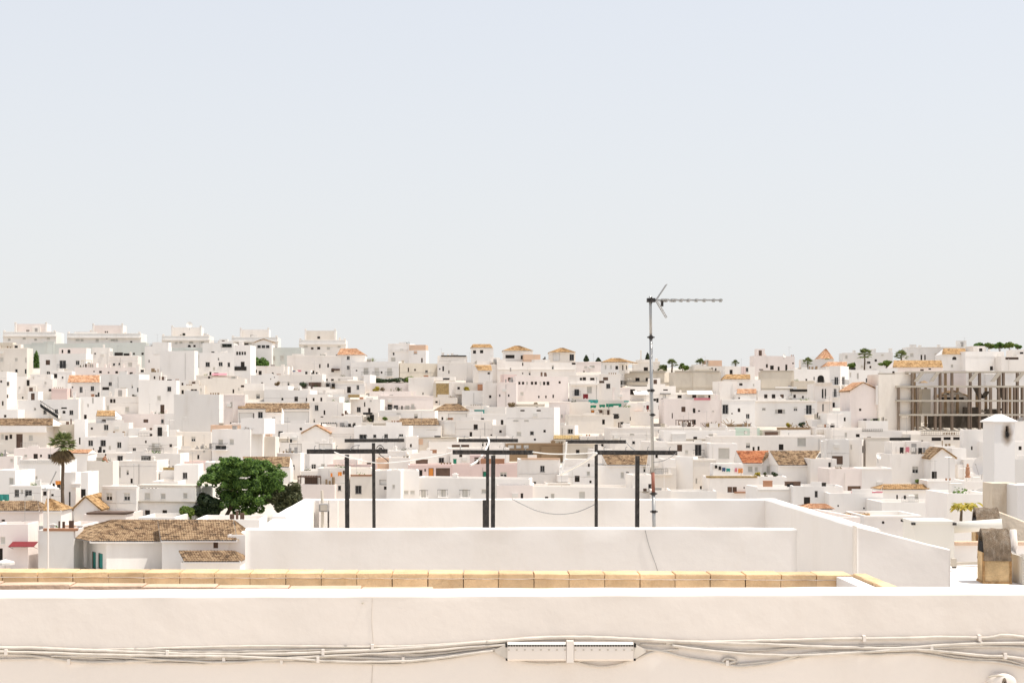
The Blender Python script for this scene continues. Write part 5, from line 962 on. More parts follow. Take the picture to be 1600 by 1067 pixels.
# ---------------------------------------------------------------- small things on the roofs
def dish(label, x, y, d, rw, rh, az=-60, el=20):
    c = px(x, y, d); base = c - Vector((0, 0, rh * d / F + .5)); t = thing('satellite_dish', label, 'satellite dish', base); r_ = rh * d / F; m = MB()
    q = Matrix.Rotation(math.radians(az), 3, 'Z') @ Matrix.Rotation(math.radians(-el), 3, 'X'); vs = []; fs = []; n = 20; rg = 5
    for j in range(rg + 1):
        for i in range(n):
            a = 6.283185 * i / n; rr = r_ * j / rg; vs.append(c + q @ Vector((rr * math.cos(a), -.25 * r_ * (j / rg) ** 2, rr * math.sin(a))))
    for j in range(rg):
        for i in range(n): fs.append((j * n + i, j * n + (i + 1) % n, (j + 1) * n + (i + 1) % n, (j + 1) * n + i))
    vs2 = [v + q @ Vector((0, .04, 0)) for v in vs]; m.add(vs, fs); m.add(vs2, [f[::-1] for f in fs])
    m.obj('dish', 'wall_g' if d < 250 else 'frame_white', t, base, True); m = MB()
    m.tube([base, c + q @ Vector((0, .1, 0))], .05, 6); m.obj('pole', 'metal', t, base); m = MB()
    m.tube([c + q @ Vector((0, -.25 * r_, -r_ * .95)), c + q @ Vector((0, -r_ * .9, 0))], .025, 5); m.tube([c + q @ Vector((0, -r_ * .85, 0)), c + q @ Vector((0, -r_ * 1.0, 0))], .07, 8); m.obj('receiver_arm', 'metal', t, base)
dish('large white satellite dish, the upper one left of the sooty chimney', 1534, 728, 190, 9, 15, -62, 12)
dish('large white satellite dish, the lower one left of the sooty chimney', 1534, 778, 172, 9, 15, -62, 12)
dish('round dish on the third stepped skyline block', 296, 508, 388, 4, 5, 10, 20)
dish('small grey dish on the cream wall house at right', 1372, 713, 208, 3, 5, 30, 20)
dish('small dish above the blank house at far right skyline', 1225, 556, 350, 3, 3, 30, 20)
def parasol(label, x, ytop, ybase, d, wpx, mt='white_cloth'):
    base = px(x, ybase, d); top = px(x, ytop, d); r_ = wpx * d / F / 2; t = thing('parasol', label, 'parasol', base); m = MB(); n = 8; hr = r_ * .32
    m.add([top] + [top + Vector((r_ * math.cos(6.283 * i / n), r_ * math.sin(6.283 * i / n), -hr)) for i in range(n)] + [top + Vector((r_ * math.cos(6.283 * i / n), r_ * math.sin(6.283 * i / n), -hr - .2)) for i in range(n)],
          [(0, i + 1, (i + 1) % n + 1) for i in range(n)] + [(i + 1, i + 1 + n, (i + 1) % n + 1 + n, (i + 1) % n + 1) for i in range(n)])
    m.obj('canopy', mt, t, base); m = MB(); m.tube([base, top + Vector((0, 0, .15))], .03, 6); m.obj('pole', 'metal', t, base)
parasol('open white parasol left of the palm trunk', 79, 758, 780, 176, 28); parasol('white parasol peeping over the coping at the lower left edge', 8, 873, 895, 126, 30)
def cloth(label, x, y, w, hh, d, mt, name='hanging_cloth', cat='laundry'):
    a = px(x - w / 2, y - hh / 2, d); R = srt(label); W_ = w * d / F; H_ = hh * d / F; m = MB(); n = 6; vs = []
    for j in (0, 1):
        for i in range(n + 1): vs.append(a + Vector((W_ * i / n, .06 * math.sin(i * 2.1 + R.random() * 2) * (j + .2), -H_ * j * (1 + .12 * math.sin(i * 1.7)))))
    fs = [(i, i + 1, n + 2 + i, n + 1 + i) for i in range(n)]; m.add(vs, fs); m.add([v + Vector((0, .03, 0)) for v in vs], [f[::-1] for f in fs]); return tag(m.obj(name, mt, None, a), label, cat)
def washing(where, pts, d, items, grp):
    L = thing('laundry_line', 'thin washing line on ' + where, 'washing line', px(pts[0][0], pts[0][1] + 8, d)); m = MB(); m.tube([px(x, y, d) for x, y in pts], .012, 4); m.obj('rope', 'frame_white', L, L.location.copy()); m = MB()
    for x, y in (pts[0], pts[-1]): m.tube([px(x, y + 10, d), px(x, y - 1, d)], .03, 5)
    m.obj('post', 'metal', L, L.location.copy())
    O_ = ('first', 'second', 'third', 'fourth', 'fifth', 'sixth', 'seventh')
    for i, (x, y, w, hh, mt, nm) in enumerate(items): cloth('%s hanging %s from left on %s' % (nm, O_[i], where), x, y, w, hh, d, mt)
washing('the terrace left of the red-orange roof', ((1114, 724), (1130, 730), (1158, 733)), 194.6, ((1119, 729, 4, 5, 'dark', 'black garment'), (1125, 731, 4, 6, 'dark', 'black shirt'), (1131, 733, 5, 6, 'blue', 'dark blue garment'), (1138, 734, 6, 5, 'teal', 'dark teal garment'), (1150, 734, 4, 6, 'pink', 'pinkish garment'), (1157, 735, 7, 7, 'orange', 'orange towel')), '')
washing('the laundry terrace at right', ((1400, 698), (1425, 699), (1450, 698)), 209, ((1409, 703, 6, 9, 'dark', 'charcoal towel'), (1418, 702, 6, 8, 'pink', 'red-pink shirt'), (1427, 702, 6, 7, 'white_cloth', 'white cloth'), (1438, 704, 6, 9, 'dark', 'black trousers'), (1444, 703, 4, 8, 'frame_grey', 'grey shirt')), '')
washing('the ridge terrace right of the salmon shed', ((452, 577), (475, 578), (500, 577)), 345, ((459, 582, 6, 6, 'blue', 'dark cloth'), (468, 581, 8, 6, 'pink', 'pink sheet'), (477, 582, 7, 6, 'pink', 'rosy sheet'), (487, 582, 5, 6, 'dark', 'dark garment')), '')
washing('the terrace left of the first clothesline post', ((514, 734), (530, 737), (540, 733)), 192.3, ((518, 742, 3, 6, 'orange', 'orange rag'), (531, 740, 6, 6, 'orange', 'orange cloth'), (537, 738, 3, 6, 'wood', 'brown cloth')), '')
washing('the roof right of the second clothesline post', ((606, 735), (614, 737), (624, 735)), 191.5, ((613, 738, 2, 5, 'blue', 'dark blue sock'), (617, 739, 3, 5, 'pink', 'reddish sock')), '')
cloth('orange canopy cloth beside the palm trunk', 93, 754, 13, 6, 172, 'orange', 'canopy_cloth', 'awning'); cloth('teal shade cloth at the far left edge below the plain house', 6, 777, 16, 10, 172, 'teal', 'shade_cloth', 'awning')
cloth('pale green tarp stretched over the terrace left of the mast', 927, 627, 15, 5, 271, 'teal', 'green_tarp', 'tarp'); cloth('dark green tarp, leftmost of the lower row left of the mast', 927, 635, 9, 4, 271, 'green', 'green_tarp', 'tarp')
cloth('dark green tarp, middle of the lower row left of the mast', 941, 634, 9, 4, 271, 'green', 'green_tarp', 'tarp'); cloth('long green tarp, the widest of those left of the mast', 959, 633, 24, 5, 271, 'green', 'green_tarp', 'tarp'); cloth('thin teal tarp nearest the mast', 979, 627, 8, 2, 271, 'teal', 'green_tarp', 'tarp')
cloth('red and white striped deck chair cloth above the green tarps', 915, 619, 8, 7, 284, 'red', 'deck_chair_cloth', 'deck chair'); cloth('bright red tarp beside the concrete frame', 1398, 667, 20, 10, 268, 'red', 'red_tarp', 'tarp')
# clutter poles, boards and crates leaning on roof terraces
R = srt('clutter')
spots = ((1066, 661, 'folded tan deck chair behind the mast, left one'), (1076, 662, 'folded tan deck chair behind the mast, right one'), (1106, 662, 'dark leaning boards right of the mast, first pile'), (1114, 663, 'dark leaning boards right of the mast, second pile'), (1140, 658, 'reddish leaning boards on the white terrace, right centre'), (1171, 662, 'sun-bleached plank on the white terrace, right centre'), (1240, 660, 'upright bamboo poles beside the yellow plant'), (1262, 658, 'upright bamboo poles near the street corner'))
for x, y, lb in spots:
    d_ = 257.5 if x < 1200 else 255.5; p = px(x, y + (6 if x < 1200 else 10), d_); m = MB(); t = 0
    for j in range(5):
        a = p + Vector((R.uniform(-.6, .6), R.uniform(-.3, .3), 0)); b_ = a + Vector((R.uniform(-1.1, 1.1), R.uniform(-.2, .2), R.uniform(.5, 1.3))); m.tube([a, b_], .06, 4)
    tag(m.obj('leaning_boards', R.choice(('wood', 'reed', 'wall_br')), None, p), lb, 'boards')
# sunbather
def sunbather():
    d_ = 194.0; base = px(163, 720.5, d_); s = 1.0
    J = {'pel': (-.18, 0, .12), 'sp1': (-.10, 0, .34), 'sp2': (.06, 0, .56), 'neck': (.16, 0, .70), 'hd': (.20, 0, .80), 'hd2': (.22, 0, .93), 'shl': (.06, -.17, .60), 'ell': (.22, -.22, .36), 'hal': (.38, -.10, .30), 'shr': (.06, .17, .60), 'elr': (.22, .22, .36), 'har': (.38, .10, .30),
         'hil': (-.18, -.10, .10), 'knl': (.24, -.11, .26), 'anl': (.46, -.10, -.06), 'tol': (.60, -.10, -.08), 'hir': (-.18, .10, .10), 'knr': (.24, .11, .26), 'anr': (.46, .10, -.06), 'tor': (.60, .10, -.08)}
    rad = {'pel': .15, 'sp1': .15, 'sp2': .16, 'neck': .06, 'hd': .09, 'hd2': .085, 'shl': .07, 'ell': .045, 'hal': .035, 'shr': .07, 'elr': .045, 'har': .035, 'hil': .10, 'knl': .065, 'anl': .045, 'tol': .035, 'hir': .10, 'knr': .065, 'anr': .045, 'tor': .035}
    E = (('pel', 'sp1'), ('sp1', 'sp2'), ('sp2', 'neck'), ('neck', 'hd'), ('hd', 'hd2'), ('sp2', 'shl'), ('shl', 'ell'), ('ell', 'hal'), ('sp2', 'shr'), ('shr', 'elr'), ('elr', 'har'), ('pel', 'hil'), ('hil', 'knl'), ('knl', 'anl'), ('anl', 'tol'), ('pel', 'hir'), ('hir', 'knr'), ('knr', 'anr'), ('anr', 'tor'))
    ks = list(J); me = bpy.data.meshes.new('body'); me.from_pydata([J[k] for k in ks], [(ks.index(a), ks.index(b_)) for a, b_ in E], [])
    t = thing('person', 'shirtless person with dark hair sitting bent forward on the white roof', 'person', base)
    t.rotation_euler = (0, 0, math.radians(-18))
    o = bpy.data.objects.new('body', me); COL.objects.link(o); o.parent = t; me.materials.append(M['skin'])
    sk = o.modifiers.new('s', 'SKIN'); sk.use_smooth_shade = True
    for k, v in zip(ks, me.skin_vertices[0].data): v.radius = (rad[k], rad[k]); v.use_root = (k == 'pel')
    o.modifiers.new('u', 'SUBSURF').levels = 1
    def ell(nm, c, r_, mt):
        m = MB(); vs = []; fs = []; n = 10; k = 6
        for j in range(k + 1):
            for i in range(n): a = 6.283 * i / n; b_ = math.pi * j / k; vs.append((c[0] + r_[0] * math.sin(b_) * math.cos(a), c[1] + r_[1] * math.sin(b_) * math.sin(a), c[2] + r_[2] * math.cos(b_)))
        for j in range(k):
            for i in range(n): fs.append((j * n + i, j * n + (i + 1) % n, (j + 1) * n + (i + 1) % n, (j + 1) * n + i))
        m.add(vs, fs); m.obj(nm, mt, t, (0, 0, 0), True)
    ell('hair', (.195, 0, .90), (.115, .11, .125), 'hair'); ell('shorts', (-.16, 0, .10), (.22, .20, .14), 'trunks')
sunbather()
def crate(label, x, y, w, hh, d, mt, name='roof_box', cat='box'):
    p = px(x, y, d); W_, H_ = w * d / F, hh * d / F; m = MB(); m.box(p.x - W_ / 2, d - W_ * .4, p.z, p.x + W_ / 2, d + W_ * .4, p.z + H_); m.box(p.x - W_ * .54, d - W_ * .44, p.z + H_, p.x + W_ * .54, d + W_ * .44, p.z + H_ * 1.08); tag(m.obj(name, mt, None, p), label, cat)
def statue(label, x, y, hpx, d):
    p = px(x, y, d); H_ = hpx * d / F; m = MB(); m.tube([p + Vector((0, 0, H_ * f)) for f in (0, .1, .12, .35, .6, .72, .78, .9, 1.0)], [H_ * q for q in (.2, .2, .13, .17, .13, .15, .07, .10, .03)], 10)
    tag(m.obj('clay_figure', 'terracotta', None, p), label, 'figure')
statue('terracotta figure on the roof terrace left of the upper dish', 1512, 746, 22, 190)
# ---------------------------------------------------------------- foreground: near wall, brick coping, roof terrace, clotheslines
mat('plaster_near', (0.79, 0.715, 0.645), 0.92, 0.03, 0.25, (0.64, 0.555, 0.47), 0.9, 0.25, 0.15)
mat('plaster_white', (0.79, 0.75, 0.71), 0.92, 0.03, 0.28, (0.64, 0.58, 0.50), 0.8, 0.2, 0.15)
mat('cable_paint', (0.60, 0.54, 0.47), 0.7, 0.12, 0.45, (0.34, 0.29, 0.23), 6.0)
mat('brick_tan', (0.70, 0.49, 0.285), 0.9, 0.16, 0.5, (0.50, 0.31, 0.15), 5.0, 0.4, 0.2, 0, 0.16)
mat('brick_peach', (0.62, 0.45, 0.33), 0.9, 0.12, 0.3, (0.45, 0.28, 0.15), 5.0, 0.4, 0.2, 0, 0.1)
mat('mortar', (0.36, 0.25, 0.15), 0.95, 0.3, scale=8)
mat('old_clay', (0.56, 0.40, 0.22), 0.95, 0.25, 0.95, (0.26, 0.15, 0.065), 7.0, 0.8, 0.15)
mat('clay_stain', (0.36, 0.21, 0.09), 0.95, 0.35, 0.5, (0.55, 0.40, 0.22), 18.0, 0.5)
mat('lichen_tile', (0.22, 0.165, 0.115), 0.95, 0.4, 0.8, (0.46, 0.40, 0.33), 16.0, 1.0, 0.15)
mat('black_paint', (0.03, 0.027, 0.025), 0.5, 0.4, 0.6, (0.16, 0.13, 0.11), 26.0, 0.2)
mat('rusty', (0.30, 0.12, 0.085), 0.8, 0.2, 0.4, (0.2, 0.06, 0.03), 8.0)
mat('plastic_white', (0.70, 0.66, 0.585), 0.5, 0.03, 0.1, (0.6, 0.55, 0.45), 2.0)
mat('soot', (0.012, 0.01, 0.009), 0.95)
mat('rope', (0.80, 0.78, 0.74), 0.8)
mat('wire', (0.25, 0.25, 0.25), 0.6)
mat('stained_wall', (0.66, 0.56, 0.44), 0.95, 0.08, 0.6, (0.42, 0.31, 0.19), 2.2, 0.4)
def noise2(x, z, s=0):
    return (math.sin(x * 1.7 + s) * math.cos(z * 3.1 + s * 2) + .6 * math.sin(x * 4.3 - z * 5.2 + 1.3 * s) + .35 * math.sin(x * 9.7 + z * 11.3)) / 1.95
def wavy_box(mb, x0, x1, y0, y1, z0, z1f, nx=120, nz=14, amp=.004, seed=0, rnd=.012):
    """a plastered wall: front, rounded top edges and back, gently uneven; z1f(x) is the top line"""
    cols = []
    for i in range(nx + 1):
        x = x0 + (x1 - x0) * i / nx; zt = z1f(x) + amp * noise2(x * 2.3, .7, seed); ring = []
        for j in range(nz + 1):
            z = z0 + (zt - rnd - z0) * j / nz; ring.append((x, y0 + amp * noise2(x, z, seed), z))
        ring += [(x, y0 + amp * noise2(x, zt, seed), zt - rnd * .95), (x, y0 + rnd * .3 + amp * noise2(x, zt, seed), zt - rnd * .3), (x, y0 + rnd, zt), (x, y1 - rnd, zt + amp * .5 * noise2(x * 3, 2, seed)), (x, y1, zt - rnd), (x, y1, z0)]
        cols.append(ring)
    L = len(cols[0]); mb.add([p for r_ in cols for p in r_], [(i * L + j, (i + 1) * L + j, (i + 1) * L + j + 1, i * L + j + 1) for i in range(nx) for j in range(L - 1)] + [tuple(range(L))[::-1], tuple(nx * L + j for j in range(L))])
# near wall ------------------------------------------------------
NW, NB = 7.88, 8.22
def nwz(x): return -1.030 + .0032 * x
b = MB(); wavy_box(b, -7, 8, NW, NB, -2.2, nwz, 320, 40, .0026, 3, .007); b.box(-7, NW + .02, -15.6, 8, NB - .02, -2.2)
wall = tag(b.obj('plaster_wall', 'plaster_near', None, (0, NW, -15.6), True), 'cream plastered wall across the bottom of the view, hung with painted cables', 'wall')
def smooth_pts(pts, n=8):
    out = []; P_ = [pts[0]] + list(pts) + [pts[-1]]
    for i in range(1, len(P_) - 2):
        a, b_, c, d_ = (Vector(q) for q in P_[i - 1:i + 3])
        for k in range(n):
            t = k / n; out.append(.5 * ((2 * b_) + (c - a) * t + (2 * a - 5 * b_ + 4 * c - d_) * t * t + (3 * b_ - a - 3 * c + d_) * t ** 3))
    out.append(Vector(pts[-1])); return out
def cable(label, pts, r_, off, clips=()):
    dd = NW - off; P_ = smooth_pts([px(x, y, dd) for x, y in pts]); R = srt(label)
    P_ = [p + Vector((0, R.uniform(-.002, .001), R.uniform(-.0012, .0012))) for p in P_]
    t = thing('cable', label, 'cable', P_[0], 'painted cables along the near wall'); m = MB(); m.tube(P_, r_ * 1.12, 7); m.obj('sheath', 'cable_paint', t, P_[0], True)
    for x, y in clips:
        c = px(x, y, dd); m = MB(); m.box(c.x - .008, dd - r_ - .006, c.z - r_ - .008, c.x + .008, NW + .006, c.z + r_ + .008); m.obj('clip', 'plaster_near', t, P_[0])
cable('thick painted cable, topmost at the left end of the near wall', ((-60, 1012), (40, 1012), (120, 1015), (210, 1018), (300, 1021), (420, 1021), (520, 1018), (640, 1012), (720, 1006), (790, 1000)), .009, .012, ((262, 1020), (505, 1018)))
cable('painted cable sagging lowest at the left end of the near wall', ((-60, 1021), (40, 1023), (110, 1032), (170, 1034), (240, 1031), (340, 1028), (430, 1030), (530, 1026), (640, 1029), (730, 1020), (795, 1010)), .008, .010, ((108, 1033), (350, 1028), (630, 1030)))
cable('thin painted cable rising above the others left of the splice casing', ((210, 1014), (300, 1011), (420, 1009), (540, 1010), (640, 1009), (740, 1003), (820, 998), (900, 996)), .006, .008, ((582, 1010),))
cable('painted cable crossing the middle of the left bundle', ((-60, 1016), (60, 1019), (150, 1022), (260, 1024), (350, 1025), (440, 1028), (540, 1033), (640, 1032), (710, 1024), (770, 1016)), .007, .022, ((10, 1018), (497, 1030)))
cable('slim painted cable weaving through the left bundle', ((80, 1024), (180, 1026), (270, 1031), (360, 1034), (460, 1027), (560, 1022), (650, 1018), (740, 1010), (800, 1006)), .006, .02)
cable('painted cable looping over the top of the splice casing', ((760, 1003), (830, 997), (890, 995), (960, 997), (1040, 1001), (1120, 1004), (1200, 1006), (1290, 1010), (1400, 1012), (1500, 1006), (1640, 1003)), .009, .016)
cable('painted cable hanging in a loop under the splice casing, left half', ((770, 1012), (800, 1028), (840, 1036), (890, 1034), (930, 1030)), .005, .012)
cable('painted cable hanging in a loop under the splice casing, right half', ((900, 1034), (930, 1040), (960, 1039), (990, 1030), (1020, 1018), (1060, 1014)), .006, .012)
cable('thick painted cable running highest along the right half of the wall', ((1040, 1004), (1130, 1002), (1220, 1000), (1300, 998), (1400, 997), (1480, 995), (1540, 996), (1570, 992), (1610, 996), (1660, 999)), .008, .012, ((1350, 997), (1530, 996)))
cable('painted cable with a small coil, right of the splice casing', ((990, 1012), (1030, 1016), (1070, 1026), (1110, 1032), (1135, 1036), (1150, 1031), (1135, 1028), (1130, 1036), (1160, 1040), (1210, 1034), (1260, 1021), (1330, 1017), (1420, 1015), (1500, 1010), (1570, 1010), (1640, 1014)), .007, .014, ((1136, 1035), (1455, 1012)))
cable('painted cable dipping toward the lower right of the near wall', ((1050, 1008), (1110, 1016), (1180, 1022), (1260, 1023), (1350, 1018), (1430, 1014), (1480, 1018), (1540, 1024), (1580, 1026), (1640, 1036)), .008, .02, ((1570, 1024),))
cable('slim painted cable in the middle of the right bundle', ((1000, 1006), (1080, 1009), (1160, 1016), (1240, 1012), (1330, 1008), (1420, 1008), (1500, 1012), (1560, 1004), (1640, 1000)), .005, .01, ((1532, 1004),))
cable('painted cable along the bottom of the right bundle', ((1150, 1038), (1230, 1030), (1300, 1020), (1360, 1022), (1430, 1020), (1500, 1030), (1560, 1034), (1640, 1050)), .006, .012)
cable('thin vertical painted wire down the near wall left of the middle', ((582, 932), (581, 970), (583, 1008), (582, 1040), (580, 1080)), .0012, .0015)
cable('slim painted cable hugging the underside of the left bundle', ((-60, 1030), (40, 1029), (130, 1027), (230, 1034), (330, 1036), (420, 1033), (520, 1035), (610, 1037), (690, 1030), (760, 1019), (800, 1014)), .005, .008, ((440, 1034),))
cable('slim painted cable hidden behind the thick left cable', ((-60, 1017), (80, 1017), (190, 1014), (310, 1017), (430, 1016), (540, 1014), (650, 1022), (740, 1013), (800, 1003)), .006, .008)
cable('slim painted cable fanning out low at the right end', ((1380, 1014), (1440, 1016), (1490, 1024), (1530, 1029), (1570, 1030), (1610, 1042), (1650, 1056)), .006, .01)
# splice casing ---------------------------------------------------
t = thing('cable_splice_casing', 'pale plastic cable splice casing with perforated top edge on near wall', 'casing', px(890, 1034, NW)); TO = t.location.copy()
for x0, x1 in ((793, 885), (897, 990)):
    a = px(x0, 1003, NW - .05); c = px(x1, 1033, NW - .05); m = MB()
    prof = [(NW - .004, a.z), (NW - .035, a.z - .002), (NW - .05, a.z - .012), (NW - .052, (a.z + c.z) / 2), (NW - .05, c.z + .012), (NW - .035, c.z + .002), (NW - .004, c.z)]
    n = len(prof); m.add([(a.x, y, z) for y, z in prof] + [(c.x, y, z) for y, z in prof], [(i, i + n, i + 1 + n, i + 1) for i in range(n - 1)] + [tuple(range(n)), tuple(range(n, 2 * n))[::-1]])
    cs = m.obj('casing', 'plaster_near', t, TO); m = MB(); k = 22
    for i in range(k):
        u = a.x + (c.x - a.x) * (i + .5) / k; w = (c.x - a.x) / k * .38
        m.box(u - w, NW - .0545, a.z - .022, u + w, NW - .046, a.z - .0135)
    m.obj('slots', 'dark', cs, TO); m = MB()
    for i in range(0, k, 3): u = a.x + (c.x - a.x) * (i + .5) / k; m.box(u - .005, NW - .0555, a.z - .044, u + .004, NW - .05, a.z - .038)
    m.obj('rivets', 'wall_k', cs, TO)
a = px(885.5, 1001, NW - .056); c = px(896.5, 1035, NW - .056); m = MB(); m.box(a.x, NW - .057, c.z, c.x, NW + .004, a.z); m.obj('strap', 'plaster_near', t, TO)
for x, s in ((793, -1), (990, 1)):
    p = px(x, 1018, NW - .03); m = MB(); w = .07 * s
    m.add([(p.x, NW - .045, p.z + .045), (p.x, NW - .045, p.z - .04), (p.x + w, NW - .02, p.z + .012), (p.x + w, NW - .02, p.z - .004), (p.x, NW - .004, p.z + .045), (p.x, NW - .004, p.z - .04)], [(0, 1, 3, 2), (0, 2, 4), (1, 5, 3)]); m.obj('end_flap', 'cable_paint', t, TO)
    m = MB(); m.box(min(p.x, p.x + .012 * s), NW - .046, p.z + .028, max(p.x, p.x + .012 * s), NW - .01, p.z + .046); m.box(min(p.x, p.x + .010 * s), NW - .046, p.z - .046, max(p.x, p.x + .010 * s), NW - .01, p.z - .034); m.obj('end_opening', 'dark', t, TO)
# half-round fitting low at the right, small nail
p = px(1564, 1062, NW); t = thing('wall_fitting', 'painted half-round fitting at the lower right corner of the near wall', 'fitting', p); m = MB(); n = 14
vs = []; fs = []; rg = 6
for j in range(rg + 1):
    e = math.pi / 2 * j / rg
    for i in range(n + 1): a_ = math.pi * i / n; vs.append((p.x + .085 * math.cos(a_) * math.cos(e * .9), NW - .05 * math.sin(e), p.z + .055 * math.sin(a_) * math.cos(e * .6) - .01))
for j in range(rg):
    for i in range(n): fs.append((j * (n + 1) + i, j * (n + 1) + i + 1, (j + 1) * (n + 1) + i + 1, (j + 1) * (n + 1) + i))
m.add(vs, fs); m.obj('hood', 'plaster_near', t, p, True); m = MB(); m.box(p.x - .07, NW - .03, p.z - .06, p.x + .07, NW + .004, p.z - .012); m.obj('body', 'plaster_near', t, p)
m = MB(); q = px(1550, 1057, NW - .04); m.tube([(q.x - .02, q.y, q.z), (q.x + .02, q.y - .004, q.z + .008), (q.x + .07, q.y - .002, q.z + .004)], .005, 6); m.obj('screw_bar', 'wall_k', t, p)
p = px(567, 941, NW); m = MB(); m.tube([(p.x, NW + .01, p.z), (p.x, NW - .02, p.z)], .004, 6); m.tube([(p.x - .006, NW - .02, p.z), (p.x + .006, NW - .022, p.z + .002)], .005, 6); tag(m.obj('nail', 'wall_k', None, p), 'small nail in the near wall above the left cables', 'nail')

# brick coping around the light well -------------------------------
CD = 9.4; ct = thing('brick_coping', 'tan brick coping of the light well behind the near wall', 'coping', px(600, 917, CD)); CO = ct.location.copy(); R = srt('coping')
XR = (1330 - HX) * CD / F; zt = lambda x: -1.070 - .0035 * (x + 3)
L = .2335; x = XR; i = 0
BX = {}
def brick(nm, x0, x1, y0, y1, z0, z1, mt, par, org, j=.0025):
    m = MB(); c = .004; rr = lambda: R.uniform(-j, j)
    vs = [(x0 + rr(), y0 + rr(), z0), (x1 + rr(), y0 + rr(), z0), (x1 + rr(), y1, z0), (x0 + rr(), y1, z0),
          (x0 + rr(), y0 + rr(), z1 - c), (x1 + rr(), y0 + rr(), z1 - c), (x1, y1, z1 - c), (x0, y1, z1 - c),
          (x0 + c, y0 + c, z1 + rr()), (x1 - c, y0 + c, z1 + rr()), (x1 - c, y1 - c, z1 + rr()), (x0 + c, y1 - c, z1 + rr())]
    m.add(vs, [(0, 3, 2, 1), (0, 1, 5, 4), (1, 2, 6, 5), (2, 3, 7, 6), (3, 0, 4, 7), (4, 5, 9, 8), (5, 6, 10, 9), (6, 7, 11, 10), (7, 4, 8, 11), (8, 9, 10, 11)]); return m.obj(nm, mt, par, org)
m = MB(); m.box(-7, CD + .03, -15.6, XR - .01, CD + .19, -1.096); m.box(XR - .1, 8.32, -15.6, XR + .085, CD + .19, -1.11); m.obj('core', 'mortar', ct, CO); m = MB(); m.box(-7, 8.47, -15.6, XR - .12, CD + .025, -1.42); m.obj('bounce_floor', 'plaster_white', ct, CO)  # unseen white floor in the well, added to bounce light onto the bricks
while x > -7:
    x0 = x - L + R.uniform(-.003, .003); z = zt(x); g = .0028
    brick('brick', x0 + g, x - g, CD - .012, CD + .19, z - .031, z, 'brick_tan', ct, CO)
    brick('brick', x0 + g, x - g, CD, CD + .1, z - .16, z - .035, 'brick_tan', ct, CO)
    x = x0
y = CD - .02
while y > 8.4:
    brick('brick', XR + .004, XR + .092, y - L + .008, y - .003, -1.12, -1.081, 'brick_tan', ct, CO); y -= L
m = MB(); m.box(XR - .103, 8.32, -2, XR - .004, CD - .02, -1.10); m.obj('inner_face', 'plaster_white', ct, CO)
R2 = srt('mort')
m = MB()       # wavering mortar line between the two brick courses
pts = []; x = -7.0
while x < XR - .01: pts.append((x, CD - .006, zt(x) - .033 + R2.uniform(-.003, .003))); x += .06
m.tube(pts, .0035, 5); m.obj('mortar_line', 'plaster_near', ct, CO)
# low peach tile strip just behind the near wall at the left
st = thing('tile_strip', 'low peach clay tile strip behind the near wall at the left', 'tiles', px(300, 918, 8.4)); SO = st.location.copy(); x = -7.0; R = srt('strip')
m = MB(); m.box(-7, 8.34, -15.6, -.2, 8.44, -1.075); m.obj('bed', 'mortar', st, SO)
while x < -.5:
    w = .425; z = -1.0225 - .0130 * (x + 2.76); m2 = brick('clay_tile', x + .003, x + w - .003, 8.32, 8.45, z - .05, z, 'brick_peach', st, SO); x += w

# roof terrace -----------------------------------------------------
TB, TF = 17.0, 12.6; zT = -140 * TB / F; XL = (475 - HX) * TB / F; XRR = (1215 - HX) * TB / F; fl = -2.05
tt = thing('roof_terrace', 'white walled roof terrace with clothesline posts in the middle', 'terrace', (0.8, TF, -15.6)); TO = tt.location.copy()
b = MB(); wavy_box(b, XL, XRR, TB, TB + .16, fl - .5, lambda x: zT + .002 * math.sin(x * 2), 90, 8, .003, 5, .012); b.obj('back_wall', 'plaster_white', tt, TO, True)
b = MB(); wavy_box(b, (383 - HX) * TF / F, (1245 - HX) * TF / F, TF, TF + .15, -2.6, lambda x: -186 * TF / F + .004 * math.sin(x * 1.3), 90, 12, .003, 9, .012); b.obj('front_wall', 'plaster_white', tt, TO, True)
def ybox(nm, x0, x1, y0, y1, z0, z1a, z1b, mt='plaster_white', n=40):     # wall running away from the viewer, top from z1a (near) to z1b (far)
    b = MB(); r_ = .012; rows = []
    for i in range(n + 1):
        y = y0 + (y1 - y0) * i / n; zt_ = z1a + (z1b - z1a) * i / n + .002 * math.sin(y * 5); q = .003 * noise2(y, 1, x0)
        rows.append([(x0 + q, y, z0), (x0 + q, y, zt_ - r_), (x0 + r_ + q, y, zt_), (x1 - r_, y, zt_), (x1, y, zt_ - r_), (x1, y, z0)])
    L_ = 6; b.add([p for r0 in rows for p in r0], [(i * L_ + j, (i + 1) * L_ + j, (i + 1) * L_ + j + 1, i * L_ + j + 1)[::-1] for i in range(n) for j in range(5)] + [tuple(range(6)), tuple(n * 6 + j for j in range(6))[::-1]]); return b.obj(nm, mt, tt, TO)
ybox('side_wall', XL - .02, XL + .13, 14.3, TB + .16, fl - .5, zT, zT)
ybox('side_wall', (383 - HX) * TF / F - .0, XL + .15, TF + .152, 14.298, fl - .5, zT - .035, zT - .03)
ybox('side_wall', XRR - .15, XRR, TF + .152, TB + .16, fl - .5, zT, zT)
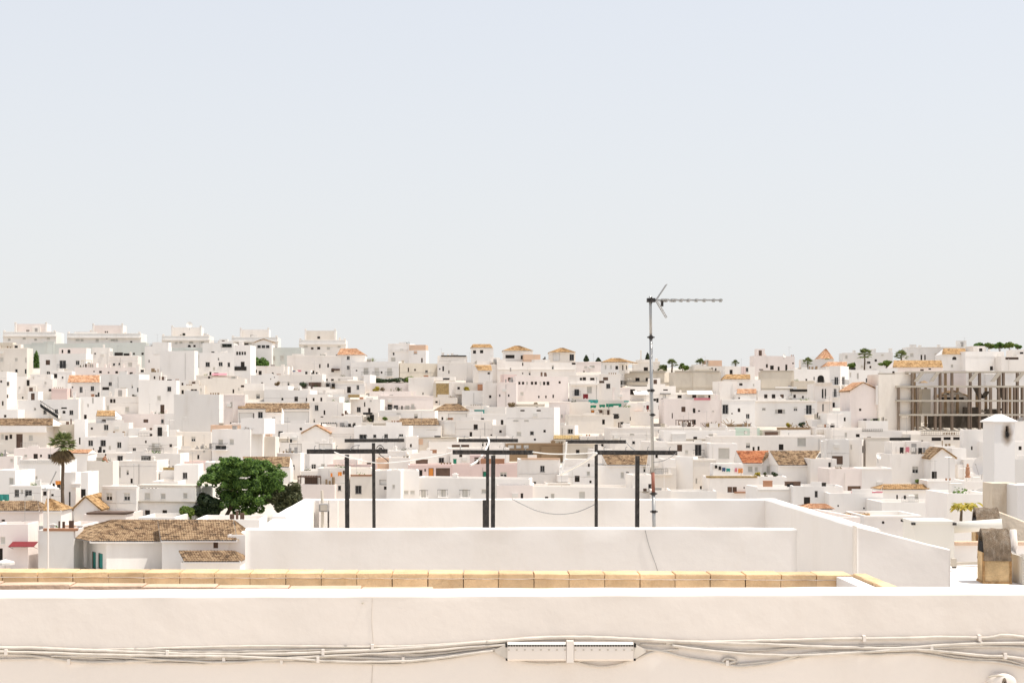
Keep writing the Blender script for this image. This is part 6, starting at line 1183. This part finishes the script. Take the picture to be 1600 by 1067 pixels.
# sloping front wing at the right of the doorway
xa, xb = (1339 - HX) * TF / F, (1485 - HX) * TF / F; za, zb = -(822 - HY) * TF / F, -(858 - HY) * TF / F
b = MB(); wavy_box(b, xa, xb, TF, TF + .15, -2.6, lambda x: za + (zb - za) * (x - xa) / (xb - xa), 40, 12, .003, 4, .012); b.obj('front_wing', 'plaster_white', tt, TO, True)
b = MB(); b.box(XL, TF + .02, fl - .1, XRR, TB + .1, fl); b.obj('floor', 'roof_floor', tt, TO)
b = MB(); b.box(XL - .03, TF + .03, -15.6, XRR - .02, TB + .12, fl - .1); b.obj('house_body', 'plaster_white', tt, TO)
b = MB()
for x in (500, 516): q = px(x, 780, 16.9); b.box(q.x - .01, 16.88, fl, q.x + .09, 17.0, zT - .002)
b.obj('pilaster', 'plaster_white', tt, TO)
# crack line on the front wall, drooping wire on the back wall
m = MB(); m.tube([px(x, y, TF - .006) for x, y in ((1008, 828), (1012, 845), (1018, 864), (1024, 880), (1029, 896))], .0022, 5); tag(m.obj('thin_wire', 'wire', None, px(1029, 896, TF)), 'thin wire hanging down the terrace front wall right of middle', 'wire')
m = MB(); m.tube(smooth_pts([px(x, y, 16.9) for x, y in ((800, 779), (815, 787), (840, 798), (870, 803), (900, 800), (925, 790), (931, 786))]), .005, 5); tag(m.obj('thin_wire', 'wire', None, px(800, 779, 16.9)), 'grey wire drooping across the terrace back wall', 'wire')

# clothesline posts ------------------------------------------------
def tpost(label, x, d, ybar, xl, xr, side=0):
    base = px(x, 800, d); base.z = fl; t = thing('clothesline_post', label, 'clothesline post', base, 'black clothesline posts on the roof terrace'); zb_ = -(ybar - HY) * d / F; w = .0185
    m = MB(); m.box(base.x - w, d - w, fl, base.x + w, d + w, zb_ - .03); m.obj('pole', 'black_paint', t, base)
    a = px(xl, ybar, d); c = px(xr, ybar, d); m = MB(); m.box(a.x, d - w * .9, zb_ - .02, c.x, d + w * .9, zb_ + .02); bar = m.obj('crossbar', 'black_paint', t, base)
    m = MB()
    for i in range(4): u = a.x + (c.x - a.x) * (i + .35) / 3.7; m.tube([(u, d, zb_ + .02), (u, d, zb_ + .045), (u + .012, d, zb_ + .052)], .004, 5)
    m.obj('hook', 'metal', bar, base); R = srt(label); t.rotation_euler = (R.uniform(-.006, .006), R.uniform(-.007, .007), R.uniform(-.03, .03)); return base
tpost('black T-shaped clothesline post, front left', 543.5, 12.85, 705, 481, 607)
tpost('black T-shaped clothesline post, front middle', 769.5, 12.85, 706.5, 706, 832)
tpost('black T-shaped clothesline post, front right', 995, 12.85, 707, 931, 1057)
tpost('black T-shaped clothesline post, back left', 585, 16.6, 688, 540, 633)
tpost('black T-shaped clothesline post, back middle', 761.5, 16.6, 688, 716, 809)
tpost('black T-shaped clothesline post, back right', 931.5, 16.6, 690, 884, 978)
p = px(757.5, 800, 16.4); m = MB(); m.box(p.x - .025, 16.37, fl, p.x + .02, 16.42, -(781 - HY) * 16.4 / F); tag(m.obj('short_stake', 'black_paint', None, (p.x, 16.4, fl)), 'short grey stake beside the middle clothesline posts', 'stake')
def rope(label, pts, r_=.006, mt='rope'):
    P_ = smooth_pts([px(x, y, d_) for x, y, d_ in pts]); m = MB(); m.tube(P_, r_, 6); tag(m.obj('rope', mt, None, P_[0], True), label, 'rope', None)
rope('slack white rope from the front left crossbar towards the middle posts', ((522, 706, 12.83), (550, 716, 12.83), (590, 723, 12.83), (630, 721, 12.83), (680, 713, 12.83), (706, 707, 12.83)))
rope('white rope tied between the middle and right crossbars', ((832, 706, 12.83), (860, 709, 12.83), (900, 709, 12.83), (931, 707, 12.83)))
rope('thick white rope hanging from the left end of the back right crossbar', ((885, 690, 16.5), (884, 705, 16.5), (880, 725, 16.5), (876, 740, 16.5)), .011)
rope('thick white rope slanting from the right crossbar down to the left', ((932, 708, 12.8), (915, 720, 13.2), (895, 731, 13.8), (876, 741, 14.5)), .011)
rope('thin rope from the far right crossbar end, slanting back', ((978, 690, 16.5), (985, 698, 16.3), (996, 706, 15.5)), .004, 'wire')
rope('white rope strand looped on the middle crossbars', ((762, 684, 16.5), (764, 690, 15.5), (757, 706, 13.2), (746, 720, 13.0), (735, 727, 12.9)), .010)
rope('thin wire bow on the front left crossbar', ((547, 703, 12.8), (552, 697, 12.8), (562, 695, 12.8)), .004, 'wire')
rope('thin wire hanging from the front right crossbar end', ((1057, 707, 12.8), (1048, 714, 12.8), (1035, 720, 12.8), (1020, 722, 13.2)), .003, 'wire')
rope('tangled dark wire at the right end of the front left crossbar', ((588, 700, 12.8), (594, 695, 12.8), (600, 702, 12.8), (592, 708, 12.8), (604, 718, 12.8), (607, 722, 12.8)), .004, 'black_paint')

# antenna mast -----------------------------------------------------
AD = 14.0; base = px(1022, 800, AD); base.z = fl; t = thing('television_mast', 'tall thin grey television aerial mast on the terrace', 'antenna', base); foot = Vector((base.x, AD, fl))
q = [px(1022, 826, AD), px(1021, 771, AD), px(1018.5, 640, AD), px(1017, 527, AD), px(1016, 463, AD)]
m = MB(); m.tube([foot, q[0], q[1]], .0175, 8); m.obj('lower_tube', 'metal', t, base, True)
m = MB(); m.tube([q[1], px(1020, 738, AD)], .017, 8); m.obj('rusty_sleeve', 'rusty', t, base, True)
m = MB(); m.tube([px(1020, 738, AD), q[2], q[3]], .016, 8); m.obj('middle_tube', 'metal', t, base, True)
m = MB(); m.tube([q[3], q[4]], .0135, 8); m.obj('upper_tube', 'metal', t, base, True)
for x, y in ((1017, 527), (1021, 771), (1021.7, 799), (1018.8, 610), (1019.5, 648)):
    p = px(x, y, AD); m = MB(); m.tube([p - Vector((0, 0, .014)), p + Vector((0, 0, .014))], .023 if y not in (610, 648) else .02, 8); m.box(p.x - .036 if y not in (610, 648) else p.x - .028, AD - .012, p.z - .006, p.x + .036 if y not in (610, 648) else p.x + .028, AD + .012, p.z + .006); m.obj('clamp', 'black_paint', t, base)
a = px(1011, 469, AD); c = px(1129, 470, AD); m = MB(); m.box(a.x, AD - .009, a.z - .008, c.x, AD + .009, a.z + .008); ya = m.obj('boom', 'metal', t, base)
for x in (1034.5, 1038, 1041, 1050, 1054, 1064.5, 1075.5, 1088, 1100.5, 1115, 1126):
    p = px(x, 469.5, AD); hl = .16 - .0008 * (x - 1030); m = MB(); m.tube([(p.x, AD - hl, p.z), (p.x, AD + hl, p.z)], .006, 6); m.box(p.x - .011, AD - .014, p.z - .016, p.x + .011, AD + .014, p.z + .016); m.obj('element', 'metal', ya, base)
for y1 in (445, 496):
    p0 = px(1025, 469, AD); p1 = px(1041, y1, AD); m = MB()
    for k in range(9): f_ = k / 8; c_ = p0.lerp(p1, f_); m.tube([(c_.x, AD - .05, c_.z), (c_.x, AD + .05, c_.z)], .004, 5)
    for yy in (-.05, .05): m.tube([(p0.x, AD + yy, p0.z), (p1.x, AD + yy, p1.z)], .005, 5)
    m.obj('reflector', 'metal', t, base)
p = px(1035, 474, AD); m = MB(); m.box(p.x - .014, AD - .02, p.z - .03, p.x + .008, AD + .02, p.z + .03); m.obj('junction_box', 'black_paint', t, base)
p = px(1014, 469, AD); m = MB(); m.box(p.x - .02, AD - .03, p.z - .02, p.x + .06, AD + .03, p.z + .018); m.tube([(p.x + .02, AD - .03, p.z - .035), (p.x + .02, AD - .03, p.z + .03)], .009, 6); m.obj('bracket', 'black_paint', t, base)
# meter box on a stick
base = px(503.5, 826, 13.2); base.z = fl; t = thing('stick_box', 'small grey box on a weathered stick at the left of the terrace', 'box', base); m = MB(); m.tube([base, px(504, 800, 13.2), px(503, 766, 13.2)], [.018, .016, .013], 7); m.obj('stick', 'wall_b', t, base)
a = px(499.5, 786.5, 13.15); c = px(513, 798.5, 13.15); m = MB(); m.box(a.x, 13.08, c.z, c.x, 13.19, a.z); m.obj('box', 'frame_grey', t, base); m = MB(); m.box(a.x + .014, 13.07, c.z + .012, c.x - .006, 13.082, a.z - .01); m.obj('lid', 'wall_b', t, base)

# roofs at the right: white slab, box, pipe, chimneys ---------------
RZ = -1.60
t = thing('flat_roof', 'bright white flat roof behind the near wall at the right', 'roof', (6, 14, -15.6)); TO = t.location.copy()
b = MB(); b.box(3.9, 12.77, -15.6, 12, 16.5, RZ); b.obj('slab', 'plaster_white', t, TO)
b = MB(); b.box((1492 - HX) * 14.7 / F, 14.72, RZ, 8, 14.8, -1.40); b.obj('step', 'plaster_white', t, TO); b = MB(); b.box((1492 - HX) * 14.7 / F, 14.68, -1.40, 8, 14.82, -1.365); b.obj('step_cap', 'brick_peach', t, TO)
bd = 14.4; a = px(1427, 818, bd); c = px(1490, 890, bd); zb_ = RZ + .002
t = thing('white_box_unit', 'white box unit with black corner caps behind the terrace wing', 'box unit', (a.x, bd, zb_)); TO = t.location.copy(); rotb = Matrix.Rotation(math.radians(-3), 3, 'Z')
O_ = Vector((a.x, bd, 0)); W_ = (c.x - a.x) ; DPT = .42
tf = lambda x, y, z: O_ + rotb @ Vector((x, y, 0)) + Vector((0, 0, z))
m = MB(); m.box(0, 0, zb_ + .06, W_, DPT, a.z, T=tf); m.obj('cabinet', 'plastic_white', t, TO)
m = MB(); m.box(-.008, -.008, a.z, W_ + .008, DPT + .008, a.z + .028, T=tf); m.obj('lid', 'plastic_white', t, TO)
for u, v in ((0, 0), (W_, 0), (0, DPT), (W_, DPT)):
    m = MB(); m.box(u - .018, v - .018, a.z - .012, u + .018, v + .018, a.z + .012, T=tf); m.obj('corner_cap', 'black_paint', t, TO)
    m = MB(); m.box(u - .018, v - .018, zb_, u + .018, v + .018, zb_ + .07, T=tf); m.obj('foot', 'black_paint', t, TO)
p0, p1 = px(1490, 824, 14.66), px(1566, 819, 14.5); m = MB(); m.tube([p0, p0.lerp(p1, .5), p1], .058, 16); tag(m.obj('white_pipe', 'plastic_white', None, p0, True), 'fat white horizontal pipe between box unit and clay chimneys', 'pipe')
p0, p1 = px(1490, 880, 14.1), px(1545, 878, 13.9); m = MB(); m.tube([p0, p1], .014, 8); m.box(p0.x - .02, 14.07, p0.z - .03, p0.x + .02, 14.13, p0.z + .05); tag(m.obj('thin_rod', 'wall_k', None, p0), 'thin rod with black end lying beside the box unit', 'rod')
def clay_chimney(label, x, ybase, d, w, hbody, htop, zb_, yaw, dep):
    base = Vector(((x - HX) * d / F, d, zb_)); t = thing('clay_chimney', label, 'chimney', base); q = Matrix.Rotation(math.radians(yaw), 3, 'Z'); tf = lambda a, b_, c: base + q @ Vector((a, b_, 0)) + Vector((0, 0, c)); R = srt(label)
    m = MB(); rows = 10; 
    m.box(-w / 2, -dep / 2, 0, w / 2, dep / 2, hbody, T=tf); m.obj('shaft', 'old_clay', t, base)
    m = MB(); m.box(-w / 2 - .008, -dep / 2 - .008, 0, -w / 2 + .012, -dep / 2 + .02, hbody, T=tf); m.box(w / 2 - .012, -dep / 2 - .008, 0, w / 2 + .008, -dep / 2 + .02, hbody, T=tf); m.box(-w / 2 - .008, -dep / 2 - .01, 0, w / 2 + .008, dep / 2 + .01, .02, T=tf); m.obj('rib', 'clay_stain', t, base)
    # curved hood (half barrel, ridge running left to right) with an uneven, lichened surface
    m = MB(); n = 14; k = 10; vs = []
    for side in (0, 1):
        for j in range(k + 1):
            u = -w / 2 * 1.01 + w * 1.03 * j / k
            for i in range(n + 1):
                a_ = math.pi * i / n; rr = (1.0 if side == 0 else .86) + .03 * noise2(u * 30, a_ * 3, 2) * (side == 0)
                taper = 1 - .12 * (j / k - .5) ** 2
                vs.append(tf(u * taper if 0 < i < n else u, -math.cos(a_) * (dep / 2 + .012) * rr, hbody - .075 + math.sin(a_) ** 1.0 * (htop + .075) * rr))
    L_ = n + 1; fs = [(j * L_ + i, j * L_ + i + 1, (j + 1) * L_ + i + 1, (j + 1) * L_ + i) for j in range(k) for i in range(n)]; o_ = (k + 1) * L_
    fs += [tuple(q_ + o_ for q_ in f_)[::-1] for f_ in fs] + [(j + i0, j + i0 + 1, j + i0 + 1 + o_, j + i0 + o_) for j in (0, k * L_) for i0 in range(n)]
    m.add(vs, fs); m.obj('hood', 'lichen_tile', t, base, True)
    m = MB(); m.box(-w / 2 * .96, -dep / 2 * .6, hbody - .05, -w / 2 * .9, dep / 2 * .6, hbody + htop * .45, T=tf); m.obj('flue_opening', 'soot', t, base)
    m = MB(); m.box(-w / 2 * .9, -dep / 2 * .55, hbody - .01, w / 2 * .95, dep / 2 * .55, hbody + htop * .3, T=tf); m.obj('inner_flue', 'lichen_tile', t, base)
clay_chimney('stained clay chimney with lichened hood standing on the white roof', 1553, 911, 13.2, .243, .285, .215, RZ, -7, .235)
clay_chimney('second lichened clay chimney hood farther back by the stained wall', 1540, 830, 15.0, .235, .37, .20, RZ, -7, .235)
p = px(1579, 880, 13.5); m = MB(); m.tube([(p.x, 13.5, RZ + .21), (p.x + .03, 13.52, RZ + .23), (p.x + .045, 13.54, RZ + .30), (p.x + .04, 13.54, RZ + .46)], [.035, .04, .04, .03], 10); tag(m.obj('white_elbow', 'plaster_near', None, p, True), 'rounded white plaster lump behind the near clay chimney', 'pipe elbow')
p = px(1591, 900, 13.1); t = thing('slatted_crate', 'white slatted plastic crate at the right edge of the roof', 'crate', (p.x, 13.1, RZ)); TO = t.location.copy(); m = MB(); x0 = p.x
for u in (0, .09, .18, .5): m.box(x0 + u, 13.0, RZ + .003, x0 + u + .018, 13.02, RZ + .26)
m.box(x0, 13.03, RZ + .003, x0 + .018, 13.4, RZ + .26); m.box(x0, 13.0, RZ + .262, x0 + .52, 13.02, RZ + .285); m.box(x0 + .02, 13.03, RZ + .01, x0 + .5, 13.4, RZ + .02); m.obj('frame', 'plastic_white', t, TO)
for j in range(10): m = MB(); m.box(x0 + .004, 12.985, RZ + .01 + j * .025, x0 + .51, 12.998, RZ + .022 + j * .025); m.obj('slat', 'plastic_white', t, TO)
m = MB(); m.box(x0 + .03, 13.06, RZ + .03, x0 + .48, 13.36, RZ + .24); m.obj('contents', 'wood', t, TO)
# tall white chimney with pyramid cap and soot mark
cd = 30.0; a = px(1552.5, 660, cd); c = px(1587, 757, cd); zb_ = -(800 - HY) * cd / F
t = thing('sooty_chimney', 'tall white chimney with pyramid cap and black sooty vent', 'chimney', ((a.x + c.x) / 2, cd, zb_)); t.rotation_euler = (0, 0, math.radians(9)); TO = t.location.copy(); w = (c.x - a.x) / 2; xc = (a.x + c.x) / 2
m = MB(); f2 = Face((a.x, cd, zb_), (1, 0, 0), (0, 1, 0)); u0, v0 = f2.uv(1571.5, 674); u1, v1 = f2.uv(1576.5, 665.5)
face_holes(m, f2, 2 * w, a.z - zb_, [(u0, u1, v0, v1)], 0, .08); Hh = a.z - zb_
P = f2.P; m.quad(P(0, 0, 2 * w), P(0, 0), P(0, Hh), P(0, Hh, 2 * w)); m.quad(P(2 * w, 0), P(2 * w, 0, 2 * w), P(2 * w, Hh, 2 * w), P(2 * w, Hh)); m.quad(P(2 * w, 0, 2 * w), P(0, 0, 2 * w), P(0, Hh, 2 * w), P(2 * w, Hh, 2 * w)); 
def sootmat():
    mm = bpy.data.materials.new('chimney_plaster'); mm.use_nodes = True; n = mm.node_tree.nodes; l = mm.node_tree.links; bs = n['Principled BSDF']; bs.inputs['Roughness'].default_value = .92
    tc = n.new('ShaderNodeTexCoord'); mp = n.new('ShaderNodeMapping'); mp.vector_type = 'POINT'
    cx = u0 + (u1 - u0) / 2 - w; cz = (v0 + v1) / 2 - .11
    mp.inputs['Location'].default_value = (-cx, 0, -cz); l.new(tc.outputs['Object'], mp.inputs[0])
    m2 = n.new('ShaderNodeMapping'); m2.inputs['Scale'].default_value = (1 / .20, .2, 1 / .36); l.new(mp.outputs[0], m2.inputs[0])
    ln = n.new('ShaderNodeVectorMath'); ln.operation = 'LENGTH'; l.new(m2.outputs[0], ln.inputs[0])
    nz = n.new('ShaderNodeTexNoise'); nz.inputs['Scale'].default_value = 9; l.new(tc.outputs['Object'], nz.inputs['Vector'])
    ad = n.new('ShaderNodeMath'); ad.operation = 'MULTIPLY_ADD'; ad.inputs[1].default_value = .35; l.new(nz.outputs['Fac'], ad.inputs[0]); l.new(ln.outputs['Value'], ad.inputs[2])
    cr = n.new('ShaderNodeValToRGB'); e = cr.color_ramp.elements; e[0].position = .30; e[0].color = (.012, .01, .008, 1); e[1].position = 1.0; e[1].color = (.82, .785, .75, 1); x_ = e.new(.55); x_.color = (.42, .34, .27, 1)
    l.new(ad.outputs[0], cr.inputs[0]); l.new(cr.outputs[0], bs.inputs['Base Color']); M['chimney_plaster'] = mm
sootmat(); m.obj('shaft', 'chimney_plaster', t, TO)
m2 = MB(); m2.box(u0 + a.x - .01, cd + .08, v0 + zb_ - .01, u1 + a.x + .01, cd + .12, v1 + zb_ + .01); m2.obj('vent', 'soot', t, TO)
m2 = MB(); ov = .045; tz = -(647 - HY) * cd / F; z_ = a.z + .0
vs = [(a.x - ov, cd - ov, z_), (c.x + ov, cd - ov, z_), (c.x + ov, cd + 2 * w + ov, z_), (a.x - ov, cd + 2 * w + ov, z_), (a.x - ov, cd - ov, z_ + .03), (c.x + ov, cd - ov, z_ + .03), (c.x + ov, cd + 2 * w + ov, z_ + .03), (a.x - ov, cd + 2 * w + ov, z_ + .03), (xc - .05, cd + w - .05, tz), (xc + .05, cd + w - .05, tz), (xc + .05, cd + w + .05, tz), (xc - .05, cd + w + .05, tz)]
m2.add(vs, [(0, 3, 2, 1), (0, 1, 5, 4), (1, 2, 6, 5), (2, 3, 7, 6), (3, 0, 4, 7), (4, 5, 9, 8), (5, 6, 10, 9), (6, 7, 11, 10), (7, 4, 8, 11), (8, 9, 10, 11)]); m2.obj('cap', 'plaster_white', t, TO)
# stained wall below it
bd = 26.0; t = thing('stained_house', 'beige stained house with white annex under the sooty chimney', 'house', px(1575, 860, bd)); TO = t.location.copy()
a = px(1551, 755, bd); b = MB(); b.box(a.x, bd, -15, px(1589, 0, bd).x, bd + .5, a.z); b.obj('wall', 'stained_wall', t, TO); a = px(1589.5, 758, bd - .5); b = MB(); b.box(a.x, bd - .5, -15, a.x + 3, bd + .2, a.z); b.obj('annex', 'plaster_white', t, TO)
bd = 17.5; a = px(1556, 797, bd); c = px(1612, 818, bd); b = MB(); wavy_box(b, a.x, c.x + 1, bd, bd + .2, -15, lambda x: a.z + (c.z - a.z) * (x - a.x) / (c.x - a.x), 40, 10, .004, 2, .02); tag(b.obj('garden_wall', 'stained_wall', None, (a.x, bd, -15), True), 'sloping stained plaster wall behind the clay chimneys', 'wall')
# banana plant over the white terrace wall
def banana():
    d_ = 108.0; base = px(1505, 802, d_); t = thing('banana_plant', 'yellow-green banana plant drooping over a white wall at right', 'plant', base); R = srt('banana'); m = MB()
    for i in range(46):
        x_ = R.gauss(1504, 10); s_ = px(min(1524, max(1486, x_)), R.uniform(785, 793), d_ + R.uniform(-.8, .6)); L_ = R.uniform(.45, .95); az = R.uniform(-1.2, 1.2)
        pts = [s_ + Vector((math.sin(az) * L_ * f, -.3 * f, L_ * (.30 * f - .75 * f * f))) for f in (0, .25, .5, .75, 1)]; ws = [q * 1.2 for q in (.08, .16, .19, .14, .02)]
        for j in range(4): m.add([pts[j] - Vector((ws[j] * .5, .03, .03)), pts[j] + Vector((ws[j] * .5, 0, 0)), pts[j + 1] + Vector((ws[j + 1] * .5, 0, 0)), pts[j + 1] - Vector((ws[j + 1] * .5, .03, .03))], [(0, 1, 2, 3)])
    m.obj('leaves', 'leaf_yellow', t, base); m = MB(); m.tube([base - Vector((0, -.5, .6)), base + Vector((0, .3, .6))], [.12, .08], 6); m.obj('stem', 'bark', t, base)
banana()
t = thing('lantern_pole', 'thin pale pole rising at the left behind the coping', 'pole', px(75, 900, 110)); TO = t.location.copy(); m = MB(); m.tube([px(75, 905, 110), px(75, 766, 110)], .07, 8); m.obj('pole', 'plaster_near', t, TO); m = MB(); m.tube([px(75, 768, 110), px(70, 762, 110)], .06, 6); m.tube([px(78, 757, 110), px(88, 736, 110)], .05, 5); m.obj('arm', 'metal', t, TO)

# unseen roof slabs, added to bounce sunlight onto the terrace front and near walls
b = MB(); b.box(-7.5, CD + .21, -15.6, XR + 1.0, TF - .01, -2.02); tag(b.obj('bounce_roof', 'roof_floor', None, (0, 11, -15.6)), 'unseen pale roof added to bounce light onto the terrace front wall', 'roof')
b = MB(); b.box(-9, -5, -15.6, 10, NW - .02, -4.2); tag(b.obj('street_bounce_slab', 'roof_floor', None, (0, 2, -15.6)), 'unseen pale slab added to bounce light onto the cable-hung near wall', 'roof')
